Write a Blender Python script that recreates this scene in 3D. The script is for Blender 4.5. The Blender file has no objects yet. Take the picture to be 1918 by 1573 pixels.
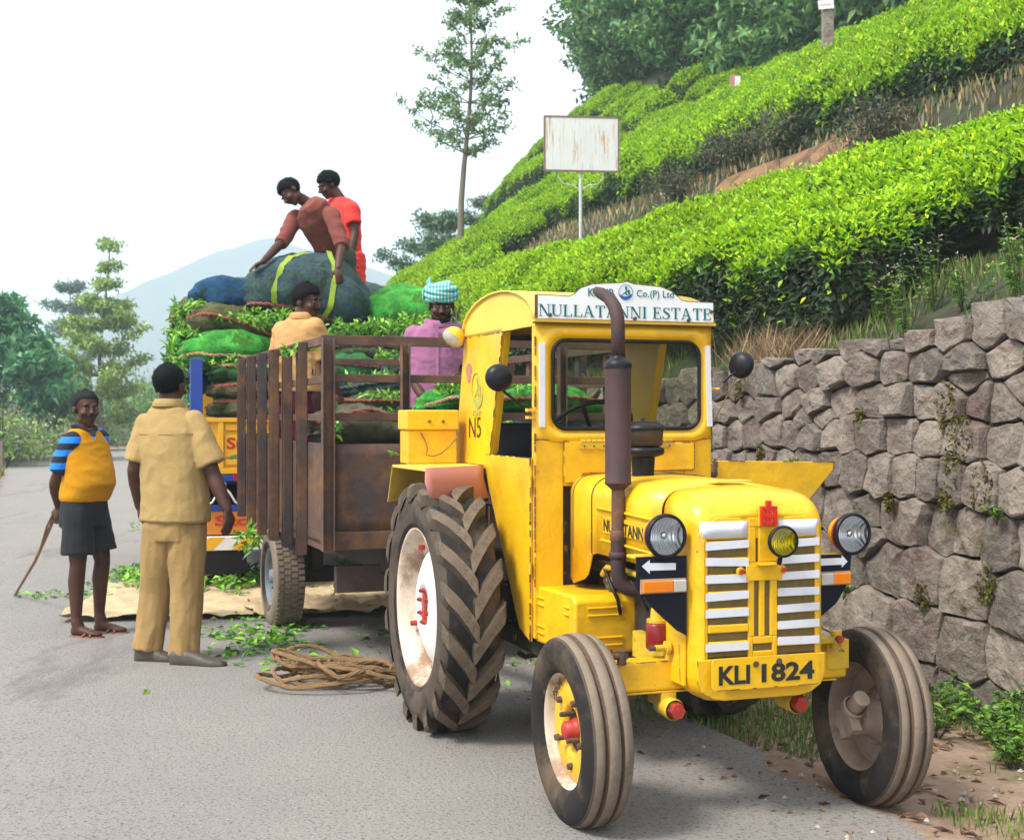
import bpy, bmesh, math, random
import numpy as np
from mathutils import Vector, Matrix, noise, Quaternion
R = math.radians; PI = math.pi
sc = bpy.context.scene
COL = sc.collection

# ------------------------------------------------------------------ camera
cam_d = bpy.data.cameras.new('camera'); cam = bpy.data.objects.new('camera', cam_d); COL.objects.link(cam)
CAMH = 1.45
cam.location = (0, 0, CAMH); cam.rotation_euler = (R(90), 0, 0)
cam_d.sensor_width = 36; cam_d.lens = 36*2500/1918; cam_d.shift_y = -6.5/1918
cam_d.clip_start = .1; cam_d.clip_end = 6000
cam_d.dof.use_dof = True; cam_d.dof.focus_distance = 5.4; cam_d.dof.aperture_fstop = 7.0
sc.camera = cam
# ------------------------------------------------------------------ sky: bright overcast over haze
w = bpy.data.worlds.new('World'); sc.world = w; w.use_nodes = True
nt = w.node_tree; nt.nodes.clear()
SUN_EL, SUN_AZ = R(52), R(235)      # azimuth clockwise from +Y (away from camera): behind and left of the camera
sky = nt.nodes.new('ShaderNodeTexSky'); sky.sky_type = 'NISHITA'; sky.sun_disc = False
sky.sun_elevation = SUN_EL; sky.sun_rotation = SUN_AZ; sky.dust_density = 4; sky.air_density = 1.0; sky.altitude = 1500
cloud = nt.nodes.new('ShaderNodeCombineXYZ')
for i, v in enumerate((9.6, 9.7, 9.9)): cloud.inputs[i].default_value = v
mx = nt.nodes.new('ShaderNodeMixRGB'); mx.inputs[0].default_value = .8
bg = nt.nodes.new('ShaderNodeBackground'); bg.inputs[1].default_value = .1
ow = nt.nodes.new('ShaderNodeOutputWorld')
nt.links.new(sky.outputs[0], mx.inputs[1]); nt.links.new(cloud.outputs[0], mx.inputs[2])
nt.links.new(mx.outputs[0], bg.inputs[0]); nt.links.new(bg.outputs[0], ow.inputs[0])
sd = bpy.data.lights.new('sun', 'SUN'); sd.energy = 3.1; sd.angle = R(15); sd.color = (1, .955, .88)
so = bpy.data.objects.new('sun', sd); COL.objects.link(so)
sdir = Vector((math.sin(SUN_AZ)*math.cos(SUN_EL), math.cos(SUN_AZ)*math.cos(SUN_EL), math.sin(SUN_EL)))
so.rotation_euler = sdir.to_track_quat('Z', 'Y').to_euler(); so.location = sdir*60
vs = sc.view_settings; vs.view_transform = 'Standard'; vs.look = 'None'; vs.exposure = 1.05; vs.gamma = 1; vs.use_curve_mapping = False
sc.cycles.max_bounces = 7; sc.cycles.transparent_max_bounces = 12; sc.cycles.diffuse_bounces = 3
sc.cycles.volume_bounces = 1

# ------------------------------------------------------------------ materials
def _nodes(name):
    m = bpy.data.materials.new(name); m.use_nodes = True
    t = m.node_tree; b = t.nodes['Principled BSDF']
    return m, t, b
def _coord(t, kind='Object'):
    return t.nodes.new('ShaderNodeTexCoord').outputs[kind]
def _noise(t, co, scale, detail=5, rough=.6, stretch=None):
    if stretch:
        mp = t.nodes.new('ShaderNodeMapping'); mp.inputs['Scale'].default_value = stretch
        t.links.new(co, mp.inputs[0]); co = mp.outputs[0]
    n = t.nodes.new('ShaderNodeTexNoise'); n.inputs['Scale'].default_value = scale
    n.inputs['Detail'].default_value = detail; n.inputs['Roughness'].default_value = rough
    t.links.new(co, n.inputs['Vector']); return n.outputs['Fac']
def _range(t, x, a, b, c=0., d=1.):
    r = t.nodes.new('ShaderNodeMapRange'); r.inputs[1].default_value = a; r.inputs[2].default_value = b
    r.inputs[3].default_value = c; r.inputs[4].default_value = d; t.links.new(x, r.inputs[0]); return r.outputs[0]
def _mix(t, fac, a, b, mode='MIX'):
    m = t.nodes.new('ShaderNodeMixRGB'); m.blend_type = mode
    for i, v in ((0, fac), (1, a), (2, b)):
        if hasattr(v, 'is_linked') or isinstance(v, bpy.types.NodeSocket): t.links.new(v, m.inputs[i])
        elif i == 0: m.inputs[0].default_value = v
        else: m.inputs[i].default_value = (*v, 1)
    return m.outputs[0]
def M(name, col, rough=.6, var=.15, vscale=6, spots=(), bump=None, metal=0., rand=0., coat=0., stretch=None, coord='Object', sheen=0., spec=.5, attr=False):
    """spots: (colour, scale, threshold, softness[, stretch])"""
    m, t, b = _nodes(name); co = _coord(t, coord)
    if attr:
        a = t.nodes.new('ShaderNodeAttribute'); a.attribute_name = 'Col'; base = _mix(t, 1., col, a.outputs[0], 'MULTIPLY')
    else:
        rgb = t.nodes.new('ShaderNodeRGB'); rgb.outputs[0].default_value = (*col, 1); base = rgb.outputs[0]
    if var:
        f = _range(t, _noise(t, co, vscale, 6, .65, stretch), .25, .75, 1-var, 1+var)
        cc = t.nodes.new('ShaderNodeVectorMath'); cc.operation = 'SCALE'
        t.links.new(base, cc.inputs[0]); t.links.new(f, cc.inputs['Scale']); base = cc.outputs[0]
    if rand:
        oi = t.nodes.new('ShaderNodeObjectInfo'); f = _range(t, oi.outputs['Random'], 0, 1, 1-rand, 1+rand)
        cc = t.nodes.new('ShaderNodeVectorMath'); cc.operation = 'SCALE'
        t.links.new(base, cc.inputs[0]); t.links.new(f, cc.inputs['Scale']); base = cc.outputs[0]
    for s in spots:
        f = _range(t, _noise(t, co, s[1], 8, .7, s[4] if len(s) > 4 else None), s[2], s[2]+s[3])
        base = _mix(t, f, base, s[0])
    t.links.new(base, b.inputs['Base Color'])
    b.inputs['Roughness'].default_value = rough; b.inputs['Metallic'].default_value = metal
    if coat: t.links.new(_range(t, _noise(t, co, 4.5, 7, .7), .3, .7, rough-.12, rough+.28), b.inputs['Roughness'])
    b.inputs['Specular IOR Level'].default_value = spec
    if coat: b.inputs['Coat Weight'].default_value = coat; b.inputs['Coat Roughness'].default_value = .15
    if sheen: b.inputs['Sheen Weight'].default_value = sheen
    if bump:
        n = _noise(t, co, bump[0], 8, .65, bump[2] if len(bump) > 2 else None)
        bp = t.nodes.new('ShaderNodeBump'); bp.inputs['Strength'].default_value = 1; bp.inputs['Distance'].default_value = bump[1]
        t.links.new(n, bp.inputs['Height']); t.links.new(bp.outputs[0], b.inputs['Normal'])
    return m
def leafmat(name, col=(1, 1, 1), rough=.42, trans=.35, rand=.12):
    m, t, b = _nodes(name)
    a = t.nodes.new('ShaderNodeAttribute'); a.attribute_name = 'Col'
    c = _mix(t, 1., col, a.outputs[0], 'MULTIPLY')
    oi = t.nodes.new('ShaderNodeObjectInfo'); f = _range(t, oi.outputs['Random'], 0, 1, 1-rand, 1+rand)
    cc = t.nodes.new('ShaderNodeVectorMath'); cc.operation = 'SCALE'
    t.links.new(c, cc.inputs[0]); t.links.new(f, cc.inputs['Scale']); c = cc.outputs[0]
    t.links.new(c, b.inputs['Base Color']); b.inputs['Roughness'].default_value = rough
    b.inputs['Specular IOR Level'].default_value = .35
    tr = t.nodes.new('ShaderNodeBsdfTranslucent'); t.links.new(c, tr.inputs[0])
    ms = t.nodes.new('ShaderNodeMixShader'); ms.inputs[0].default_value = trans
    t.links.new(b.outputs[0], ms.inputs[1]); t.links.new(tr.outputs[0], ms.inputs[2])
    t.links.new(ms.outputs[0], t.nodes['Material Output'].inputs[0])
    return m
RUST = (.11, .045, .03)
MT = {}
def mk(k, *a, **kw): MT[k] = M(k, *a, **kw); return MT[k]
mk('yellow_paint', (.80, .455, .004), .36, .10, 3, spots=[((.52, .27, .008), 2.1, .50, .22), ((.60, .36, .05), 5, .58, .2, (1, 1, .3)), ((.24, .13, .03), 26, .675, .03), ((.07, .032, .02), 9, .715, .02)], bump=(11, .007), coat=.25)
mk('yellow_pale', (.76, .50, .06), .5, .08, 4, spots=[((.55, .40, .12), 5, .55, .2), (RUST, 25, .72, .03)], bump=(18, .003))
mk('yellow_grimy', (.62, .40, .02), .6, .2, 7, spots=[((.12, .08, .03), 9, .52, .2), (RUST, 22, .62, .05)], bump=(25, .004))
mk('engine_grime', (.035, .028, .02), .7, .4, 18, spots=[((.32, .22, .02), 14, .60, .05)], bump=(30, .006))
mk('rust', (.098, .056, .040), .7, .4, 5, spots=[((.20, .095, .042), 3.2, .48, .16), ((.05, .048, .055), 2.6, .50, .14), ((.24, .12, .06), 24, .66, .06)], bump=(40, .003), spec=.3)
mk('rust_dark', (.05, .027, .022), .75, .3, 6, spots=[((.10, .045, .03), 5, .55, .2)], bump=(40, .0015))
mk('exhaust_rust', (.050, .021, .021), .7, .25, 8, spots=[((.022, .019, .023), 5, .5, .2), ((.11, .05, .035), 50, .64, .08)], bump=(90, .0012))
mk('brown_primer', (.42, .16, .13), .55, .08, 4, spots=[((.25, .09, .06), 6, .6, .2)], bump=(20, .0015))
mk('black_paint', (.008, .008, .011), .42, .3, 8, spots=[((.07, .06, .055), 30, .72, .05)], spec=.25)
mk('navy_plate', (.006, .008, .018), .45, .3, 8, spots=[((.10, .09, .08), 40, .71, .05)], spec=.25)
mk('rubber', (.022, .019, .018), .8, .3, 10, spots=[((.11, .078, .052), 3.6, .46, .22), ((.14, .10, .07), 14, .62, .1)], bump=(60, .002), spec=.15)
mk('groove_dirt', (.10, .06, .04), .9, .3, 30, bump=(150, .004), )
mk('rubber_dust', (.19, .145, .105), .85, .22, 14, spots=[((.08, .065, .055), 6, .56, .15), ((.28, .22, .16), 40, .6, .1)], bump=(110, .0025))
mk('rubber_mid', (.085, .064, .048), .82, .3, 9, spots=[((.03, .026, .024), 5, .5, .15), ((.12, .09, .065), 8, .58, .15)], bump=(60, .003), spec=.15)
mk('lug_top', (.145, .110, .080), .85, .3, 14, spots=[((.045, .038, .033), 9, .52, .12), ((.19, .15, .11), 50, .60, .1)], bump=(80, .004), spec=.15)
mk('cream_rim', (.60, .49, .39), .6, .15, 6, spots=[((.28, .17, .10), 4.5, .47, .15), ((.10, .05, .04), 40, .72, .03)], bump=(25, .002))
mk('white_disc', (.72, .70, .68), .5, .08, 6, spots=[((.45, .36, .28), 7, .58, .15), ((.16, .12, .1), 50, .72, .03)], bump=(25, .0015))
mk('dusty_metal', (.34, .25, .19), .8, .25, 8, spots=[((.17, .12, .09), 10, .55, .15)], bump=(40, .002))
mk('red_paint', (.42, .028, .018), .5, .15, 10, spots=[((.12, .04, .03), 14, .54, .1), ((.35, .16, .11), 24, .58, .1)], bump=(40, .001))
mk('dark_red', (.22, .012, .012), .35, .2, 10, spots=[((.05, .01, .01), 8, .6, .2)])
mk('tape_white', (.66, .68, .74), .35, .04, 20, spots=[((.50, .50, .52), 8, .58, .2), ((.25, .25, .27), 60, .74, .03)], bump=(18, .002))
mk('radiator', (.17, .125, .035), .7, .25, 40, spots=[((.5, .33, .02), 45, .68, .03, (1, 1, 3))], bump=(160, .003, (1, 1, .05)))
mk('sign_white', (.76, .79, .80), .3, .05, 5, spots=[((.45, .22, .12), 9, .70, .08, (1, 1, .35)), (RUST, 24, .76, .03)], coat=.2)
mk('teal_letter', (.0, .135, .16), .4, .1, 20); mk('blue_ink', (.0, .09, .35), .4, .1, 20)
mk('teal_faded', (.33, .36, .06), .6, .2, 30)
mk('black_letter', (.016, .016, .014), .6, .3, 30, spots=[((.55, .36, .02), 26, .68, .04)])
mk('emblem_red', (.62, .02, .012), .45, .1, 20)
mk('amber', (.75, .20, .01), .12, .1, 30, spec=.8); mk('clear_lens', (.48, .46, .43), .1, .1, 60, spec=.8)
mk('silver_sign', (.62, .62, .60), .5, .06, 3, spots=[((.45, .24, .09), 7, .55, .12, (2.2, 2.2, .22)), ((.20, .10, .06), 30, .73, .03)], bump=(5, .01, (6, 6, .2)))
mk('sign_frame', (.17, .12, .08), .6, .3, 20); mk('pole_grey', (.50, .50, .50), .5, .2, 8, spots=[(RUST, 14, .66, .1)])
mk('road', (.250, .228, .208), .9, .10, .9, spots=[((.26, .235, .205), .45, .5, .2), ((.105, .10, .098), 62, .53, .08), ((.42, .40, .37), 85, .60, .05), ((.30, .235, .17), .55, .60, .14), ((.12, .108, .10), .9, .58, .12, (1, .25, 1)), ((.33, .27, .20), .35, .60, .10)], bump=(75, .012), coord='Object')
mk('soil', (.34, .235, .165), .95, .25, 2, spots=[((.20, .12, .075), 3, .5, .2), ((.10, .13, .03), 1.3, .55, .12), ((.42, .32, .23), 26, .62, .1)], bump=(24, .03))
mk('hill_soil_shaded', (.040, .029, .018), .95, .3, 2, spots=[((.12, .075, .04), .45, .62, .08), ((.04, .06, .02), 2, .45, .15)], bump=(9, .06))  # soil colour darkened to paint in the shade under the near tea hedge
mk('ochre_bank', (.30, .165, .075), .95, .35, 3, spots=[((.14, .075, .04), 2.2, .48, .12), ((.06, .075, .03), 5, .56, .1)], bump=(5, .16))
mk('wall_core', (.014, .011, .008), .95, .3, 6, spots=[((.05, .06, .012), 4, .55, .12)], bump=(14, .03))
mk('stone', (.235, .196, .160), .9, .28, 4, spots=[((.150, .100, .085), 2.2, .46, .2), ((.30, .25, .20), 8, .53, .14), ((.36, .32, .28), 42, .62, .08), ((.065, .048, .04), 16, .60, .08), ((.085, .075, .014), 1.9, .60, .06)], bump=(17, .045), rand=.38)
mk('moss', (.10, .085, .012), .95, .4, 12, bump=(40, .01))
mk('skin', (.070, .027, .016), .52, .2, 7, spec=.30, spots=[((.045, .016, .010), 9, .5, .2)], bump=(60, .001)); mk('skin_light', (.12, .05, .03), .5, .12, 10, bump=(60, .001))
mk('hair_black', (.004, .004, .005), .75, .3, 40, spec=.12); mk('hair_grey', (.018, .018, .02), .8, .4, 60, spec=.12)
mk('eye_white', (.34, .29, .25), .3, 0)
def cloth(k, col, **kw): return mk(k, col, .85, .10, 5, bump=kw.pop('bump', (26, .006)), sheen=.05, spec=.1, **kw)
cloth('vest_mustard', (.52, .235, .006)); cloth('shorts_black', (.022, .022, .026)); cloth('khaki', (.37, .25, .10)); cloth('khaki_dark', (.31, .20, .078))
cloth('rust_shirt', (.20, .060, .047)); cloth('red_shirt', (.78, .055, .045)); cloth('tan_shirt', (.50, .28, .11)); cloth('purple_shirt', (.32, .125, .235))
cloth('maroon', (.075, .006, .022)); cloth('grey_trousers', (.07, .075, .065)); cloth('collar_dark', (.01, .012, .02))
def stripes(k, cols, period, axis=2, thr=.5):
    m, t, b = _nodes(k); co = _coord(t); sx = t.nodes.new('ShaderNodeSeparateXYZ'); t.links.new(co, sx.inputs[0])
    f = t.nodes.new('ShaderNodeMath'); f.operation = 'FRACT'; d = t.nodes.new('ShaderNodeMath'); d.operation = 'MULTIPLY'; d.inputs[1].default_value = 1/period
    t.links.new(sx.outputs[axis], d.inputs[0]); t.links.new(d.outputs[0], f.inputs[0])
    g = t.nodes.new('ShaderNodeMath'); g.operation = 'GREATER_THAN'; g.inputs[1].default_value = thr; t.links.new(f.outputs[0], g.inputs[0])
    t.links.new(_mix(t, g.outputs[0], cols[0], cols[1]), b.inputs['Base Color']); b.inputs['Roughness'].default_value = .85
    MT[k] = m; return m
stripes('sleeve_stripe', ((.008, .20, .80), (.006, .009, .02)), .085)
stripes('turban_cloth', ((.10, .42, .40), (.50, .62, .60)), .022, 0, .72)
mk('sandal', (.17, .07, .045), .6, .2, 20); mk('shoe', (.07, .055, .045), .6, .25, 20, spots=[((.16, .12, .09), 12, .58, .15)])
mk('wood_stick', (.22, .12, .06), .6, .2, 20); mk('rope', (.20, .118, .05), .9, .3, 30, bump=(120, .003)); mk('seam_rope', (.26, .07, .045), .9, .35, 40, bump=(90, .003))
mk('seam_tan', (.34, .22, .10), .9, .3, 40, bump=(90, .003)); mk('seam_dark', (.05, .06, .05), .9, .3, 40)
mk('burlap', (.50, .38, .22), .92, .15, 5, spots=[((.33, .22, .11), 4, .52, .2), ((.55, .10, .06), 3.1, .71, .02)], bump=(40, .006))
mk('truck_yellow', (.72, .36, .008), .42, .1, 4, spots=[((.25, .13, .02), 12, .66, .08)], coat=.1)
mk('truck_blue', (.010, .045, .27), .45, .15, 5, spots=[((.03, .03, .06), 9, .62, .1)])
mk('orange_board', (.52, .17, .01), .6, .2, 6, spots=[((.20, .08, .03), 7, .55, .2)])
mk('glass_red', (.35, .01, .01), .2, 0); mk('white_paint', (.68, .66, .64), .5, .12, 12, spots=[((.3, .22, .15), 14, .62, .1)])
mk('green_letter', (.02, .24, .06), .5, .1, 20); mk('red_letter', (.42, .02, .01), .5, .1, 20)
mk('sky_blue_rim', (.15, .19, .22), .6, .15, 8, spots=[((.17, .12, .09), 6, .48, .2)])
mk('bark', (.16, .125, .095), .9, .3, 8, spots=[((.28, .25, .21), 9, .6, .1)], bump=(18, .02)); mk('bark_dark', (.06, .045, .03), .9, .3, 10, bump=(18, .01))
mk('mountain', (.05, .075, .045), .95, .3, .02, spots=[((.10, .11, .06), .01, .5, .2)])
mk('valley', (.075, .10, .035), .95, .3, .15, spots=[((.15, .13, .08), .3, .55, .15)], bump=(1.2, .2))
mk('dry_stone', (.38, .33, .27), .9, .2, 20)
MT['leaf_young'] = leafmat('leaf_young', rough=.55); MT['leaf_far'] = leafmat('leaf_far', rough=.6, trans=.3, rand=.18); MT['leaf_cut'] = leafmat('leaf_cut', trans=.25, rand=0)
def bagmat(k, net, leaf, amt):
    m, t, b = _nodes(k); co = _coord(t)
    f = _range(t, _noise(t, co, 34, 6, .75), .5-.12+amt, .5+.12+amt)
    g = _range(t, _noise(t, co, 5, 3, .6), .35, .65, .65, 1.25)
    c = _mix(t, f, leaf, net); cc = t.nodes.new('ShaderNodeVectorMath'); cc.operation = 'SCALE'
    t.links.new(c, cc.inputs[0]); t.links.new(g, cc.inputs['Scale'])
    c2 = _mix(t, _range(t, _noise(t, co, 7.5, 6, .75), .53, .60), cc.outputs[0], tuple(x*.45 for x in leaf))
    t.links.new(c2, b.inputs['Base Color']); b.inputs['Roughness'].default_value = .75; b.inputs['Specular IOR Level'].default_value = .2
    n1 = _noise(t, co, 26, 8, .75); bp = t.nodes.new('ShaderNodeBump'); bp.inputs['Distance'].default_value = .06; t.links.new(n1, bp.inputs['Height'])
    t.links.new(bp.outputs[0], b.inputs['Normal']); MT[k] = m
bagmat('bag_green', (.015, .46, .075), (.16, .52, .06), .0); bagmat('bag_blue', (.012, .07, .34), (.03, .12, .12), .02)
bagmat('bag_grey', (.16, .15, .12), (.14, .22, .06), 0); bagmat('bag_brown', (.17, .105, .075), (.15, .19, .05), 0)
bagmat('bag_teal', (.02, .30, .13), (.12, .20, .05), 0); bagmat('bag_mauve', (.24, .16, .15), (.20, .26, .10), 0)
bagmat('bag_slate', (.045, .085, .19), (.09, .16, .08), .01)
def glassmat(k, tint, gl=.12):
    m, t, b = _nodes(k); t.nodes.remove(b)
    tr = t.nodes.new('ShaderNodeBsdfTransparent'); tr.inputs[0].default_value = (*tint, 1)
    g = t.nodes.new('ShaderNodeBsdfGlossy'); g.inputs['Roughness'].default_value = .02
    fr = t.nodes.new('ShaderNodeFresnel'); fr.inputs[0].default_value = 1.5
    ms = t.nodes.new('ShaderNodeMixShader'); t.links.new(fr.outputs[0], ms.inputs[0]); t.links.new(tr.outputs[0], ms.inputs[1]); t.links.new(g.outputs[0], ms.inputs[2])
    t.links.new(ms.outputs[0], t.nodes['Material Output'].inputs[0]); MT[k] = m
glassmat('window_glass', (.80, .84, .78)); glassmat('lamp_glass', (.95, .96, .97)); glassmat('fog_glass', (.92, .80, .02))
m, t, b = _nodes('chrome'); b.inputs['Metallic'].default_value = 1; b.inputs['Roughness'].default_value = .12; b.inputs['Base Color'].default_value = (.85, .86, .88, 1); MT['chrome'] = m
m, t, b = _nodes('lamp_bowl'); b.inputs['Metallic'].default_value = 1; b.inputs['Roughness'].default_value = .3; b.inputs['Base Color'].default_value = (.95, .96, .97, 1)
co = _coord(t); bp = t.nodes.new('ShaderNodeBump'); bp.inputs['Distance'].default_value = .004
wv = t.nodes.new('ShaderNodeTexWave'); wv.inputs['Scale'].default_value = 32; wv.bands_direction = 'X'; t.links.new(co, wv.inputs[0]); t.links.new(wv.outputs[1], bp.inputs['Height']); t.links.new(bp.outputs[0], b.inputs['Normal']); MT['lamp_bowl'] = m

# ------------------------------------------------------------------ object helpers
def tag(o, label=None, cat=None, group=None, kind=None):
    if label: o['label'] = label
    if cat: o['category'] = cat
    if group: o['group'] = group
    if kind: o['kind'] = kind
    return o
def empty(name, loc=(0, 0, 0), rz=0., label=None, cat=None, group=None, parent=None):
    o = bpy.data.objects.new(name, None); COL.objects.link(o); o.location = loc; o.rotation_euler = (0, 0, R(rz)); o.empty_display_size = .1
    if parent: o.parent = parent
    return tag(o, label, cat, group)
def copy_tree(o, parent=None):
    c = o.copy(); COL.objects.link(c)
    if parent: c.parent = parent
    for ch in o.children: copy_tree(ch, c)
    return c
def link(name, me, parent=None, mats=None):
    o = bpy.data.objects.new(name, me); COL.objects.link(o)
    if parent: o.parent = parent
    return o
def V(*a): return Vector(a)
def basis(d):
    d = Vector(d).normalized(); a = Vector((0, 0, 1)) if abs(d.z) < .9 else Vector((1, 0, 0))
    x = d.cross(a).normalized(); return x, d.cross(x).normalized()
class MB:
    def __init__(s): s.v = []; s.f = []; s.m = []; s.sm = []; s.mats = []; s.cur = 0
    def mat(s, k):
        mm = MT[k]
        if mm not in s.mats: s.mats.append(mm)
        s.cur = s.mats.index(mm); return s
    def add(s, vs, fs, smooth=False):
        n = len(s.v); s.v += [tuple(v) for v in vs]
        for f in fs: s.f.append(tuple(i+n for i in f)); s.m.append(s.cur); s.sm.append(smooth)
        return s
    def box(s, c, d, rot=None, taper=1.):
        x, y, z = (q/2 for q in d); vs = []
        for sz in (-1, 1):
            k = taper if sz > 0 else 1
            for sx, sy in ((-1, -1), (1, -1), (1, 1), (-1, 1)): vs.append(Vector((sx*x*k, sy*y*k, sz*z)))
        if rot is not None: vs = [rot @ v for v in vs]
        vs = [v+Vector(c) for v in vs]
        return s.add(vs, [(0, 3, 2, 1), (4, 5, 6, 7), (0, 1, 5, 4), (1, 2, 6, 5), (2, 3, 7, 6), (3, 0, 4, 7)])
    def bb(s, a, b): return s.box([(a[i]+b[i])/2 for i in range(3)], [abs(b[i]-a[i]) for i in range(3)])
    def bar(s, p0, p1, w, h, up=(0, 0, 1)):
        p0, p1 = Vector(p0), Vector(p1); d = (p1-p0); L = d.length; d.normalize(); u = Vector(up)
        x = d.cross(u)
        if x.length < 1e-4: x = d.cross(Vector((0, 1, 0)))
        x.normalize(); z = x.cross(d).normalized()
        return s.box((p0+p1)/2, (w, L, h), Matrix((x, d, z)).transposed())
    def tube(s, pts, r, n=12, caps=True, smooth=True, closed=False):
        pts = [Vector(p) for p in pts]; k = len(pts); rs = r if hasattr(r, '__len__') else [r]*k
        vs = []; fs = []; x = None
        for i, p in enumerate(pts):
            if closed: d = pts[(i+1) % k]-pts[i-1]
            else: d = pts[min(i+1, k-1)]-pts[max(i-1, 0)]
            if d.length < 1e-9: d = Vector((0, 0, 1))
            d.normalize()
            if x is None: x, y = basis(d)
            else:
                x = (x-d*x.dot(d)); x = x.normalized() if x.length > 1e-6 else basis(d)[0]
            y = d.cross(x)
            for j in range(n): a = 2*PI*j/n; vs.append(p+(x*math.cos(a)+y*math.sin(a))*rs[i])
        for i in range(k if closed else k-1):
            i2 = (i+1) % k
            for j in range(n): fs.append((i*n+j, i*n+(j+1) % n, i2*n+(j+1) % n, i2*n+j))
        s.add(vs, fs, smooth)
        if caps and not closed: s.add(vs[:n], [tuple(range(n))[::-1]]); s.add(vs[-n:], [tuple(range(n))])
        return s
    def cyl(s, p0, p1, r0, r1=None, n=24, caps=True): return s.tube([p0, p1], [r0, r0 if r1 is None else r1], n, caps)
    def lathe(s, prof, o=(0, 0, 0), ax=(0, 0, 1), n=32, smooth=True, mats=None, close=False, sm_list=None):
        """prof: (radius, height) pairs round axis ax; mats: material key per segment"""
        o = Vector(o); ax = Vector(ax).normalized(); x, y = basis(ax); vs = []
        for r_, h in prof:
            for j in range(n): a = 2*PI*j/n; vs.append(o+ax*h+(x*math.cos(a)+y*math.sin(a))*r_)
        base = len(s.v); s.v += [tuple(v) for v in vs]; K = len(prof)
        for i in range(K if close else K-1):
            if mats: s.mat(mats[i])
            i2 = (i+1) % K
            for j in range(n):
                s.f.append((base+i*n+j, base+i*n+(j+1) % n, base+i2*n+(j+1) % n, base+i2*n+j)); s.m.append(s.cur); s.sm.append(smooth)
        return s
    def poly(s, pts, d):
        """extrude polygon pts (3-d, planar) by vector d"""
        pts = [Vector(p) for p in pts]; d = Vector(d); n = len(pts)
        s.add(pts+[p+d for p in pts], [tuple(range(n))[::-1], tuple(range(n, 2*n))]+[(i, (i+1) % n, n+(i+1) % n, n+i) for i in range(n)])
        return s
    def loft(s, secs, n=20, smooth=True, e=2.0, caps=True):
        """secs: (centre, ax, ay, rx, ry)"""
        vs = []
        for c, ax, ay, rx, ry in secs:
            c, ax, ay = Vector(c), Vector(ax), Vector(ay)
            for j in range(n):
                a = 2*PI*j/n; ca, sa = math.cos(a), math.sin(a)
                vs.append(c+ax*(rx*math.copysign(abs(ca)**(2/e), ca))+ay*(ry*math.copysign(abs(sa)**(2/e), sa)))
        fs = [(i*n+j, i*n+(j+1) % n, (i+1)*n+(j+1) % n, (i+1)*n+j) for i in range(len(secs)-1) for j in range(n)]
        s.add(vs, fs, smooth)
        if caps: s.add(vs[:n], [tuple(range(n))[::-1]]); s.add(vs[-n:], [tuple(range(n))])
        return s
    def ball(s, c, r, n=16, m=10, rot=None):
        rr = r if hasattr(r, '__len__') else (r, r, r); vs = []
        for i in range(1, m):
            th = PI*i/m
            for j in range(n): a = 2*PI*j/n; vs.append(Vector((rr[0]*math.sin(th)*math.cos(a), rr[1]*math.sin(th)*math.sin(a), rr[2]*math.cos(th))))
        vs += [Vector((0, 0, rr[2])), Vector((0, 0, -rr[2]))]
        if rot is not None: vs = [rot @ v for v in vs]
        vs = [v+Vector(c) for v in vs]; T, B = len(vs)-2, len(vs)-1
        fs = [(i*n+j, (i+1)*n+j, (i+1)*n+(j+1) % n, i*n+(j+1) % n) for i in range(m-2) for j in range(n)]
        fs += [(T, j, (j+1) % n) for j in range(n)]+[(B, (m-2)*n+(j+1) % n, (m-2)*n+j) for j in range(n)]
        return s.add(vs, fs, True)
    def mesh(s, name):
        me = bpy.data.meshes.new(name); me.from_pydata(s.v, [], s.f)
        for mm in s.mats: me.materials.append(mm)
        me.polygons.foreach_set('material_index', s.m); me.polygons.foreach_set('use_smooth', s.sm); me.update()
        return me
    def build(s, name, parent=None, bevel=0., seg=2, recalc=True, label=None):
        me = s.mesh(name)
        if recalc:
            bm = bmesh.new(); bm.from_mesh(me); bmesh.ops.recalc_face_normals(bm, faces=bm.faces); bm.to_mesh(me); bm.free()
        o = link(name, me, parent)
        if bevel:
            b = o.modifiers.new('bevel', 'BEVEL'); b.width = bevel; b.segments = seg; b.limit_method = 'ANGLE'; b.angle_limit = R(35); b.harden_normals = False
        if label: o['label'] = label
        return o
def fuse(mb, voxel=.01, smooth=4, wrinkle=None, fac=.5):
    """one continuous surface out of overlapping closed shapes"""
    me = mb.mesh('tmp'); o = link('tmp', me)
    r = o.modifiers.new('r', 'REMESH'); r.mode = 'VOXEL'; r.voxel_size = voxel; r.use_smooth_shade = True
    if smooth: s = o.modifiers.new('s', 'SMOOTH'); s.iterations = smooth; s.factor = fac
    dg = bpy.context.evaluated_depsgraph_get(); dg.update()
    out = bpy.data.meshes.new_from_object(o.evaluated_get(dg), depsgraph=dg)
    bpy.data.objects.remove(o); bpy.data.meshes.remove(me)
    if wrinkle:
        n = len(out.vertices); co = np.empty(n*3); out.vertices.foreach_get('co', co); co = co.reshape(-1, 3)
        no = np.empty(n*3); out.vertices.foreach_get('normal', no); no = no.reshape(-1, 3)
        amp, sx, sy, sz = wrinkle
        d = np.array([1-abs(noise.noise((x*sx, y*sy, z*sz)))*2.2+.5*noise.noise((x*sx*2.3, y*sy*2.3, z*sz*2.3+7)) for x, y, z in co])
        co += no*(d*amp)[:, None]; out.vertices.foreach_set('co', co.ravel()); out.update()
    out.materials.clear()
    return out
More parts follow.
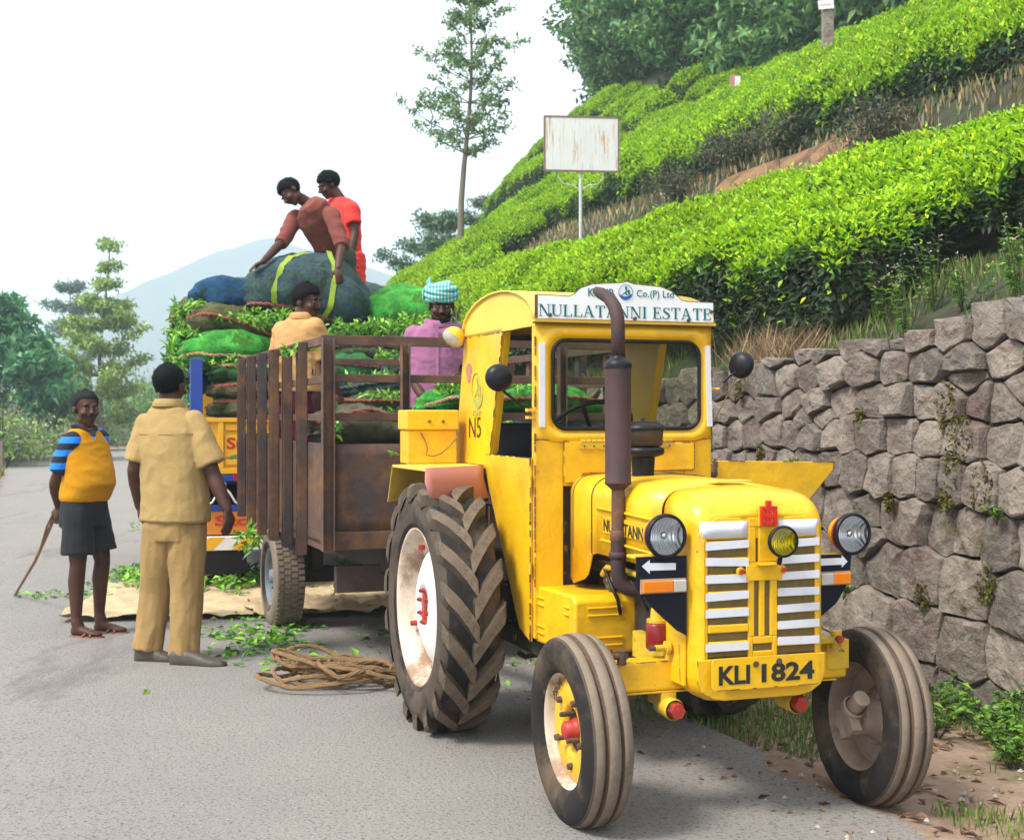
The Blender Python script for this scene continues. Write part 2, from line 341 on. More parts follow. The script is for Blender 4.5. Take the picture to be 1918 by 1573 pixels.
def text(body, o, right, up, width, height, mat, parent, name='lettering', depth=.0015, bold=0.):
    cu = bpy.data.curves.new('t', 'FONT'); cu.body = body; cu.size = 1; cu.extrude = .5; cu.offset = bold; cu.resolution_u = 3
    ob = bpy.data.objects.new('t', cu); COL.objects.link(ob); dg = bpy.context.evaluated_depsgraph_get(); dg.update()
    me = bpy.data.meshes.new_from_object(ob.evaluated_get(dg)); bpy.data.objects.remove(ob)
    n = len(me.vertices); co = np.empty(n*3); me.vertices.foreach_get('co', co); co = co.reshape(-1, 3)
    lo, hi = co.min(0), co.max(0); q = (co-lo)/(hi-lo)
    right, up = Vector(right).normalized(), Vector(up).normalized(); nn = right.cross(up)
    P = np.array(o)[None]+q[:, :1]*np.array(right)*width+q[:, 1:2]*np.array(up)*height+q[:, 2:]*np.array(nn)*depth
    me.vertices.foreach_set('co', P.ravel()); me.materials.clear(); me.materials.append(MT[mat]); me.update()
    return link(name, me, parent)
# serif capitals as filled polygons in a unit cell
def serif(ch):
    T, t, S = .15, .05, .045; q = []
    def rect(x0, y0, x1, y1): q.append([(x0, y0), (x1, y0), (x1, y1), (x0, y1)])
    def vert(x, w): rect(x, 0, x+w, 1); rect(x-.07, 0, x+w+.07, S); rect(x-.07, 1-S, x+w+.07, 1)
    if ch == 'I': vert(.12, T); W = .40
    elif ch == 'L': vert(.1, T); rect(.1, 0, .66, t); q.append([(.58, 0), (.68, 0), (.70, .26), (.66, .26)]); W = .74
    elif ch == 'T': rect(.32, 0, .32+T, 1); rect(.25, 0, .54, S); rect(.04, 1-t, .76, 1); q.append([(.04, .74), (.08, .74), (.14, 1), (.04, 1)]); q.append([(.76, .74), (.72, .74), (.66, 1), (.76, 1)]); W = .80
    elif ch == 'E': vert(.1, T); rect(.1, 0, .64, t); rect(.1, 1-t, .62, 1); rect(.1, .5, .48, .5+t); q.append([(.56, 0), (.66, 0), (.68, .25), (.64, .25)]); q.append([(.54, 1), (.62, 1), (.62, .77), (.59, .77)]); rect(.45, .40, .49, .65); W = .72
    elif ch == 'N': rect(.12, 0, .12+t, 1); rect(.02, 0, .28, S); rect(.0, 1-S, .2, 1); q.append([(.08, 1), (.26, 1), (.80, 0), (.72, 0), (.66, .02)]); rect(.74, 0, .74+t, 1); rect(.64, 1-S, .90, 1); W = .92
    elif ch == 'A': q.append([(.34, 1), (.44, 1), (.80, 0), (.62, 0)]); q.append([(.34, 1), (.39, 1), (.14, 0), (.08, 0)]); rect(.2, .32, .62, .32+t); rect(0, 0, .24, S); rect(.54, 0, .88, S); W = .88
    elif ch == 'U':
        rect(.1, .3, .1+T, 1); rect(.02, 1-S, .34, 1); rect(.70, .3, .70+t, 1); rect(.60, 1-S, .85, 1)
        for i in range(10):
            a0, a1 = PI+PI*i/10, PI+PI*(i+1)/10
            def P(a, o): return (.425+(.325-o*(T if a < 1.5*PI else t)*1)*math.cos(a), .3+(.3-o*.07)*math.sin(a))
            q.append([P(a0, 0), P(a1, 0), P(a1, 1), P(a0, 1)])
        W = .86
    elif ch == 'S':
        pts = [(.56, .80), (.50, .92), (.36, .97), (.20, .93), (.13, .79), (.17, .66), (.32, .56), (.46, .46), (.56, .34), (.55, .16), (.44, .05), (.28, .02), (.13, .09), (.07, .22)]
        ws = [.02, .04, .05, .08, .13, .15, .16, .17, .16, .13, .08, .05, .04, .02]
        for i in range(len(pts)-1):
            (x0, y0), (x1, y1) = pts[i], pts[i+1]; dx, dy = x1-x0, y1-y0; l = math.hypot(dx, dy); nx, ny = -dy/l/2, dx/l/2
            q.append([(x0+nx*ws[i], y0+ny*ws[i]), (x1+nx*ws[i+1], y1+ny*ws[i+1]), (x1-nx*ws[i+1], y1-ny*ws[i+1]), (x0-nx*ws[i], y0-ny*ws[i])])
        rect(.54, .74, .58, 1); rect(.05, 0, .09, .28); W = .66
    else: W = .36
    return q, W
def serif_text(s, o, right, up, width, height, mat, parent, depth=.0012):
    x = 0; Q = []
    for ch in s:
        q, W = serif(ch); Q += [[(a+x, b) for a, b in p] for p in q]; x += W+.04
    mb = MB().mat(mat); o, right, up = Vector(o), Vector(right).normalized(), Vector(up).normalized(); nn = right.cross(up)
    for i, p in enumerate(Q):
        area = sum(p[k][0]*p[(k+1) % len(p)][1]-p[(k+1) % len(p)][0]*p[k][1] for k in range(len(p)))
        if area < 0: p = p[::-1]
        mb.poly([o+right*(a/x*width)+up*(b*height) for a, b in p], nn*(depth+.00012*(i % 7)))
    return mb.build('lettering', parent, recalc=False)
# leaf clouds
def fast_mesh(name, verts, loops, npf, cols=None, mats=(), smooth=False):
    me = bpy.data.meshes.new(name); nv = len(verts); nf = len(loops)//npf
    me.vertices.add(nv); me.vertices.foreach_set('co', np.asarray(verts, np.float32).ravel())
    me.loops.add(len(loops)); me.loops.foreach_set('vertex_index', np.asarray(loops, np.int32))
    me.polygons.add(nf); me.polygons.foreach_set('loop_start', np.arange(nf, dtype=np.int32)*npf)
    me.polygons.foreach_set('loop_total', np.full(nf, npf, np.int32)) if bpy.app.version < (4, 0) else None
    me.update(calc_edges=True)
    if cols is not None:
        a = me.color_attributes.new('Col', 'FLOAT_COLOR', 'POINT'); c4 = np.ones((nv, 4), np.float32); c4[:, :3] = cols; a.data.foreach_set('color', c4.ravel())
    for mm in mats: me.materials.append(MT[mm])
    return me
def nrm(a): return a/np.maximum(np.linalg.norm(a, axis=1, keepdims=True), 1e-9)
def leaf_mesh(name, P, D, N, L, W, C, mat='leaf_young', fold=.35, droop=.15):
    P, D, N = np.asarray(P, float), nrm(np.asarray(D, float)), nrm(np.asarray(N, float)); S = nrm(np.cross(D, N)); N = np.cross(S, D)
    L = np.broadcast_to(L, len(P))[:, None]; W = np.broadcast_to(W, len(P))[:, None]
    v = np.stack([P, P+D*L*.42-S*W*.5+N*W*fold, P+D*L*.42+S*W*.5+N*W*fold, P+D*L-N*L*droop], 1).reshape(-1, 3)
    i = np.arange(len(P))[:, None]*4; lp = (i+np.array([[0, 1, 3, 0, 3, 2]])).ravel()
    return fast_mesh(name, v, lp, 3, np.repeat(C, 4, 0), (mat,))
def rvec(rng, n): return nrm(rng.normal(size=(n, 3)))
def pick(rng, n, pal, jit=.18):
    pal = np.array(pal); c = pal[rng.integers(0, len(pal), n)]; return c*(1+rng.uniform(-jit, jit, (n, 1)))
# ================================================================== SETTING
TH = R(20); c20, s20 = math.cos(TH), math.sin(TH)
def W(s, t, z=0.): return Vector((s*c20-t*s20, s*s20+t*c20, z))
def ch(t): return .006*max(0., t-28)**2
def croad(t): return .0135*max(0., t-45)**2
def lerp(x, xs, ys): return float(np.interp(x, xs, ys))
def wtop(t): return lerp(t, [3, 5.2, 6.1, 7.2, 8.2, 12, 14.5, 18, 22], [2.28, 2.06, 1.93, 1.86, 1.76, 1.66, 1.45, .8, .3])
def gz(s, t):
    sp = s-ch(t)
    if sp < 2.7:
        if s > -.9: return -.008
        return lerp(s, [-400, -60, -25, -12, -5, -.9], [-14, -10, -4, -1.2, -.12, -.03])
    b = min(1, max(0, (t-19)/7)); b3 = min(1, max(0, (t-30)/7))
    if sp < 4.74: z0 = lerp(sp, [2.7, 3.2, 4.3, 4.74], [-.008, -.03, -.07, -.04]); 
    elif sp < 5.7: z0 = lerp(sp, [4.74, 4.741, 5.7], [-.04, wtop(t)-.12, 2.36])
    else: z0 = lerp(sp, [5.7, 6.0, 8.3, 8.9, 9.6, 10, 17.5, 22, 60], [2.36, 2.48, 3.50, 3.80, 4.9, 5.12, 9.35, 10.2, 14])
    z1 = lerp(sp, [2.9, 3.3, 10, 17.5, 22, 60], [0, .25, 5.12, 9.5, 10.6, 16])
    z2 = lerp(sp, [2.9, 3.3, 9.7, 10.6, 12.3, 13.7, 15, 17.5, 22, 60], [0, .25, 4.5, 5.1, 6.3, 7.7, 9.6, 12.0, 16.5, 52])
    return (z0*(1-b)+z1*b)*(1-b3)+z2*b3
def grid(name, S_, T_, matf, kind='structure', mats=(), zoff=0., nz=.03):
    vs = []; 
    for t in T_:
        for s in S_:
            z = gz(s, t); q = noise.noise((s*.9, t*.9, 3.))*nz+noise.noise((s*3.1, t*3.1, 9.))*nz*.4
            if -.9 < s < 2.9+ch(t) and t < 60: q = 0
            vs.append(W(s, t, z+q+zoff))
    n = len(S_); fs = []; mi = []
    for j in range(len(T_)-1):
        for i in range(n-1): fs.append((j*n+i, j*n+i+1, (j+1)*n+i+1, (j+1)*n+i)); mi.append(matf((S_[i]+S_[i+1])/2, (T_[j]+T_[j+1])/2))
    me = bpy.data.meshes.new(name); me.from_pydata(vs, [], fs)
    for k in mats: me.materials.append(MT[k])
    me.polygons.foreach_set('material_index', mi); me.polygons.foreach_set('use_smooth', [True]*len(fs)); me.update()
    o = link(name, me); tag(o, None, None, None, kind); return o
SS = sorted(set([-400, -200, -120, -60, -40, -25, -18, -12, -8, -5, -3, -2, -1.4, -.9, 0, 1, 2, 2.7]+[round(2.8+.1*i, 2) for i in range(19)]+[4.739, 4.742, 4.8]+[round(4.9+.15*i, 2) for i in range(36)]+[10.5+.7*i for i in range(30)]+[32, 36, 42, 50, 60]))
TT = sorted(set([-40, -20, -8, -3]+[round(.5*i, 2) for i in range(0, 40)]+[20+1.5*i for i in range(30)]+[66, 72, 80, 95, 120, 160, 220, 320]))
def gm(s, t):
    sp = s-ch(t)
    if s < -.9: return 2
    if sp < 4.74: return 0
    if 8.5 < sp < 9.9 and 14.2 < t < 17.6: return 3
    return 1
grid('ground', SS, TT, gm, mats=('soil', 'hill_soil_shaded', 'valley', 'ochre_bank'))
# far valley floor
mb = MB().mat('valley'); mb.add([(-1400, 150, -16), (1400, 150, -16), (1400, 1550, -16), (-1400, 1550, -16)], [(0, 1, 2, 3)]); mb.add([(-1400, -150, -16), (-1400, 150, -16), (1400, 150, -16), (1400, -150, -16)], [(3, 2, 1, 0)][:1]); o = mb.build('valley_floor'); tag(o, kind='structure')
# road
mb = MB().mat('road'); vs = []; TR = [-12+.25*i for i in range(260)]+[53+1.2*i for i in range(30)]
for t in TR:
    jl = .10*noise.noise((t*.7, 1., 0))+.05*noise.noise((t*2.9, 2., 0)); jr = .14*noise.noise((t*.8, 5., 0))+.10*noise.noise((t*3.3, 7., 0))+.05*noise.noise((t*9.1, 7., 0))
    wd = 3.42+(.3 if t > 30 else 0); k = croad(t)
    for u in range(9):
        s = -.5+k+jl+(wd+jr-jl)*u/8; vs.append(W(s, t, .004+.012*math.sin(PI*u/8)))
fs = [(9*i+j, 9*i+j+1, 9*i+10+j, 9*i+9+j) for i in range(len(TR)-1) for j in range(8)]
mb.add(vs, fs, True); o = mb.build('road'); tag(o, kind='structure')
# mountain
def ridge(X, Y):
    px = 959+X/900*2500; r1 = lerp(px, [-900, -200, 0, 60, 220, 330, 430, 520, 590, 650, 740, 800, 1000, 1600], [760, 660, 612, 600, 537, 478, 440, 424, 432, 458, 482, 505, 560, 620])
    z = (780-r1)/2500*900
    n_ = noise.fractal((X*.012, Y*.012, 1.3), 1., 2., 5)
    return z*math.exp(-((Y-900)/170)**2)*(1+.07*n_)+6*n_-14
vs = []; NX_, NY_ = 150, 46
for j in range(NY_):
    for i in range(NX_):
        X = -900+1300*i/(NX_-1); Y = 480+860*j/(NY_-1); vs.append((X, Y, ridge(X, Y)))
mb = MB().mat('mountain'); mb.add(vs, [(j*NX_+i, j*NX_+i+1, (j+1)*NX_+i+1, (j+1)*NX_+i) for j in range(NY_-1) for i in range(NX_-1)], True); o = mb.build('mountain'); tag(o, kind='structure')
# ------------------------------------------------------------------ stone wall
WS, WT = 4.5, 9.0
def clip(poly, n, d):
    out = []; 
    for i in range(len(poly)):
        a, b = poly[i], poly[(i+1) % len(poly)]; da, db = a[0]*n[0]+a[1]*n[1]-d, b[0]*n[0]+b[1]*n[1]-d
        if da <= 0: out.append(a)
        if da*db < 0: k = da/(da-db); out.append((a[0]+(b[0]-a[0])*k, a[1]+(b[1]-a[1])*k))
    return out
wall = empty('stone_wall', W(WS, WT, 0), 20, 'dry stone retaining wall of rough grey brown blocks beside the tractor', 'wall')
rng = random.Random(11); seeds = []; z = -.12; row = 0; ZK = 1.30
while z < 2.5:
    hh = rng.uniform(.25, .31) if z < .6 else rng.uniform(.20, .25) if z < 1.2 else rng.uniform(.17, .215)
    t = 3.1+rng.uniform(0, .3)
    while t < 13.6:
        far = t > 9.6
        wd = (rng.uniform(.22, .46) if z < .6 else rng.uniform(.16, .34))*(1.5 if far else 1)
        tt, zz = t+wd/2, z+hh/2+rng.uniform(-.022, .022)+.04*math.sin(t*.9+row*.4)
        if zz-hh*.35 < wtop(tt)-.02: seeds.append((tt, zz))
        if rng.random() < .10 and zz < wtop(tt)-.25 and not far: seeds.append((tt+wd*.5, zz+hh*.5))
        t += wd
    z += hh; row += 1
SD = np.array(seeds)
mossm = 0; stones = 0
for i, (tx, zx) in enumerate(seeds):
    d2 = (((SD-SD[i])*[1, ZK])**2).sum(1); nb = np.argsort(d2)[1:22]
    poly = [(tx-.36, zx-.24), (tx+.36, zx-.24), (tx+.36, zx+.22), (tx-.36, zx+.22)]
    for j in nb:
        nx, nz_ = (SD[j]-SD[i])*[1, ZK**2]; L = math.hypot(nx, nz_); poly = clip(poly, (nx/L, nz_/L), (nx*(SD[i][0]+SD[j][0])/2+nz_*(SD[i][1]+SD[j][1])/2)/L-rng.uniform(.001, .011))
        if len(poly) < 3: break
    if len(poly) < 3: continue
    tp = wtop(tx)+rng.uniform(-.04, .06); poly = clip(poly, (0, 1), tp)
    if len(poly) < 3: continue
    P = []
    for a, b in zip(poly, poly[1:]+poly[:1]):
        L = math.hypot(b[0]-a[0], b[1]-a[1]); n = max(1, int(L/.05))
        for k in range(n): P.append((a[0]+(b[0]-a[0])*k/n, a[1]+(b[1]-a[1])*k/n))
    if len(P) < 5: continue
    Pn = np.array(P); cc = Pn.mean(0); 
    for _ in range(1): Pn = .86*Pn+.07*np.roll(Pn, 1, 0)+.07*np.roll(Pn, -1, 0)   # worn corners
    size = math.sqrt(max(1e-4, abs(np.sum(Pn[:, 0]*np.roll(Pn[:, 1], 1)-Pn[:, 1]*np.roll(Pn[:, 0], 1)))/2))
    if size < .04: continue
    planes = [(rng.uniform(-.17, .17), rng.uniform(-.18, .18), rng.uniform(.008, .024)) for _ in range(5)]
    proud = rng.uniform(-.02, .045); vs = []; n = len(Pn); sd_ = rng.uniform(0, 99)
    rings = ((1.0, -.20), (1.03, -.04), (1.0, -.008), (.965, .010), (.85, .026), (.6, .034), (.30, .036))
    for ri, (k, dz) in enumerate(rings):
        for (a, b) in Pn:
            q = cc+(np.array((a, b))-cc)*k; qa, qb = float(q[0]), float(q[1])
            da, db = qa-cc[0], qb-cc[1]
            f = min(dz*1.25, min(.012+o_+ka*da+kb*db for ka, kb, o_ in planes)) if ri > 1 else dz
            f += noise.noise((qa*9, qb*9, sd_))*.016*(ri > 0)+noise.noise((qa*24, qb*24, sd_))*.010*(ri > 0)
            jx = noise.noise((qa*14, qb*14, sd_+5))*.015*(ri in (1, 2, 3)); jz = noise.noise((qa*14, qb*14, sd_+9))*.012*(ri in (1, 2, 3))
            vs.append((-(f+proud)-.02+(1-0)*.0+.05*(qb-1)*1.0*0+.04*(qb), qa+jx-WT, qb+jz))
    ctr = len(vs); q = cc; vs.append((-(.012+min(p_[2] for p_ in planes)+proud)-.02+.04*cc[1], float(cc[0])-WT, float(cc[1])))
    fs = [(r_*n+j, r_*n+(j+1) % n, (r_+1)*n+(j+1) % n, (r_+1)*n+j) for r_ in range(len(rings)-1) for j in range(n)]+[(6*n+j, 6*n+(j+1) % n, ctr) for j in range(n)]
    mb = MB().mat('stone'); mb.add(vs, fs, False); mb.build('stone', wall); stones += 1
mb = MB().mat('wall_core'); K = 40; vs = []
for i in range(K):
    t = 3+12*i/(K-1); tp = wtop(t)
    vs += [(.03, t-WT, -.15), (.07, t-WT, tp-.03), (.235, t-WT, tp-.05), (.235, t-WT, -.15)]
mb.add(vs, [(4*i+j, 4*i+(j+1) % 4, 4*i+4+(j+1) % 4, 4*i+4+j) for i in range(K-1) for j in range(4)]+[(0, 1, 2, 3), (4*K-4, 4*K-3, 4*K-2, 4*K-1)], False); mb.build('earth_backing', wall)
nr = np.random.default_rng(5)
def tuft_cloud(name, P, r, n, size, pal, parent=None, kind=None, up=.3, mat='leaf_far'):
    P = np.asarray(P, float); k = nr.integers(0, len(P), n); off = rvec(nr, n)*(nr.random((n, 1))**.5)*np.broadcast_to(np.asarray(r, float), (n, 3)) if np.ndim(r) <= 1 else None
    D = rvec(nr, n)+np.array([0, 0, up]); N = rvec(nr, n)+np.array([0, 0, .8])
    me = leaf_mesh(name, P[k]+off, D, N, nr.uniform(.7, 1.3, n)*size, nr.uniform(.7, 1.3, n)*size*.45, pick(nr, n, pal), mat)
    o = link(name, me, parent); 
    if kind: o['kind'] = kind
    return o
# moss patches in the joints
MP = []
for (t, z, r_) in ((5.75, 1.50, .11), (5.62, 1.33, .12), (5.68, 1.18, .09), (5.45, 1.10, .1), (5.72, 1.02, .07), (6.5, 1.44, .05), (7.9, 1.62, .06), (7.6, 1.2, .05), (6.9, 1.1, .05), (5.4, .62, .08), (5.9, .5, .06), (7.2, .9, .05), (6.2, .98, .05), (8.2, 1.1, .05)):
    for _ in range(int(150*r_/.1)): a = rng.uniform(0, 2*PI); q = r_*rng.random()**.5; MP.append((-.045-rng.uniform(0, .03)+.04*z, t-WT+q*math.cos(a)*.8, z+q*math.sin(a)*1.2))
P = np.array(MP); n = len(P)
me = leaf_mesh('moss', P, rvec(nr, n)+[-.6, 0, -.3], rvec(nr, n)+[-1, 0, 0], .03, .016, pick(nr, n, [(.16, .12, .015), (.10, .10, .015), (.07, .05, .01), (.14, .16, .02)], .3), 'leaf_far'); o = link('moss', me, wall); o['kind'] = 'stuff'
# ------------------------------------------------------------------ tea bushes
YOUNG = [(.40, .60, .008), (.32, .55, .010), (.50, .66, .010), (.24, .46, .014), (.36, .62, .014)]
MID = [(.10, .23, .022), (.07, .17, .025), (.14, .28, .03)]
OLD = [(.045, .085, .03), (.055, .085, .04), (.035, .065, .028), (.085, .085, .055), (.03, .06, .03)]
def bush_mesh(name, w_, d_, h, slope, ntop, nmid, nold, L, seed, low=.35, face=True):
    r_ = np.random.default_rng(seed); 
    def topz(x, y): return h+slope*x+.05*np.sin(x*5+seed)+.05*np.sin(y*4.3+seed*2)-.26*np.clip((np.abs(y)/(d_/2)), 0, 1)**5-.16*np.clip(np.abs(x)/(w_/2), 0, 1)**6+.03*np.sin(x*13+y*9+seed)
    P, D, N, LL, CC = [], [], [], [], []
    x = r_.uniform(-w_/2, w_/2, ntop); y = r_.uniform(-d_/2, d_/2, ntop); z = topz(x, y)+r_.normal(0, .022, ntop)+(r_.random(ntop) < .05)*r_.uniform(0, .09, ntop)
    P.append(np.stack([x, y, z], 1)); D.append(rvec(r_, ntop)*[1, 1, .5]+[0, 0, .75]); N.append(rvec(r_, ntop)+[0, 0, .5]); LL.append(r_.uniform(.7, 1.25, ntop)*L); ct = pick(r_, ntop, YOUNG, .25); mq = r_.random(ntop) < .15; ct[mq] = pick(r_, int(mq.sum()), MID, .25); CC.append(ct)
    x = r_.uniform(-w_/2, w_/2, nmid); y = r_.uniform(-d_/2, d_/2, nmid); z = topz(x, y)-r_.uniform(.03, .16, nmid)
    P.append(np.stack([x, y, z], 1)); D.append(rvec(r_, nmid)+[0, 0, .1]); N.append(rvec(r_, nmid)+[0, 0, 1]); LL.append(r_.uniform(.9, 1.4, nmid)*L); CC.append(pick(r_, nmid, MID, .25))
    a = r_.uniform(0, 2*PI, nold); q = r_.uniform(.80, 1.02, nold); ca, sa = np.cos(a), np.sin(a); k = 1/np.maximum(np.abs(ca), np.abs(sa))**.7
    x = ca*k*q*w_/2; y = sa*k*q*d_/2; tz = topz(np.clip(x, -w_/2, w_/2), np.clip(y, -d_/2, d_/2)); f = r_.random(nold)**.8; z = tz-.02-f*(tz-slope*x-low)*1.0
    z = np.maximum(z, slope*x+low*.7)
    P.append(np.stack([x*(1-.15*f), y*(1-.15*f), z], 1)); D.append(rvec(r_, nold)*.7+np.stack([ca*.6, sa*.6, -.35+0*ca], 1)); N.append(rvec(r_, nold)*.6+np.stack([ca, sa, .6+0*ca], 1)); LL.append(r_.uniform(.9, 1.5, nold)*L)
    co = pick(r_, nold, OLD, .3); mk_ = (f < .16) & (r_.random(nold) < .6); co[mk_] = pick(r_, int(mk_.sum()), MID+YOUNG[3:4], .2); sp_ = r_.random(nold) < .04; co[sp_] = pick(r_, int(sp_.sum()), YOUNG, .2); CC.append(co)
    P, D, N, LL, CC = map(np.concatenate, (P, D, N, LL, CC))
    return leaf_mesh(name, P, D, N, LL, LL*.42, CC, 'leaf_young', fold=.22, droop=.12)
def stem_mesh(w_, d_, h, slope, seed, n=9):
    r_ = random.Random(seed); mb = MB().mat('bark_dark'); 
    for k in range(n):
        a = 2*PI*k/n+r_.uniform(-.3, .3); x, y = .03*math.cos(a), .03*math.sin(a); pts = [V(x, y, -.05)]; rr_ = r_.uniform(.5, .95)
        for u in (.3, .6, .85, 1.): pts.append(V(x+rr_*u**1.3*w_*.45*math.cos(a)+r_.uniform(-.03, .03), y+rr_*u**1.3*d_*.45*math.sin(a)+r_.uniform(-.03, .03), slope*rr_*w_*.45*u*math.cos(a)+u*(h-.15)))
        mb.tube(pts, [.022, .017, .012, .008, .005], 6)
    return mb.mesh('stem')
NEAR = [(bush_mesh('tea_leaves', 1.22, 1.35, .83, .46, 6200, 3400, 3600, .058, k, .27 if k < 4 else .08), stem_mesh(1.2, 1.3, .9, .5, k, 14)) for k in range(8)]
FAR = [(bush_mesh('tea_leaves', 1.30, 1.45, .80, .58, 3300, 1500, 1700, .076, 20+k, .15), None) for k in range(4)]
spots = []
r1 = random.Random(3)
for si, s in enumerate((6.62, 7.58)):
    t = 3.0+si*.5
    while t < 23.2: spots.append((s+r1.uniform(-.06, .06), t, 'near', si)); t += 1.15+r1.uniform(-.04, .12)
t = 8.1
while t < 15.5: spots.append((5.55+r1.uniform(-.05, .05), t, 'near', 2)); t += 1.1+r1.uniform(0, .1)
for ri in range(16):
    s0 = 10.55+1.22*ri+(.25 if ri > 2 else 0); t = 8+r1.uniform(0, 1)
    while t < 66:
        s = s0+ch(t)+.18*math.sin(t*.35+ri*1.7)
        sp = s-ch(t); vis = t > s/.93-1.5
        lim = 17.4 if t < 31 else lerp(t, [31, 36, 50, 66], [17.4, 16.4, 16.2, 16.2])
        if vis and sp < lim and not (ri == 0 and 0): spots.append((s, t, 'far', ri))
        t += 1.38+r1.uniform(-.06, .16)
for ri in range(5):
    s0 = 9.4-1.15*ri; t = 24.5+ri*.7
    while t < 66: spots.append((s0+ch(t)+.15*math.sin(t*.4+ri), t, 'far', 20+ri)); t += 1.4+r1.uniform(-.05, .15)
spots.sort(key=lambda q: W(q[0], q[1]).length)
LBL = {'n0': ('tea bush in the lowest row right behind the weedy top of the stone wall', 'front row of tea bushes'), 'n1': ('tea bush in the second row, behind the bushes that overhang the stone wall', 'second row of tea bushes'),
       'f0': ('tea bush with dark underside at the bottom of the upper slope above the earth bank', 'tea bushes above the earth bank'), 'f1': ('clipped tea bush on the open upper slope between the earth bank and the forest', 'tea bushes on the upper slope'),
       'f2': ('clipped tea bush on the far left slope beyond the rusty blank board', 'tea bushes on the far slope')}
cnt = 0; rest = []; near_n = [0, 0, 0, 0]
ORD = 'first second third fourth fifth sixth seventh eighth ninth tenth eleventh twelfth thirteenth fourteenth fifteenth sixteenth seventeenth eighteenth nineteenth twentieth'.split()+['twenty-'+q for q in 'first second third fourth fifth sixth seventh eighth ninth'.split()]+['far off']*9
for (s, t, kd, ri) in spots:
    if cnt >= 290 : rest.append((s, t)); continue
    if kd == 'far' and (r1.random() < .02 or (ri == 0 and 15.7 < t < 18.3)): continue
    lm, st = (NEAR[min(ri, 1)*4:min(ri, 1)*4+4] if kd == 'near' else FAR)[r1.randrange(4)]
    key = ('n%d' % min(ri, 1)) if kd == 'near' else ('f0' if ri == 0 else 'f1' if ri < 20 else 'f2')
    lab, grp = LBL[key]
    if kd == 'near' and ri == 2: near_n[3] += 1; lab = '%s low tea bush hanging over the wall top, counted from the right' % ORD[near_n[3]-1]; grp = 'low tea bushes hanging over the wall top'
    elif kd == 'near':
        ww = W(s, t); pxx = 959+2500*ww.x/max(ww.y, .1)
        if pxx < 1950: near_n[ri] += 1; lab = '%s bush from the right photo edge in the %s tea row above the wall' % (ORD[near_n[ri]-1], ('lowest', 'second lowest')[ri])
    elif key == 'f0':
        ww = W(s, t); pxx = 959+2500*ww.x/ww.y
        if pxx < 1930: near_n[2] += 1; lab = '%s bush from the right photo edge in the row above the bare earth bank' % ORD[near_n[2]-1]
    elif key == 'f1' and ri < 9: lab = 'clipped tea bush in the %s row up the slope above the earth bank' % ORD[ri]; grp = '%s row of tea on the upper slope' % ORD[ri]
    elif key == 'f1': lab = 'clipped tea bush high on the slope just below the forest'; grp = 'highest tea bushes below the forest'
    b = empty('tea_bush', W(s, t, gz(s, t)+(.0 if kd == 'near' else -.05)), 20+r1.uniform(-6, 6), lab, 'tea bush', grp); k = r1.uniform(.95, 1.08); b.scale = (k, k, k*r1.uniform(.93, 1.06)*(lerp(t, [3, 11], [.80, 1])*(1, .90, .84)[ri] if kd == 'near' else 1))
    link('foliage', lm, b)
    if st: link('stem', st, b)
    cnt += 1
P, D, N, L_, C_ = [], [], [], [], []
for (s, t) in rest:
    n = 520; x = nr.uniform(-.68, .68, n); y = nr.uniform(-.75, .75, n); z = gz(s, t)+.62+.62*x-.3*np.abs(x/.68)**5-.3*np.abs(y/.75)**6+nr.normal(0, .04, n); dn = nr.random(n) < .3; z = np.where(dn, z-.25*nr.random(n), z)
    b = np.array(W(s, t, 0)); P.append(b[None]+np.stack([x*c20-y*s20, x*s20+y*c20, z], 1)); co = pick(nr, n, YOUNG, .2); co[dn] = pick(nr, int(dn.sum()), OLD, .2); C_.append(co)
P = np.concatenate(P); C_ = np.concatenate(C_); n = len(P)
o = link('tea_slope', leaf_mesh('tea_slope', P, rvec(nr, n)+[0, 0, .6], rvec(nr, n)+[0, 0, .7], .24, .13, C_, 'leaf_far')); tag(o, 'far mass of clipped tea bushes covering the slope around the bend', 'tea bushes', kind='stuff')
# ------------------------------------------------------------------ grass, weeds, scrub
def blades(name, pts, L, wd, pal, lab, cat='grass', lean=.35, mat='leaf_far'):
    P = np.array(pts); n = len(P); D = rvec(nr, n)*[lean, lean, 0]+[0, 0, 1]
    me = leaf_mesh(name, P, D, rvec(nr, n)*[1, 1, .1], nr.uniform(.5, 1.3, n)*L, wd, pick(nr, n, pal, .3), mat, fold=.1, droop=-.0); o = link(name, me); tag(o, lab, cat, kind='stuff'); return o
GR = [(.11, .21, .03), (.16, .26, .04), (.08, .16, .03), (.26, .24, .09)]; DRY = [(.36, .27, .14), (.28, .19, .10), (.20, .20, .06), (.42, .34, .20)]
pts = []
for _ in range(22000):
    t = rng.uniform(2.5, 20); s = rng.uniform(4.62, 5.95)
    if noise.noise((s*2, t*1.3, 4)) > -.25: pts.append(W(s, t, gz(s, t) if s > 4.76 else wtop(t)-.1))
blades('bank_grass', pts, .10, .011, GR+[(.06, .10, .02), (.20, .16, .07), (.10, .16, .03)], 'straggly green and dry grass on the bank above the stone wall')
pts = []
for _ in range(30000):
    t = rng.uniform(3.0, 14); s = rng.uniform(2.75, 4.5); k = noise.noise((s*1.6, t*1.1, 8))+(s-3.5)*.32
    if k > .10: pts.append(W(s, t, gz(s, t)-.005))
for _ in range(2600):
    a = rng.uniform(0, 6.28); q = rng.random()**.6; t = 5.9+1.1*q*math.cos(a); s = 3.35+.42*q*math.sin(a); pts.append(W(s, t, gz(s, t)-.005))
blades('verge_grass', pts, .065, .008, GR, 'short green grass between the road edge and the stone wall')
pts = []
for _ in range(24000):
    t = rng.uniform(16, 62); s = croad(t)-.55-abs(rng.gauss(0, 2.2)); pts.append(W(s, t, gz(s, t)))
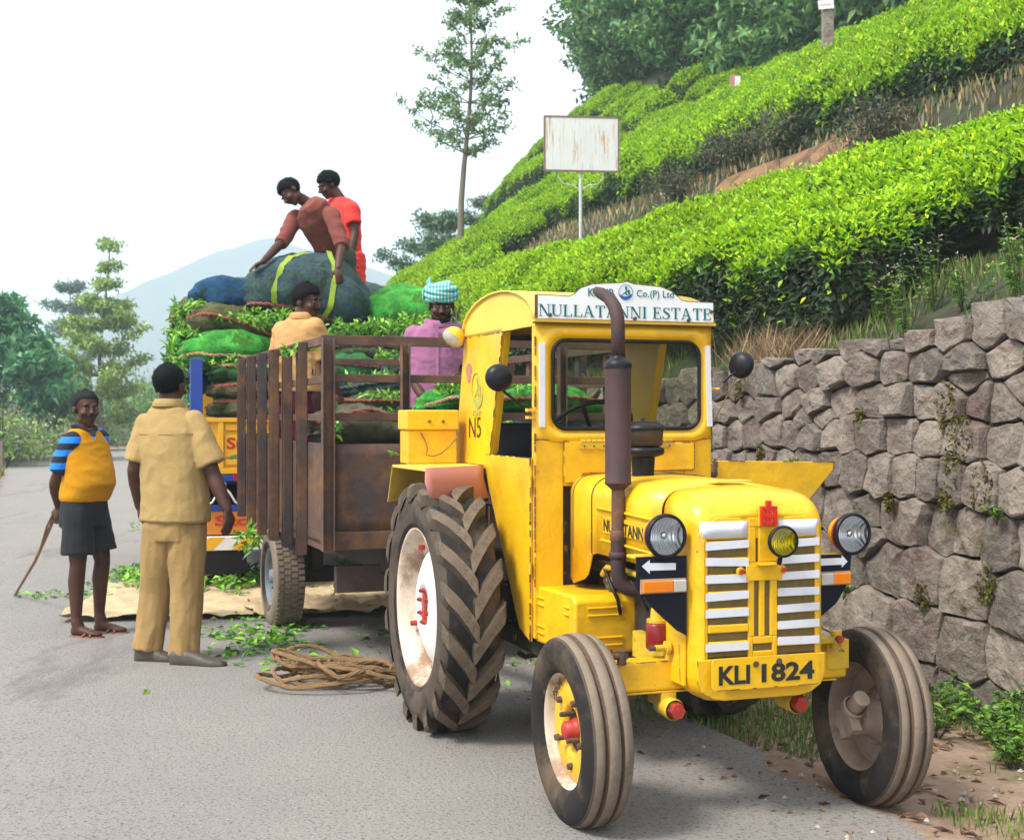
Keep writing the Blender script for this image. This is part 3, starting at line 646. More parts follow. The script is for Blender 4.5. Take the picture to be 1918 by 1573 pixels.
blades('roadside_grass', pts, .22, .03, GR+DRY[:2], 'dry and green grass along the left edge of the far road')
pts = []
for _ in range(9000):
    t = rng.uniform(6, 26); s = rng.uniform(8.2, 10.2)
    if 14.4 < t < 17.4 and 8.6 < s < 9.8 and rng.random() < .9: continue
    pts.append(W(s, t, gz(s, t)))
blades('slope_weeds', pts, .18, .03, DRY+[(.07, .10, .04), (.10, .13, .06)], 'brown weeds and dry stalks on the bare earth bank between tea rows', 'weeds')
pts = []
for _ in range(1300):
    t = rng.uniform(17, 25); s = rng.uniform(3.6, 5.9); pts.append(W(s, t, gz(s, t)))
blades('dry_reeds', pts, .7, .03, DRY, 'tall straw coloured dry stalks where the stone wall ends', 'dry grass')
# leaf litter on the verge
P = []; 
for _ in range(900):
    t = rng.uniform(3.2, 8.5); s = rng.uniform(2.4, 4.4); P.append(W(s, t, gz(s, t)+.012))
n = len(P); me = leaf_mesh('leaf_litter', P, rvec(nr, n)*[1, 1, .15], rvec(nr, n)*.4+[0, 0, 1], nr.uniform(.03, .09, n), nr.uniform(.015, .04, n), pick(nr, n, [(.16, .08, .04), (.28, .17, .10), (.11, .06, .035), (.40, .26, .18)], .3), 'leaf_cut', fold=.3); tag(link('leaf_litter', me), 'dead brown leaves littering the soil beside the road', 'dead leaves', kind='stuff')
# gravel
mb = MB().mat('dry_stone'); 
for _ in range(360):
    t = rng.uniform(3.2, 10); s = rng.uniform(2.6, 4.3); r_ = rng.uniform(.004, .017); p = W(s, t, gz(s, t)+r_*.4+.008); a = rng.uniform(0, 3)
    mb.add([p+V(r_*math.cos(a), r_*math.sin(a), 0), p+V(-r_*math.sin(a), r_*math.cos(a), 0), p-V(r_*math.cos(a), r_*math.sin(a), 0), p+V(r_*math.sin(a), -r_*math.cos(a), 0), p+V(0, 0, r_*.8)], [(0, 1, 4), (1, 2, 4), (2, 3, 4), (3, 0, 4)])
tag(mb.build('gravel'), 'loose pebbles along the soil verge', 'gravel', kind='stuff')
# leafy weeds (a thing each)
def weed_mesh(h, n, L, seed, pal, flower=None, spread=.12):
    r_ = np.random.default_rng(seed); P, D, N, C = [], [], [], []; stems = []
    ns = 7
    for k in range(ns):
        a = r_.uniform(0, 2*PI); e = spread*r_.uniform(.2, 1.4); hh = h*r_.uniform(.6, 1.1); top = np.array([e*math.cos(a), e*math.sin(a), hh]); stems.append(top)
        m = n//ns; u = r_.uniform(.15, 1, m)[:, None]; b = r_.uniform(0, 2*PI, m)
        P.append(top*u*[1, 1, 1]); D.append(np.stack([np.cos(b), np.sin(b), r_.uniform(-.2, .6, m)], 1)); N.append(rvec(r_, m)*.4+[0, 0, 1]); C.append(pick(r_, m, pal, .25))
    P, D, N, C = map(np.concatenate, (P, D, N, C))
    return leaf_mesh('leaves', P, D, N, r_.uniform(.6, 1.3, len(P))*L, r_.uniform(.45, .6, len(P))*L, C, 'leaf_young', fold=.15, droop=.25), stems
def weed(name, loc, h, n, L, seed, pal, label, group=None, flower=None, spread=.12, cat='weed'):
    me, st = weed_mesh(h, n, L, seed, pal, flower, spread); e = empty(name, loc, 0, label, cat, group); link('leaves', me, e)
    mb = MB().mat('bark_dark')
    for q in st: mb.tube([(0, 0, -.03), q*.5+np.array([.01, 0, 0]), q], .0025, 4)
    mb.build('stem', e)
    if flower:
        mb = MB().mat(flower)
        for q in st:
            for _ in range(3): mb.ball(np.array(q)+rng.uniform(0, .02)+np.array([rng.uniform(-.012, .012), rng.uniform(-.012, .012), 0]), rng.uniform(.003, .006), 6, 4)
        mb.build('flower', e)['kind'] = 'stuff'
    return e
LG = [(.17, .34, .04), (.11, .25, .035), (.24, .40, .06), (.07, .17, .03)]
i = 0
for (t, s) in ((5.25, 4.05), (5.05, 4.25), (5.45, 4.3), (4.75, 4.1), (4.85, 4.4), (5.6, 4.1), (4.45, 4.3), (5.2, 4.38), (4.6, 3.95), (5.75, 4.35), (6.0, 4.25), (4.2, 4.1)):
    weed('leafy_weed', W(s, t, gz(s, t)), rng.uniform(.16, .30), 200, .05, 100+i, LG, 'low leafy green weed clump at the foot of the stone wall', 'weeds at the foot of the wall', spread=.2); i += 1
for (t, s) in ((6.5, 5.2), (6.2, 5.3), (5.9, 5.1), (6.9, 5.3), (7.3, 5.2), (5.6, 5.4), (7.8, 5.2), (8.4, 5.1), (6.4, 5.6), (5.3, 5.3), (6.7, 4.95), (5.75, 5.45), (9.2, 5.2), (8.0, 5.5)):
    weed('flowering_weed', W(s, t, gz(s, t)), rng.uniform(.25, .55), 130, .045, 200+i, LG, 'thin flowering weed with small white heads on the bank above the wall', 'flowering weeds above the wall', flower='dry_stone', spread=.13); i += 1
for (t, z) in ((7.15, 1.13), (5.3, .95), (6.6, .42)):
    weed('wall_fern', W(4.44, t, z), .06, 40, .04, 300+i, LG, 'little green plant rooted in a joint of the stone wall', 'plants in the wall joints', spread=.05); i += 1
# dry tuft hanging at the left end of the wall
P = []
for _ in range(900): t = rng.gauss(8.0, .22); s = rng.gauss(4.9, .15); P.append(W(s, t, 1.78+rng.uniform(-.05, .1)))
blades('dry_tuft', P, .26, .008, DRY[:2]+[(.22, .14, .09)], 'clump of dry brown stalks overhanging the wall top behind the cab', 'dry grass', lean=.9)
# ------------------------------------------------------------------ trees
def tree(name, loc, h, spec, label, seed, cat='tree', group=None, trunk='bark'):
    """spec: list of (height frac, reach, count), leaf size, leaf count, palette, clump radius, trunk radius"""
    lv, lsize, ln, pal, cr, tr = spec; r_ = random.Random(seed); e = empty(name, loc, r_.uniform(0, 360) if group else 0, label, cat, group)
    mb = MB().mat(trunk); bend = [V(.02*h*math.sin(u*5+seed), .02*h*math.cos(u*4+seed), u*h) for u in np.linspace(0, 1, 9)]; bend[0] = V(0, 0, -.3)
    mb.tube(bend, [tr*(1-.88*u)+.006 for u in np.linspace(0, 1, 9)], 8); C = []
    for (f, reach, cnt_) in lv:
        for k in range(cnt_):
            a = 2*PI*k/cnt_+r_.uniform(-.5, .5); rc = reach*r_.uniform(.55, 1.15); b0 = V(.02*h*math.sin(f*5+seed), .02*h*math.cos(f*4+seed), f*h)
            tip = b0+V(rc*math.cos(a), rc*math.sin(a), rc*r_.uniform(.15, .6)); mid = (b0+tip)/2+V(0, 0, -.05*rc)
            mb.tube([b0, mid, tip], [tr*.35*(1.1-f), tr*.2*(1.1-f)+.003, .004], 5)
            C += [tuple(tip), tuple(tip*.75+b0*.25), tuple(mid)] if reach > 1.2*cr else [tuple(tip)]
    mb.build('trunk', e); C = np.array(C); n = ln; k = nr.integers(0, len(C), n)
    off = rvec(nr, n)*(nr.random((n, 1))**.6)*np.array([cr, cr, cr*.6]); D = rvec(nr, n)+[0, 0, .2]; N = rvec(nr, n)+[0, 0, .9]
    me = leaf_mesh('crown', C[k]+off, D, N, nr.uniform(.6, 1.4, n)*lsize, nr.uniform(.6, 1.2, n)*lsize*.5, pick(nr, n, pal, .3), 'leaf_far'); link('crown', me, e); return e
PAL_D = [(.10, .21, .07), (.14, .27, .09), (.06, .13, .05), (.20, .33, .10)]; PAL_B = [(.12, .26, .09), (.17, .32, .11), (.08, .19, .07), (.24, .38, .13)]; PAL_L = [(.24, .40, .08), (.30, .44, .10), (.17, .32, .08)]
def at(px, Y, z): return V((px-959)/2500*Y, Y, z)
p = at(873, 31, 0); st_ = (p.x*c20+p.y*s20, -p.x*s20+p.y*c20); gzt = gz(*st_)
tree('silver_oak', (p.x, p.y, gzt), 1.45+800/2500*31-gzt, ([(.42, 1.1, 4), (.47, 1.6, 6), (.53, 1.35, 6), (.60, 1.2, 6), (.67, 1.15, 6), (.74, 1.05, 6), (.81, .9, 5), (.88, .75, 5), (.94, .5, 5), (.99, .3, 4)], .12, 5200, [(.15, .25, .11), (.21, .32, .13), (.11, .19, .10), (.28, .38, .15)], .20, .08), 'slender young tree with airy layered crown standing alone on the tea slope', 4)
p = at(830, 46, 0); tree('feathery_tree', (p.x, p.y, 2.2), 6.4, ([(.3, 1.6, 5), (.45, 2.0, 7), (.6, 2.0, 7), (.75, 1.5, 6), (.9, .9, 5)], .17, 11000, [(.18, .28, .18), (.22, .34, .20), (.12, .20, .13)], .5, .09), 'bushy pale feathery tree at the foot of the slope behind the slender tree', 8)
p = at(905, 52, 0); tree('feathery_tree', (p.x, p.y, 4.0), 6.0, ([(.4, 1.0, 5), (.6, 1.2, 6), (.8, .9, 6), (.95, .5, 4)], .16, 4500, [(.18, .24, .16), (.22, .26, .19)], .35, .07), 'thin half-bare tree on the ridge just right of the slender tree trunk', 9)
p = at(5, 44, -1); tree('broadleaf_tree', p, 6.2, ([(.30, 2.3, 6), (.42, 2.5, 7), (.55, 2.2, 7), (.7, 1.6, 6), (.84, 1.2, 5), (.95, .5, 4)], .36, 7500, [(.09, .30, .13), (.13, .36, .15), (.06, .21, .10), (.17, .40, .16)], .55, .12), 'dark green broadleaf tree at the left edge behind the road bend', 12)
p = at(196, 56, -1); tree('conical_tree', p, 9.8, ([(.22, 2.0, 7), (.32, 2.1, 8), (.42, 1.9, 8), (.52, 1.7, 8), (.62, 1.5, 7), (.70, 1.2, 6), (.80, .45, 4), (.88, .35, 3), (.97, .35, 3)], .22, 11500, [(.30, .42, .10), (.38, .50, .12), (.22, .34, .10)], .46, .13), 'tall pointed tree with a dark trunk rising behind the scrub at left', 15)
p = at(128, 80, -2); tree('wispy_tree', p, 11.8, ([(.55, 1.2, 5), (.7, 1.9, 6), (.82, 1.5, 6), (.93, .9, 5)], .22, 4500, [(.20, .30, .24), (.16, .25, .20)], .5, .12), 'pale wispy tree half hidden left of the tall pointed tree', 17)
# forest above the tea
FP_ = []
for k in range(5):
    r_ = random.Random(50+k); FP_.append(tree('forest_tree', (0, 0, -200), 6.2+.5*k, ([(.12, 1.7, 7), (.25, 2.1, 8), (.42, 2.2, 9), (.6, 1.9, 8), (.78, 1.5, 7), (.93, .8, 6)], .28, 9000, PAL_D if k % 2 else PAL_B, .75, .14), None, 60+k, 'tree', 'dark forest trees above the tea slope', 'bark_dark'))
fr = random.Random(9); first = [True]*5; nfor = 0; tries = 0; placed = []
while nfor < 64 and tries < 6000:
    tries += 1; t = fr.uniform(27, 62); s = fr.uniform(17.5, 40)
    sp = s-ch(t); lim = 18.2 if t < 31 else lerp(t, [31, 36, 50, 66], [18.2, 17.2, 17.0, 17.0])
    p = W(s, t, 0); px = 959+2500*p.x/p.y
    if sp < lim or px < 1165 or px > 1740: continue
    if any((p-q).length < 1.9 for q in placed): continue
    placed.append(p); k = nfor % 5; g = gz(s, t)
    o = FP_[k] if first[k] else copy_tree(FP_[k]); first[k] = False
    o.location = (p.x, p.y, g-.3); o.rotation_euler = (0, 0, fr.uniform(0, 6.28)); q = fr.uniform(.8, 1.25); o.scale = (q, q, q)
    o['label'] = ['dense dark green forest tree on the steep slope above the tea', 'bluish green bushy forest tree on the steep slope above the tea'][k % 2 == 0]
    o['group'] = ['dark forest trees above the tea slope', 'bluish forest trees above the tea slope'][k % 2 == 0]; nfor += 1
# undergrowth of the forest edge and blossom
P = []; 
for _ in range(2600):
    t = fr.uniform(27, 60); s = fr.uniform(17.6, 36); sp = s-ch(t); p = W(s, t, 0); px = 959+2500*p.x/p.y
    if sp > (18 if t < 31 else lerp(t, [31, 36, 50, 66], [17.8, 16.7, 16.6, 16.6])) and px > 1100+fr.uniform(0, 40): P.append(W(s, t, gz(s, t)+fr.uniform(.2, 1.4)))
o = tuft_cloud('undergrowth', P, (.7, .7, .6), 60000, .26, PAL_D+[(.12, .14, .06), (.09, .12, .07)]); tag(o, 'tangled undergrowth filling the forest floor above the tea', 'undergrowth', kind='stuff')
P = [W(*q) for q in ()] or [at(1415+fr.gauss(0, 40), 44+fr.uniform(-2, 2), 1.45+(780-fr.gauss(105, 38))/2500*44) for _ in range(60)]
# shrubs on the earth bank
def shrub(loc, r_, h, n, size, pal, label, group, seed, name='shrub'):
    e = empty(name, loc, 0, label, 'shrub', group); rg = np.random.default_rng(seed); m = n
    q = rvec(rg, m)*(rg.random((m, 1))**.45)*[r_, r_, h*.5]*(1+.25*np.sin(5*rg.random((m, 1))*6)); q[:, 2] = np.abs(q[:, 2])*1.0+h*.25+rg.uniform(-.2, .2, m)*h
    link('foliage', leaf_mesh('foliage', q, rvec(rg, m)+[0, 0, .4], rvec(rg, m)+[0, 0, .6], rg.uniform(.6, 1.4, m)*size, rg.uniform(.6, 1.2, m)*size*.4, pick(rg, m, pal, .35), 'leaf_far'), e)
    mb = MB().mat('bark_dark'); rr_ = random.Random(seed)
    for _ in range(9): a = rr_.uniform(0, 6.28); u = rr_.uniform(.3, .9); mb.tube([(0, 0, -.1), (u*r_*.4*math.cos(a), u*r_*.4*math.sin(a), h*.4), (u*r_*math.cos(a), u*r_*math.sin(a), h*rr_.uniform(.6, 1.05))], [.03*r_, .018*r_, .006], 5)
    mb.build('stem', e); return e
for i, (s, t) in enumerate(((10.0, 15.9), (10.15, 16.7), (10.0, 17.5), (10.2, 18.2), (10.6, 16.3), (10.6, 17.3), (9.5, 18.6), (9.4, 13.2))):
    shrub(W(s, t, gz(s, t)), .55, .7, 1100, .07, [(.07, .10, .05), (.12, .14, .08), (.18, .14, .09)], 'scrubby grey green bush on the bare earth bank between the tea rows', 'scrub bushes on the earth bank', 400+i)
# scrub beyond the bend
GREY = [(.25, .25, .18), (.34, .31, .25), (.19, .21, .13), (.28, .32, .18)]; k = 0
for i in range(34):
    Y = 38+fr.uniform(0, 16) if i % 2 else 57+fr.uniform(0, 12); px = fr.uniform(-30, 345)
    if Y < 57: px = fr.uniform(-60, 18) if Y < 50 else fr.uniform(-60, 40)
    p = at(px, Y, 0); g = gz(p.x*c20+p.y*s20, -p.x*s20+p.y*c20); gr = fr.random() < .5
    shrub((p.x, p.y, max(g, -1.2)), fr.uniform(1.3, 2.1), fr.uniform(1.6, 2.6), 1500, .17, GREY if gr else PAL_L+GREY[:1], 'dusty grey brown scrub bush beside the far road bend' if gr else 'yellowish green scrub bush beside the far road bend', 'grey scrub by the bend' if gr else 'green scrub by the bend', 500+i)
for i in range(16):
    px = fr.uniform(20, 350); Y = fr.uniform(66, 82); p = at(px, Y, -.6)
    shrub(p, fr.uniform(2.2, 3.0), fr.uniform(3.6, 5.2), 2200, .24, PAL_L+PAL_B, 'tall leafy green bush in the thicket behind the road bend', 'thicket behind the bend', 700+i)
mb = MB().mat('bark'); mb.bb((-.05, -.05, -.4), (.05, .05, .95)); p = at(3, 33, -.1); o = mb.build('roadside_post', None, .01); o.location = p; tag(o, 'short weathered post on the left road edge in the distance', 'post')
# ------------------------------------------------------------------ signs on the slope
p = at(1088, 21.2, 0); s_, t_ = p.x*c20+p.y*s20, -p.x*s20+p.y*c20; g = gz(s_, t_)
sg = empty('blank_signboard', (p.x, p.y, g), 6, 'rusty white blank metal board on a single grey pole above the tea bushes', 'signboard')
zb, zt = 1.45+459/2500*21.2-g, 1.45+560/2500*21.2-g
mb = MB().mat('pole_grey'); mb.cyl((0, 0.03, -.1), (0, 0.03, zt-.1), .026, n=14); mb.build('pole', sg)
mb = MB().mat('silver_sign'); mb.bb((-.575, -.02, zb+.01), (.60, -.008, zt)); mb.build('panel', sg)
mb = MB().mat('sign_frame')
for a, b in (((-.59, -.01, zb), (.61, -.01, zb)), ((-.59, -.01, zt), (.61, -.01, zt)), ((-.585, -.01, zb), (-.585, -.01, zt)), ((.605, -.01, zb), (.605, -.01, zt))): mb.bar(a, b, .03, .03)
mb.build('frame', sg)
mb = MB().mat('pole_grey')
for sx in (-1, 1): mb.tube([(sx*.36, 0, zb), (sx*.36, .01, zb-.10), (sx*.28, .02, zb-.20), (sx*.12, .02, zb-.22), (sx*.02, .03, zb-.30)], .010, 6)
mb.build('bracket', sg)
p = at(1550, 26, 0); g = 1.45+(780-82)/2500*26
po = empty('stone_pillar', (p.x, p.y, g-.9), 0, 'rough grey stone pillar in the upper tea with a small white sign', 'pillar')
mb = MB().mat('stone'); mb.box((0, 0, .9), (.23, .23, 2.9), taper=.85); mb.build('post', po, .02)
mb = MB().mat('sign_white'); mb.box((-.06, -.13, 1.62), (.30, .012, .17), Matrix.Rotation(R(-5), 3, 'Y')); sg2 = mb.build('sign_plate', po)
text('Nullatanni Estate'[:9], (-.19, -.137, 1.585), (1, 0, .08), (0, 0, 1), .26, .05, 'red_letter', sg2)
p = at(1381, 30, 0); g = 1.45+(780-160)/2500*30
mb = MB().mat('brown_primer'); mb.bb((-.16, -.04, -.5), (.06, .04, .22)); mb.mat('sign_white'); mb.bb((-.06, -.052, -.04), (.06, -.041, .18)); o = mb.build('marker_post', None, .004); o.location = (p.x, p.y, g); tag(o, 'small brown marker post with a white tag on the tea ridge', 'marker')
# ================================================================== TRACTOR
T = empty('tractor', (.805, 4.944, 0), 19, 'yellow tractor with arched metal cab, name board, tall rusty exhaust and number plate', 'tractor')
T['label'] = 'yellow tractor with arched cab roof, rusty upright exhaust and round headlamps parked on the road'
XR, ZU = (1, 0, 0), (0, 0, 1)
def rr(cx, cz, w, h, r, n=6):
    out = []
    for (sx, sz, a0) in ((1, 1, 0), (-1, 1, 90), (-1, -1, 180), (1, -1, 270)):
        for i in range(n+1):
            a = R(a0+90*i/n); out.append((cx+sx*(w/2-r)+r*math.cos(a), cz+sz*(h/2-r)+r*math.sin(a)))
    return out
# ---- cab front with windscreen opening
def ring_sheet(mb, rings):
    n = len(rings[0]); vs = [p for r_ in rings for p in r_]
    mb.add(vs, [(i*n+j, i*n+(j+1) % n, (i+1)*n+(j+1) % n, (i+1)*n+j) for i in range(len(rings)-1) for j in range(n)], True)
CF = .95; WX, WZ, WW, WH = .008, 1.588, .70, .385
mb = MB().mat('yellow_paint')
def ringat(w, h, r, y, n=6): return [(x, y, z) for x, z in rr(WX, WZ, w, h, r, n)]
outer = []
for x, z in rr(WX, WZ, 1, 1, .02, 6):
    dx, dz = x-WX, z-WZ; k = max(abs(dx), abs(dz)); u, v_ = dx/k, dz/k
    outer.append((.42*u, CF, (WZ+(1.862-WZ)*v_) if v_ > 0 else (WZ+(WZ-1.352)*v_)))
ring_sheet(mb, [[(x, y+.02, z) for x, y, z in outer], outer, ringat(WW+.115, WH+.115, .085, CF), ringat(WW+.105, WH+.105, .085, CF-.010), ringat(WW+.045, WH+.045, .07, CF-.013),
               ringat(WW+.035, WH+.035, .07, CF-.005), ringat(WW+.008, WH+.008, .062, CF-.004), ringat(WW, WH, .06, CF+.012)])
o = mb.build('cab_front', T)
mb = MB().mat('yellow_paint')
mb.bb((-.42, CF, .715), (-.29, CF+.02, 1.350)); mb.bb((.29, CF, .715), (.42, CF+.02, 1.350)); mb.bb((-.2895, CF+.001, 1.15), (.2895, CF+.021, 1.350))
mb.build('cab_lower_panel', T, .004)
mb = MB().mat('black_paint'); mb.tube([(x, CF-.006, z) for x, z in rr(WX, WZ, WW-.004, WH-.004, .06, 8)], .0085, 8, closed=True); mb.build('window_seal', T)
mb = MB().mat('window_glass'); mb.poly([(x, CF-.002, z) for x, z in rr(WX, WZ, WW-.006, WH-.006, .06, 8)], (0, .004, 0)); mb.build('windscreen', T)
# hinged flap below the windscreen
mb = MB().mat('yellow_paint'); mb.poly([(x, CF-.012, z) for x, z in ((-.292, 1.343), (.33, 1.335), (.33, 1.215), (-.20, 1.205), (-.235, 1.165), (-.292, 1.165))], (0, .010, 0)); mb.build('hinged_flap', T, .003)
for cx in (-.155, .16):
    mb = MB().mat('yellow_grimy'); mb.bb((cx-.065, CF-.006, 1.348), (cx+.065, CF-.001, 1.378)); mb.bb((cx-.065, CF-.018, 1.310), (cx+.065, CF-.0125, 1.338))
    for k in range(5): mb.cyl((cx-.06+k*.025, CF-.014, 1.3435), (cx-.04+k*.025, CF-.014, 1.3435), .007, n=10)
    mb.mat('rust')
    for k in range(3):
        for zz, yy in ((1.364, CF-.006), (1.322, CF-.018)): mb.cyl((cx-.045+k*.045, yy, zz), (cx-.045+k*.045, yy-.004, zz), .004, n=8)
    mb.build('hinge', T)
for cx, lean in ((-.392, 0), (.400, .006)):
    mb = MB().mat('tape_white'); mb.poly([(cx-.0125-lean, CF-.0155, 1.765), (cx+.0125-lean, CF-.0155, 1.765), (cx+.0125+lean, CF-.0155, 1.405), (cx-.0125+lean, CF-.0155, 1.405)], (0, .012, 0)); mb.build('reflective_strip', T)
mb = MB().mat('yellow_pale'); mb.bb((-.435, CF-.028, 1.853), (.43, CF-.002, 1.864)); mb.mat('rust'); mb.bb((-.435, CF-.029, 1.848), (.43, CF-.004, 1.8525)); mb.build('sign_ledge', T, .002)
# name board
top = [(-.427, 1.966), (-.352, 1.967), (-.278, 1.964), (-.254, 1.975), (-.222, 2.002), (-.171, 2.019), (-.09, 2.026), (-.023, 2.031), (-.008, 2.036), (.027, 2.026), (.09, 2.022), (.153, 2.018), (.204, 2.001), (.256, 1.962), (.285, 1.957), (.411, 1.955)]
mb = MB().mat('sign_white'); mb.poly([(x, .915, z) for x, z in top]+[(.411, .915, 1.868), (-.427, .915, 1.868)], (0, .006, 0)); sb = mb.build('name_board', T)
mb = MB().mat('rust'); mb.tube([(x, .918, z) for x, z in top], .0035, 6, smooth=False); mb.bar((-.427, .918, 1.868), (-.427, .918, 1.968), .012, .008); mb.build('rusty_edge', sb)
serif_text('NULLATANNI ESTATE', (-.418, .914, 1.878), XR, ZU, .822, .050, 'teal_letter', sb)
text('KDHP', (-.190, .914, 1.968), XR, ZU, .118, .034, 'teal_letter', sb, bold=.008); text('Co.(P) Ltd', (.038, .914, 1.962), XR, ZU, .178, .040, 'teal_letter', sb)
def emblem(o, right, up, r, ring, body, parent):
    o, right, up = Vector(o), Vector(right), Vector(up); nn = right.cross(up); P = lambda a, b, d=0.: o+right*a*r+up*b*r+nn*(.0012+d)
    mb = MB().mat(ring); mb.tube([P(math.cos(a), math.sin(a)) for a in np.linspace(0, 2*PI, 32, endpoint=False)], r*.035, 6, closed=True)
    def blob(pts, k=0): mb.poly([P(a, b) for a, b in pts], nn*(.001+k*.0001))
    blob([(math.cos(a)*.93, math.sin(a)*.93) for a in np.linspace(PI*1.02, PI*1.98, 16)]+[(.62, -.28), (.30, -.48), (-.10, -.62), (-.5, -.50), (-.75, -.2)] if False else [(math.cos(a)*.93, math.sin(a)*.93) for a in np.linspace(PI*1.12, PI*1.93, 14)]+[(.55, -.38), (.2, -.55), (-.25, -.58), (-.6, -.42)])
    mb.mat(body)
    blob([(-.12, .62), (.0, .80), (.14, .72), (.22, .45), (.10, .12), (.0, .30), (-.10, .45)], 1)
    blob([(.0, .18), (.14, .14), (.10, -.12), (.28, -.42), (.16, -.46), (-.10, -.18), (-.5, -.40), (-.55, -.32), (-.14, .0)], 2)
    blob([(.42+.2*math.cos(a), .12+.22*math.sin(a)) for a in np.linspace(0, 2*PI, 12, endpoint=False)], 3); blob([(.36, -.05), (.60, -.08), (.62, -.32), (.34, -.32)], 4)
    mb.build('emblem', parent)
emblem((-.014, .914, 1.990), Vector(XR), Vector(ZU), .033, 'blue_ink', 'teal_letter', sb)
mb = MB().mat('rust')
for x, z in ((-.365, 1.882), (.03, 1.876), (.288, 1.874), (.40, 1.915)): mb.cyl((x, .914, z), (x, .905, z), .009, .007, 10)
mb.build('bolt', sb)
# ---- cab sides, roof
for sx in (-1, 1):
    x0 = sx*.42
    mb = MB().mat('yellow_paint'); mb.poly([(x0, y, z) for y, z in ((1.985, 1.855), (2.15, 1.217), (1.60, 1.217), (1.385, 1.855))], (-sx*.012, 0, 0)); sp = mb.build('side_panel', T, .003)
    mb = MB().mat('yellow_paint'); mb.bar((x0-sx*.0275, 1.40, 1.85), (x0-sx*.0275, 1.612, 1.222), .03, .03); mb.build('door_post', T, .002)
    mb = MB().mat('yellow_paint'); mb.bb((x0+sx*.001, .952, .50), (x0-sx*.034, .99, 1.35)); mb.bb((x0+sx*.001, .971, 1.3505), (x0-sx*.034, .99, 1.86)); mb.build('corner_post', T, .003)
    arch = [(1.4675-.5175*math.cos(a), 1.860+.158*math.sin(a)) for a in np.linspace(0, PI, 17)]
    mb = MB().mat('yellow_pale'); mb.poly([(x0, y, z) for y, z in [(.95, 1.838)]+arch+[(1.985, 1.838)]], (-sx*.01, 0, 0)); mb.build('roof_end', T, .002)
    if sx < 0:
        emblem((x0-.001, 1.765, 1.575), Vector((0, -1, 0)), Vector((0, .12, 1)).normalized(), .088, 'teal_faded', 'teal_faded', sp)
        text('KDHP', (x0-.001, 1.835, 1.452), (0, -1, 0), ZU, .13, .028, 'teal_faded', sp)
        text('N5', (x0-.001, 1.90, 1.345), (0, -1, .02), ZU, .19, .098, 'black_letter', sp, bold=-.004)
        mb = MB().mat('brown_primer'); mb.poly([(x0-.0012, 1.905+.045*math.cos(a)*(1+.3*math.sin(3*a)), 1.665+.05*math.sin(a)) for a in np.linspace(0, 2*PI, 14, endpoint=False)], (-.0006, 0, 0)); mb.build('primer_patch', sp)
mb = MB().mat('yellow_pale'); K = 17
vs = []; fs = []
for x in (-.432, .432):
    for y, z in arch: vs.append((x, y+(-.004 if y < 1 else .004 if y > 1.9 else 0), z+.006))
fs = [(i, i+1, K+i+1, K+i) for i in range(K-1)]; mb.add(vs, fs, True); ro = mb.build('roof', T)
sm = ro.modifiers.new('s', 'SOLIDIFY'); sm.thickness = .008; sm.offset = 0
mb = MB().mat('rust_dark'); mb.add([(x*.96, y, z-.004) for x, y, z in vs], fs, True); mb.bb((-.40, 1.955, 1.835), (.40, 1.985, 1.857)); mb.build('roof_lining', T)
# left door panel (closed) and right one swung open
dp = [(1.585, 1.272), (.955, 1.272), (.955, .485), (1.115, .525)]
mb = MB().mat('yellow_paint'); mb.poly([(-.4225, y, z) for y, z in ((1.60, 1.272), (.972, 1.272), (.972, .485), (1.115, .525), (1.60, 1.19))], (-.012, 0, 0)); d1 = mb.build('door_panel', T, .003)
mb = MB().mat('yellow_grimy')
for z in (1.17, .80): mb.cyl((-.437, .965, z-.025), (-.437, .965, z+.025), .008, n=10)
mb.build('door_hinge', d1)
mb = MB().mat('yellow_paint'); mb.poly([(x, .95, z) for x, z in ((.445, 1.252), (1.055, 1.240), (1.050, 1.205), (.93, 1.075), (.56, .525), (.445, .485))], (0, .012, 0)); d2 = mb.build('door_panel', T, .003)
d2['label'] = 'open right door panel'
mb = MB().mat('rust'); mb.cyl((.437, .955, 1.12), (.437, .955, 1.20), .011, n=10); mb.cyl((.437, .955, .62), (.437, .955, .68), .009, n=10); mb.build('door_hinge', d2)
# seat, steering wheel
mb = MB().mat('black_paint'); mb.loft([((-.20, 1.62, 1.16), XR, (0, 1, 0), .20, .04), ((-.20, 1.60, 1.30), XR, (0, 1, 0), .21, .04), ((-.20, 1.63, 1.42), XR, (0, 1, 0), .17, .03)], 16, e=3); mb.loft([((-.2, 1.42, 1.09), XR, (0, 1, 0), .2, .2), ((-.2, 1.42, 1.16), XR, (0, 1, 0), .2, .2)], 16, e=4); mb.build('seat', T, .01)
mb = MB().mat('black_paint'); a = Matrix.Rotation(R(-38), 3, 'X')
mb.tube([Vector((-.04, 1.25, 1.40))+a @ Vector((.19*math.cos(t), .19*math.sin(t), 0)) for t in np.linspace(0, 2*PI, 28, endpoint=False)], .011, 8, closed=True)
for t in (0, 2.1, 4.2): mb.bar(Vector((-.04, 1.25, 1.39)), Vector((-.04, 1.25, 1.40))+a @ Vector((.19*math.cos(t), .19*math.sin(t), 0)), .02, .006)
mb.cyl((-.04, 1.25, 1.39), (-.04, 1.0, 1.15), .018, n=10); mb.build('steering_wheel', T)
mb = MB().mat('engine_grime'); mb.bb((-.385, CF+.0225, .55), (.385, CF+.03, 1.349)); mb.bb((-.385, CF+.031, 1.02), (.385, 1.9, 1.03)); mb.build('firewall', T)
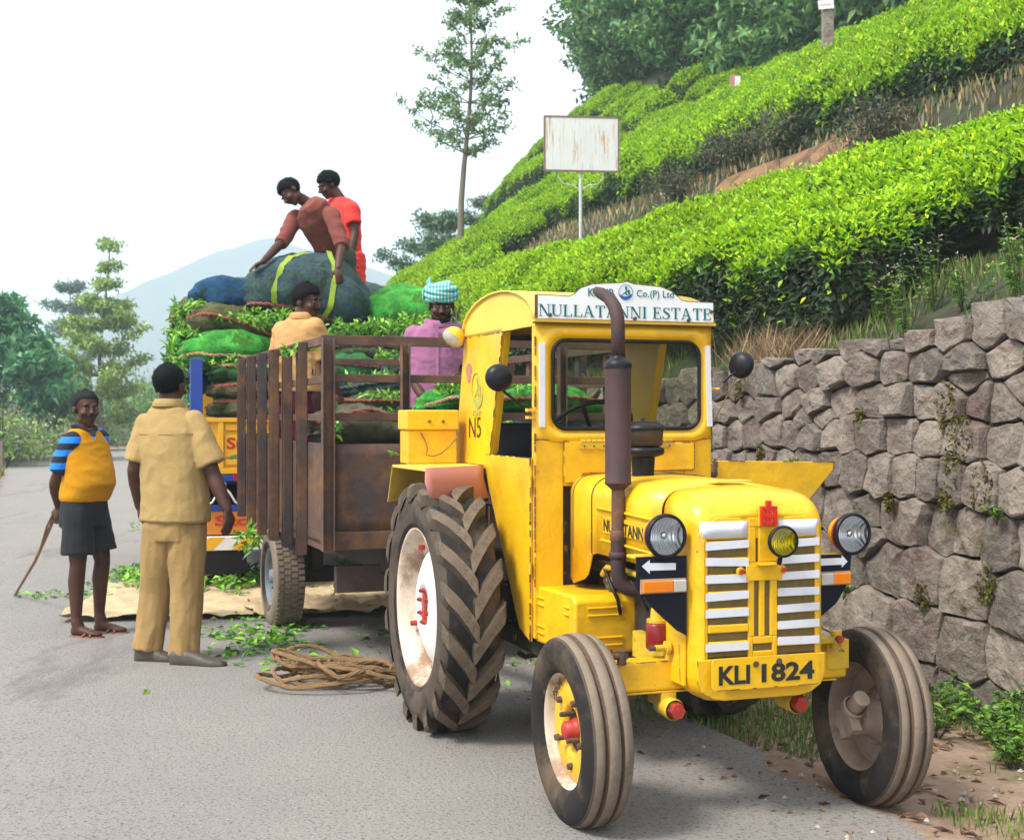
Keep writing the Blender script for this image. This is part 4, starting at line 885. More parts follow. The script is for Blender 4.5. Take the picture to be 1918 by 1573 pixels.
def rusty(pts, parent=T, w_=.004, seed=1, dens=.6):
    rg = random.Random(seed); mb = MB().mat('rust')
    for a, b in zip(pts[:-1], pts[1:]):
        a, b = V(*a), V(*b); L = (b-a).length; u = 0
        while u < L:
            l = rg.uniform(.006, .05)
            if rg.random() < dens: mb.bar(a.lerp(b, u/L), a.lerp(b, min(1, (u+l)/L)), rg.uniform(.3, 1)*w_, rg.uniform(.3, 1)*w_)
            u += l*1.1
    o = mb.build('rust_streak', parent); o['kind'] = 'stuff'; return o
rusty([(-.421, CF-.001, 1.845), (-.421, CF-.001, .72)], seed=2, w_=.006, dens=.75); rusty([(.421, CF-.001, 1.845), (.421, CF-.001, 1.16)], seed=3, w_=.006)
rusty([(-.435, 1.60, 1.272), (-.435, .972, 1.272)], seed=4); rusty([(-.435, .971, 1.272), (-.435, .971, .485)], seed=5, w_=.007, dens=.85); rusty([(-.4345, 1.60, 1.19), (-.4345, 1.115, .525), (-.4345, .972, .485)], seed=6)
rusty([(-.4205, 1.985, 1.845), (-.4205, 2.15, 1.217)], seed=7); rusty([(-.4205, 1.385, 1.85), (-.4205, 1.60, 1.217)], seed=8, w_=.005); rusty([(-.421, 1.97, 1.838), (-.421, .95, 1.838)], seed=9, w_=.004)
rusty([(-.292, CF-.0125, 1.165), (-.292, CF-.0125, 1.343), (.33, CF-.0125, 1.335), (.33, CF-.0125, 1.215), (-.20, CF-.0125, 1.205), (-.235, CF-.0125, 1.165), (-.292, CF-.0125, 1.165)], seed=10, w_=.003); rusty([(-.42, CF-.001, 1.351), (-.30, CF-.001, 1.351)], seed=11, dens=.9, w_=.003); rusty([(.335, CF-.001, 1.351), (.42, CF-.001, 1.351)], seed=12, dens=.9, w_=.003)
rusty([(.445, .949, 1.252), (1.055, .949, 1.240), (1.050, .949, 1.205), (.93, .949, 1.075)], seed=13); rusty([(.437, .945, 1.25), (.437, .945, 1.12)], seed=14, w_=.022, dens=.8)
rusty([(-.56, -.056, .571), (.47, -.056, .571)], seed=15, w_=.004, dens=.35); rusty([(-.245, -.225, .60), (-.245, -.225, .52), (-.19, -.225, .462)], seed=16, w_=.003); rusty([(-.265, -.135, .48), (-.268, -.10, .95)], seed=17, w_=.004, dens=.5); rusty([(-.2045, -.263, .498), (.2175, -.263, .498)], seed=18, w_=.003, dens=.5)
# ---- fenders
for sx in (-1, 1):
    mb = MB().mat('yellow_pale')
    mb.poly([(sx*x, y, 1.204) for x, y in ((.425, 1.60), (.795, 1.35), (.81, 1.90), (.425, 2.15))], (0, 0, .012))
    mb.poly([(sx*x, y, z) for x, y, z in ((.81, 1.902, 1.214), (.425, 2.152, 1.214), (.425, 2.25, 1.03), (.81, 2.0, 1.03))], (0, .008, 0)); mb.build('fender', T, .002)
    mb = MB().mat('brown_primer'); q = 9; vs = []
    for i in range(q):
        u = i/(q-1); x, y = .797-.345*u, 1.348+.235*u; vs += [(sx*x, y, 1.219), (sx*(x+.012), y-.035, 1.16), (sx*(x-.004*u), y-.065, 1.092-.018*math.sin(u*3)-.02*u)]
    fs = [(3*i+j, 3*i+3+j, 3*i+4+j, 3*i+1+j) for i in range(q-1) for j in (0, 1)]
    mb.add(vs, fs, True); g = mb.build('fender_skirt', T); so_ = g.modifiers.new('s', 'SOLIDIFY'); so_.thickness = .006
# tool box with cable, work lamp, mirrors
mb = MB().mat('yellow_paint'); mb.bb((-.722, 1.95, 1.217), (-.47, 2.10, 1.382)); tb = mb.build('tool_box', T, .006)
mb = MB().mat('yellow_paint'); mb.bb((-.732, 1.935, 1.3835), (-.462, 2.11, 1.482)); lid = mb.build('lid', tb, .008)
mb = MB().mat('rust')
for x in (-.615, -.545): mb.cyl((x, 1.935, 1.425), (x, 1.929, 1.425), .008, n=10)
mb.build('screw', lid)
mb = MB().mat('rope'); mb.tube([(-.655, 1.945, 1.37), (-.635, 1.94, 1.33), (-.625, 1.935, 1.29), (-.632, 1.93, 1.262), (-.60, 1.92, 1.255), (-.56, 1.92, 1.268), (-.52, 1.92, 1.30), (-.475, 1.93, 1.345), (-.455, 1.94, 1.42)], .0035, 6); mb.build('cable', tb)
mb = MB().mat('yellow_paint'); ax = V(-.75, -.25, -.85).normalized(); mb.lathe([(0, -.05), (.028, -.046), (.046, -.028), (.056, 0), (.058, .015)], (-.480, 1.97, 1.845), ax, 24); wl = mb.build('work_lamp', T)
mb = MB().mat('clear_lens'); mb.lathe([(.057, .014), (.045, .03), (.02, .038), (0, .040)], (-.480, 1.97, 1.845), ax, 24); mb.build('lens', wl)
mb = MB().mat('black_paint'); c0 = V(-.614, .852, 1.612); ax = V(-.10, -.75, .04).normalized()
mb.lathe([(0, .028), (.03, .026), (.048, .016), (.058, 0), (.0585, -.012)], c0, ax, 28); mb.tube([c0+ax*.005, c0+V(.03, .02, -.06), c0+V(.12, .07, -.115), (-.43, .965, 1.485)], .006, 8); ml = mb.build('side_mirror', T)
mb = MB().mat('chrome'); mb.lathe([(.0565, -.0125), (0, -.0126)], c0, ax, 28); mb.build('mirror_glass', ml)
mb = MB().mat('yellow_paint'); mb.bb((-.452, .945, 1.47), (-.424, .985, 1.485)); mb.bb((-.452, .945, 1.44), (-.424, .985, 1.452)); mb.build('mirror_bracket', T)
mb = MB().mat('black_paint'); c0 = V(.512, .85, 1.679); ax = V(-.72, -.45, .08).normalized()
mb.lathe([(0, .026), (.03, .024), (.05, .014), (.060, 0), (.0605, -.012)], c0, ax, 28); mb.tube([c0+V(-.02, 0, -.03), (.455, .85, 1.625), (.43, .86, 1.60)], .006, 8); mr = mb.build('side_mirror', T); mr['label'] = 'right mirror seen edge-on'
mb = MB().mat('chrome'); mb.lathe([(.0575, -.0125), (0, -.0126)], c0, ax, 28); mb.build('mirror_glass', mr)
mb = MB().mat('yellow_paint'); mb.cyl((.42, .96, 1.575), (.455, .94, 1.573), .005, n=8); mb.build('mirror_bracket', T)
mb = MB().mat('rope'); mb.tube([(.50, .86, 1.63), (.475, .87, 1.57), (.45, .88, 1.52), (.43, .9, 1.47), (.425, .95, 1.42)], .0028, 6); mb.build('cable', T)
# ---- bonnet
def prof(w_, zt, zb, r_, cr=.012, n=7, xc=.0):
    L = [(-w_, zb)]
    for i in range(n+1): a = PI-PI/2*i/n; L.append((-w_+r_+r_*math.cos(a), zt-cr-r_+r_*math.sin(a)))
    L.append((-w_*.35, zt-cr*.3)); L.append((0, zt))
    L += [(-x, z) for x, z in L[::-1][1:]]
    return [(x+xc, z) for x, z in L]
def shell(mb, secs):
    n = len(secs[0][1]); vs = [(x, y, z) for y, P in secs for x, z in P]
    mb.add(vs, [(i*n+j, i*n+j+1, (i+1)*n+j+1, (i+1)*n+j) for i in range(len(secs)-1) for j in range(n-1)], True)
mb = MB().mat('yellow_paint'); S = []
for y, w_, zt, zb, r_ in ((.948, .235, 1.19, .80, .05), (.93, .270, 1.207, .76, .07), (.86, .285, 1.213, .745, .085), (.74, .285, 1.213, .775, .085), (.70, .284, 1.213, .80, .085), (.655, .283, 1.212, .885, .085), (.60, .283, 1.211, .895, .085), (.3, .280, 1.207, .893, .085), (.022, .274, 1.197, .885, .085)):
    S.append((y, prof(w_, zt, zb, r_, xc=.005)))
shell(mb, S); hd = mb.build('bonnet', T); s_ = hd.modifiers.new('s', 'SOLIDIFY'); s_.thickness = .006; s_.offset = -1
mb = MB().mat('engine_grime')
for yy in (.86, .655): P = prof(.286, 1.213, .89, .085, xc=.005); mb.tube([(x, yy, z+.0005) for x, z in P], .0022, 4, smooth=False)
mb.build('panel_seam', hd)
mb = MB().mat('yellow_paint')
for (ya, yb, z) in ((.60, .06, 1.080), (.56, .06, .955)): mb.tube([(-.279, ya, z-.002), (-.2835, ya-.03, z), (-.280, (ya+yb)/2, z-.004), (-.276, yb, z-.012)], .006, 8)
mb.build('pressed_rib', hd)
mb = MB().mat('yellow_paint'); mb.bb((-.2845, .53, .985), (-.2815, .10, 1.052)); np_ = mb.build('name_panel', hd, .002); text('NULLATANNI', (-.286, .515, .993), (0, -1, -.02), ZU, .39, .048, 'black_letter', np_, bold=.004)
mb = MB().mat('yellow_pale'); mb.box((.03, .06, 1.2085), (.16, .075, .006), Matrix.Rotation(R(8), 3, 'Z')); mb.build('bonnet_catch', hd, .001)
# nose shell
mb = MB().mat('yellow_paint'); S = []; NX = .012
def nprof(w_, zt, zb, r_, rb=.05, n=6):
    P = prof(w_, zt, zb+rb, r_, xc=NX); a = [(NX-w_+rb-rb*math.cos(t), zb+rb-rb*math.sin(t)) for t in np.linspace(PI/2, 0, n)][:-1]
    return a+P+[(2*NX-x, z) for x, z in a[::-1]]
for y, w_, zt, zb, r_, rb in ((.018, .270, 1.195, .50, .08, .04), (-.07, .270, 1.192, .47, .08, .06), (-.135, .268, 1.183, .45, .08, .08), (-.175, .262, 1.165, .445, .075, .09), (-.202, .252, 1.140, .45, .07, .09), (-.216, .238, 1.112, .462, .06, .085), (-.222, .222, 1.094, .48, .045, .07)): S.append((y, nprof(w_, zt, zb, r_, rb)))
shell(mb, S); ns = mb.build('nose_shell', T); s_ = ns.modifiers.new('s', 'SOLIDIFY'); s_.thickness = .006; s_.offset = -1
mb = MB().mat('radiator'); mb.bb((-.203, -.2125, .605), (.228, -.19, 1.02)); mb.build('radiator', T)
YF = -.222
gf = MB().mat('yellow_paint')
gf.poly([(x, YF, z) for x, z in ((NX-.222, 1.018), (NX-.222, 1.06), (NX-.208, 1.083), (NX-.18, 1.094), (NX+.18, 1.094), (NX+.208, 1.083), (NX+.222, 1.06), (NX+.222, 1.018))], (0, .012, 0))
gf.poly([(x, YF-.002, z) for x, z in ((-.245, .600), (.268, .600), (.268, .525), (.25, .487), (.21, .462), (.16, .452), (-.14, .452), (-.19, .462), (-.228, .487), (-.245, .525))], (0, .014, 0)); gf.bb((-.222, YF+.001, .600), (-.202, YF+.012, 1.018)); gf.bb((.228, YF+.001, .600), (.246, YF+.012, 1.018))
gf.build('grille_frame', T, .004)
sp_ = MB().mat('yellow_paint')
for a, b in ((-.045, -.022), (-.001, .020), (.043, .070)): sp_.bb((a, YF-.004, .672), (b, YF+.010, .872))
sp_.bb((-.045, YF-.004, .600), (-.028, YF+.010, .6715)); sp_.bb((.052, YF-.004, .600), (.070, YF+.010, .6715)); sp_.bb((-.0275, YF-.0035, .646), (.0515, YF+.0095, .6715)); sp_.bb((-.0275, YF-.0035, .600), (.0515, YF+.0095, .620))
sp_.bb((-.045, YF-.004, .8725), (.070, YF+.010, .935)); sp_.bb((-.045, YF-.004, .9355), (-.016, YF+.010, 1.060)); sp_.bb((-.004, YF-.004, .9355), (.070, YF+.010, 1.060)); sp_.bb((-.045, YF-.0045, 1.0605), (.070, YF+.0095, 1.092))
spn = sp_.build('grille_spine', T, .003)
mb = MB().mat('yellow_paint'); mb.bb((-.058, YF-.012, .870), (.086, YF-.0045, .925)); mb.bb((-.02, YF-.045, .926), (.055, YF-.005, .931)); mb.build('lamp_bracket', T, .003)
for sx, c0_, c1 in ((-1, -.2015, -.0455), (1, .0705, .2275)):
    for k in range(7):
        z = .999-.0587*k; plain = (sx < 0 and k == 5)
        mb = MB().mat('yellow_paint'); mb.bb((c0_, YF-.006, z-.014), (c1, YF+.008, z+.014)); gb = mb.build('grille_bar', T, .004)
        if plain: continue
        zz = z-(.003*k if sx < 0 else -.002*k)*.3
        mb = MB().mat('tape_white'); rng = random.Random(k*3+sx); e = rng.uniform(-.004, .004)
        xa, xb = (c0_-.014, c1-.001) if sx < 0 else (c0_+.002, c1+.012)
        mb.poly([(xa, YF-.0075, zz-.0145+e), (xb, YF-.0085, zz-.0135-e), (xb, YF-.0085, zz+.0145-e), (xa, YF-.0075, zz+.0145+e)], (0, .0012, 0)); mb.build('tape', gb, 0)
    mb = MB().mat('tape_white'); n = 8; vs = []
    xs = np.linspace(c0_-.030, c1-.003, n) if sx < 0 else np.linspace(c0_+.004, c1+.022, n)
    for i, x in enumerate(xs):
        edge = max(0, (xs[0]+.02-x))/.02 if sx < 0 else max(0, (x-xs[-1]+.02))/.02
        yy = YF-.003+.012*edge**2+.0; vs += [(x, yy, 1.024), (x, yy, 1.082)]
    mb.add(vs, [(2*i, 2*i+2, 2*i+3, 2*i+1) for i in range(n-1)], True); o = mb.build('wide_tape', T); s_ = o.modifiers.new('s', 'SOLIDIFY'); s_.thickness = .002
for x in (-.078, .09):
    mb = MB().mat('yellow_grimy'); mb.cyl((x, YF-.001, .905), (x, YF-.012, .905), .017, .014, 12); mb.mat('red_paint'); mb.cyl((x, YF-.012, .905), (x, YF-.022, .905), .010, .009, 6); mb.build('red_bolt', T)
# badge
mb = MB().mat('emblem_red'); bx, bz = .030, 1.098; u = .0085
for (x0, z0, x1, z1) in ((-.033, -.034, -.021, .034), (.021, -.034, .033, .034), (-.033, -.007, .033, .007), (-.011, -.034, -.001, .034), (.001, -.034, .011, .034), (-.018, .020, .018, .034), (-.018, -.034, .018, -.022)): mb.bb((bx+x0, YF-.016-abs(x0)*.05-abs(z0)*.03, bz+z0), (bx+x1, YF-.005, bz+z1))
mb.bb((bx-.010, YF-.018, bz+.036), (bx+.010, YF-.004, bz+.054)); bd = mb.build('badge', T, .001)
mb = MB().mat('yellow_paint'); mb.bb((bx-.036, YF-.009, bz-.037), (bx+.036, YF-.001, bz+.037)); mb.build('badge_backing', bd, .001)
# number plate
mb = MB().mat('yellow_paint'); pts = rr(.005, .552, .425, .112, .016, 4); mb.poly([(x, -.262, z) for x, z in pts], (0, .006, 0)); pl = mb.build('number_plate', T, .001)
for s_, x0, w_ in (('KLI', -.182, .122), ('1824', -.014, .212)): text(s_, (x0, -.2625, .516), XR, ZU, w_, .066, 'black_letter', pl, bold=.032)
mb = MB()
mb.mat('rust'); mb.cyl((-.037, -.262, .582), (-.037, -.268, .582), .011, n=12); mb.cyl((.055, -.262, .587), (.055, -.268, .587), .011, n=12); mb.build('plate_bolt', pl)
mb = MB().mat('yellow_grimy'); mb.bb((-.15, -.2555, .50), (.15, -.226, .56)); mb.build('plate_mount', T)
# lamps
def headlamp(c, name, r_=.073, mir=1):
    c = V(*c); ax = V(0.02, -1, 0)
    mb = MB().mat('yellow_paint'); mb.lathe([(0, -.085), (.03, -.08), (.055, -.055), (r_*.97, -.01)], c, ax, 32); mb.mat('red_paint'); mb.lathe([(r_*.97, -.01), (r_*1.02, .0), (r_*1.03, .012)], c, ax, 32); h = mb.build(name, T)
    mb = MB().mat('black_paint'); mb.lathe([(r_*1.03, .006), (r_*1.07, .012), (r_*1.08, .022), (r_*1.03, .032), (r_*.93, .034), (r_*.91, .024)], c, ax, 36); mb.build('lamp_rim', h)
    mb = MB().mat('lamp_bowl'); mb.lathe([(r_*.92, .022), (r_*.75, -.012), (r_*.45, -.038), (r_*.18, -.048), (0, -.05)], c, ax, 32); mb.build('reflector', h)
    mb = MB().mat('chrome'); mb.ball(c+ax*.0-V(0, 0, 0), (.014, .014, .014), 12, 8); mb.mat('black_paint'); 
    mb.build('bulb', h)
    mb = MB().mat('lamp_glass'); mb.lathe([(r_*.93, .026), (r_*.8, .036), (r_*.5, .043), (r_*.2, .046), (0, .0465)], c, ax, 32); mb.build('lamp_lens', h)
    mb = MB().mat('black_paint'); mb.cyl(c+V(0, .03, -.06), c+V(0, .03, -.10), .012, n=10); mb.build('lamp_stem', h)
    return h
headlamp((-.345, -.16, 1.033), 'headlamp'); headlamp((.415, -.15, 1.018), 'headlamp')
c = V(.052, -.290, 1.012); ax = V(-.12, -1, 0).normalized()
mb = MB().mat('black_paint'); mb.lathe([(0, -.04), (.03, -.035), (.047, -.012), (.055, .0), (.057, .012), (.053, .02), (.048, .018)], c, ax, 32); fg = mb.build('fog_lamp', T)
mb = MB().mat('lamp_bowl'); mb.lathe([(.048, .012), (.035, -.012), (.015, -.022), (0, -.024)], c, ax, 24); mb.build('reflector', fg)
mb = MB().mat('chrome'); mb.ball(c, .008, 10, 8); mb.build('bulb', fg)
mb = MB().mat('fog_glass'); mb.lathe([(.049, .017), (.035, .024), (.015, .027), (0, .0275)], c, ax, 24); mb.build('lamp_lens', fg)
mb = MB().mat('black_paint'); mb.cyl(c+V(0, .01, -.05), c+V(0, .02, -.082), .009, n=10); mb.build('lamp_stem', fg)
# indicator boards
def board(pts, arrow, amb, clr, name='indicator_board'):
    mb = MB().mat('navy_plate'); mb.poly([(x, -.175, z) for x, z in pts], (0, .006, 0)); b = mb.build(name, T, .001)
    mb = MB().mat('tape_white'); mb.poly([(x, -.1765, z) for x, z in arrow], (0, .0014, 0)); mb.build('arrow', b)
    (xa, xb), (xc, xd) = amb, clr
    mb = MB().mat('amber'); mb.bb((xa, -.198, .838), (xb, -.176, .880)); i = mb.build('indicator', b, .004)
    mb = MB().mat('clear_lens'); mb.bb((xc, -.1975, .838), (xd, -.1765, .880)); mb.build('lens', i, .004)
    mb = MB().mat('dusty_metal'); mb.bb((min(xa, xc)-.004, -.184, .834), (max(xb, xd)+.004, -.1755, .884)); mb.build('lamp_base', i, .001)
    for k in range(7):
        pass
board([(-.455, .962), (-.262, .962), (-.262, .680), (-.30, .70), (-.385, .775), (-.455, .858)], [(-.435, .930), (-.405, .951), (-.405, .940), (-.305, .937), (-.305, .913), (-.405, .914), (-.405, .903)], (-.438, -.322), (-.3215, -.272))
board([(.268, .945), (.410, .945), (.402, .848), (.345, .765), (.268, .712)], [(.270, .932), (.368, .932), (.368, .942), (.392, .918), (.368, .897), (.368, .907), (.270, .907)], (.3225, .395), (.272, .322))
mb = MB().mat('yellow_grimy'); mb.bb((-.46, -.168, .955), (-.262, -.10, .965)); mb.bb((.27, -.168, .935), (.42, -.10, .945)); mb.build('lamp_shelf', T, .002)
# side bracket from nose to frame (left), toothed edge
mb = MB().mat('yellow_paint'); mb.poly([(-.266, y, z) for y, z in ((-.16, .70), (-.16, .50), (-.08, .50), (.0, .50), (.0, .60), (.03, .66), (.02, .72), (.06, .80), (.03, .86), (-.16, .93))], (.01, 0, 0)); mb.build('nose_side_plate', T, .002)
mb = MB().mat('yellow_paint'); mb.poly([(.28, y, z) for y, z in ((-.16, .50), (0, .50), (.05, .80), (.03, .88), (-.16, .93))], (.01, 0, 0)); mb.build('nose_side_plate', T, .002)
mb = MB().mat('yellow_grimy'); mb.cyl((-.285, -.06, .62), (-.33, -.06, .62), .012, n=10); mb.cyl((-.275, -.06, .62), (-.29, -.06, .62), .026, n=6); mb.mat('rust'); mb.cyl((-.33, -.06, .62), (-.352, -.06, .62), .009, n=8); mb.build('tow_pin', T)
# engine
mb = MB().mat('engine_grime'); mb.bb((-.14, .06, .46), (.16, .92, .86)); mb.bb((-.20, .55, .80), (.2, .945, 1.12)); mb.bb((-.09, .05, .40), (.11, .92, .46)); mb.cyl((-.18, .20, .86), (.2, .20, .86), .07, n=16); mb.cyl((-.22, .62, .80), (-.12, .62, .80), .06, n=14); en = mb.build('engine', T, .01)
mb = MB().mat('yellow_grimy')
mb.tube([(-.22, .68, .80), (-.24, .58, .84), (-.24, .45, .845), (-.23, .05, .83)], .013, 10); mb.tube([(-.20, .70, .77), (-.22, .6, .79), (-.22, .3, .79)], .010, 8); mb.bb((-.19, .10, .50), (-.15, .45, .60)); mb.bb((-.24, .03, .50), (-.20, .06, .78)); mb.bb((-.20, -.02, .60), (-.155, .10, .70))
for k in range(4): mb.bb((-.225, -.01, .70-k*.045), (-.16, .12, .72-k*.045))
mb.build('engine_pipe', en)
mb = MB().mat('black_paint'); mb.tube([(-.245, .60, .83), (-.25, .52, .77), (-.24, .48, .72), (-.22, .5, .66)], .008, 8); mb.tube([(-.245, .66, .86), (-.26, .45, .87), (-.25, .30, .80), (-.2, .28, .7)], .006, 8); mb.build('hose', en)
mb = MB().mat('yellow_grimy'); mb.cyl((-.285, .02, .70), (-.285, .02, .712), .038, n=20); mb.cyl((-.285, .02, .712), (-.285, .02, .75), .026, .022, 12); mb.bb((-.285, .0, .73), (-.19, .04, .755)); mb.build('filter_head', en)
mb = MB().mat('dark_red'); mb.lathe([(0, .0), (.036, .0), (.041, .008), (.041, .088), (.038, .096), (0, .096)], (-.285, .02, .602), ZU, 24); mb.build('oil_filter', en)
mb = MB().mat('engine_grime'); mb.bb((-.24, .95, .38), (.24, 1.85, .80)); mb.cyl((-.5, 1.54, .57), (.5, 1.54, .57), .11, n=16); mb.bb((-.40, .98, .42), (.40, 1.5, .48)); mb.bb((-.38, .99, .78), (.38, 1.9, .82)); mb.tube([(-.32, 1.0, .43), (-.34, 1.3, .36), (-.3, 1.5, .34)], .012, 8); mb.tube([(-.2, 1.0, .40), (-.25, 1.2, .33), (-.2, 1.4, .31)], .015, 8); mb.build('transmission', T, .01)
# step / tank box on the left
mb = MB().mat('yellow_paint')
mb.poly([(-.405, y, z) for y, z in ((.995, .722), (.56, .735), (.528, .71), (.528, .500), (.995, .482))], (.27, 0, 0)); bx_ = mb.build('step_box', T, .012, 3)
mb = MB().mat('yellow_paint')
for z in (.68, .65, .56, .53): mb.tube([(-.406, .97, z-.004), (-.4075, .945, z), (-.4075, .90, z), (-.406, .875, z)], .005, 8); mb.tube([(-.35, .5265, z+.004), (-.34, .5255, z+.004), (-.21, .5255, z+.004), (-.20, .5265, z+.004)], .005, 8); mb.tube([(-.406, .64, z-.0), (-.4075, .625, z), (-.4075, .60, z), (-.406, .585, z)], .005, 8)
mb.build('pressed_rib', bx_)
mb = MB().mat('rust'); mb.cyl((-.4065, .98, .715), (-.4065, .98, .49), .004, n=6); mb.tube([(-.137, .5265, .50), (-.139, .5265, .6), (-.136, .5265, .72)], .0035, 6); mb.build('rust_seam', bx_)
# exhaust
ex = V(-.30, .34, 0)
mb = MB().mat('exhaust_rust'); mb.lathe([(.0, .0), (.028, .0), (.029, .002), (.052, .022), (.053, .026), (.0505, .030), (.0505, .47), (.0505, .475)], ex+V(0, 0, 1.168), ZU, 32); mb.mat('black_paint'); mb.lathe([(.0535, .47), (.0535, .484), (.05, .492), (.036, .505), (.030, .508), (.030, .52)], ex+V(0, 0, 1.168), ZU, 32); mf = mb.build('exhaust', T)
mb = MB().mat('exhaust_rust'); up = [(-.30, .34, 1.676), (-.30, .34, 1.78), (-.300, .345, 1.83), (-.303, .365, 1.875), (-.309, .41, 1.915), (-.318, .46, 1.935), (-.325, .50, 1.95)]
mb.tube(up, [.027, .027, .027, .027, .026, .024, .017], 16, caps=False); o = mb.build('outlet_pipe', mf); s_ = o.modifiers.new('s', 'SOLIDIFY'); s_.thickness = .004
mb = MB().mat('rust'); mb.cyl((-.30, .34, 1.17), (-.30, .34, 1.0), .026, n=20); mb.lathe([(.026, 0), (.031, .004), (.031, .04), (.027, .045)], (-.30, .34, .965), ZU, 20); mb.mat('exhaust_rust'); mb.tube([(-.30, .34, .99), (-.30, .34, .86), (-.296, .34, .82), (-.28, .335, .793), (-.25, .325, .780), (-.17, .31, .775), (-.12, .30, .775)], .029, 18); mb.lathe([(.03, 0), (.036, .005), (.036, .022), (.03, .027)], (-.30, .34, .90), ZU, 20); mb.build('down_pipe', mf)
# air cleaner
ac = V(-.075, .60, 1.20)
mb = MB().mat('black_paint'); mb.cyl(ac, ac+V(0, 0, .09), .045, .05, 20); mb.lathe([(0, 0), (.06, 0), (.085, .01), (.088, .02), (.086, .035), (.06, .045)], ac+V(0, 0, .085), ZU, 28); a_ = mb.build('air_cleaner', T)
mb = MB().mat('clear_lens'); mb.mat('rubber_mid'); mb.lathe([(.06, 0), (.078, .005), (.084, .065)], ac+V(0, 0, .128), ZU, 28); mb.build('dust_bowl', a_)
mb = MB().mat('black_paint'); mb.lathe([(.084, 0), (.090, .003), (.090, .010), (.082, .022), (.055, .035), (.01, .038), (.008, .05), (0, .052)], ac+V(0, 0, .193), ZU, 28); mb.build('lid', a_)
# front axle
mb = MB().mat('yellow_paint'); mb.bb((-.56, -.055, .465), (.47, .055, .572)); 
mb.build('front_axle', T, .012, 3)
mb = MB().mat('yellow_grimy'); mb.bb((-.50, -.06, .4595), (.42, .06, .4645)); mb.bb((.40, -.062, .50), (.43, -.0555, .53)); mb.build('axle_plate', T)
mb = MB().mat('yellow_grimy'); mb.bb((.28, -.10, .605), (.40, -.07, .630)); mb.cyl((.40, -.09, .585), (.40, -.09, .65), .020, n=12); mb.bb((.38, -.06, .5), (.475, .05, .61)); mb.mat('red_paint'); mb.cyl((.40, -.12, .622), (.40, -.10, .622), .016, n=6); mb.build('steering_arm', T, .003)
mb = MB().mat('red_paint'); mb.cyl((-.49, -.02, .60), (-.49, -.02, .62), .012, n=6); mb.mat('rust'); mb.cyl((-.50, -.06, .60), (-.44, -.06, .60), .013, n=8); mb.cyl((-.46, -.06, .57), (-.46, -.06, .62), .017, n=10); mb.build('steering_arm', T, .003)
for x, z in ((-.275, .405), (.225, .395)):
    mb = MB().mat('yellow_grimy'); mb.lathe([(0, .12), (.035, .10), (.038, .02), (.040, .0), (.036, -.008)], (x, -.10, z), (0, 1, 0), 18); mb.bb((x-.03, -.06, z), (x+.03, .06, .4593)); k = mb.build('axle_clamp', T, .004)
    mb = MB().mat('red_paint'); mb.cyl((x, -.108, z), (x, -.138, z), .031, .028, 6); mb.build('hex_nut', k, .003)
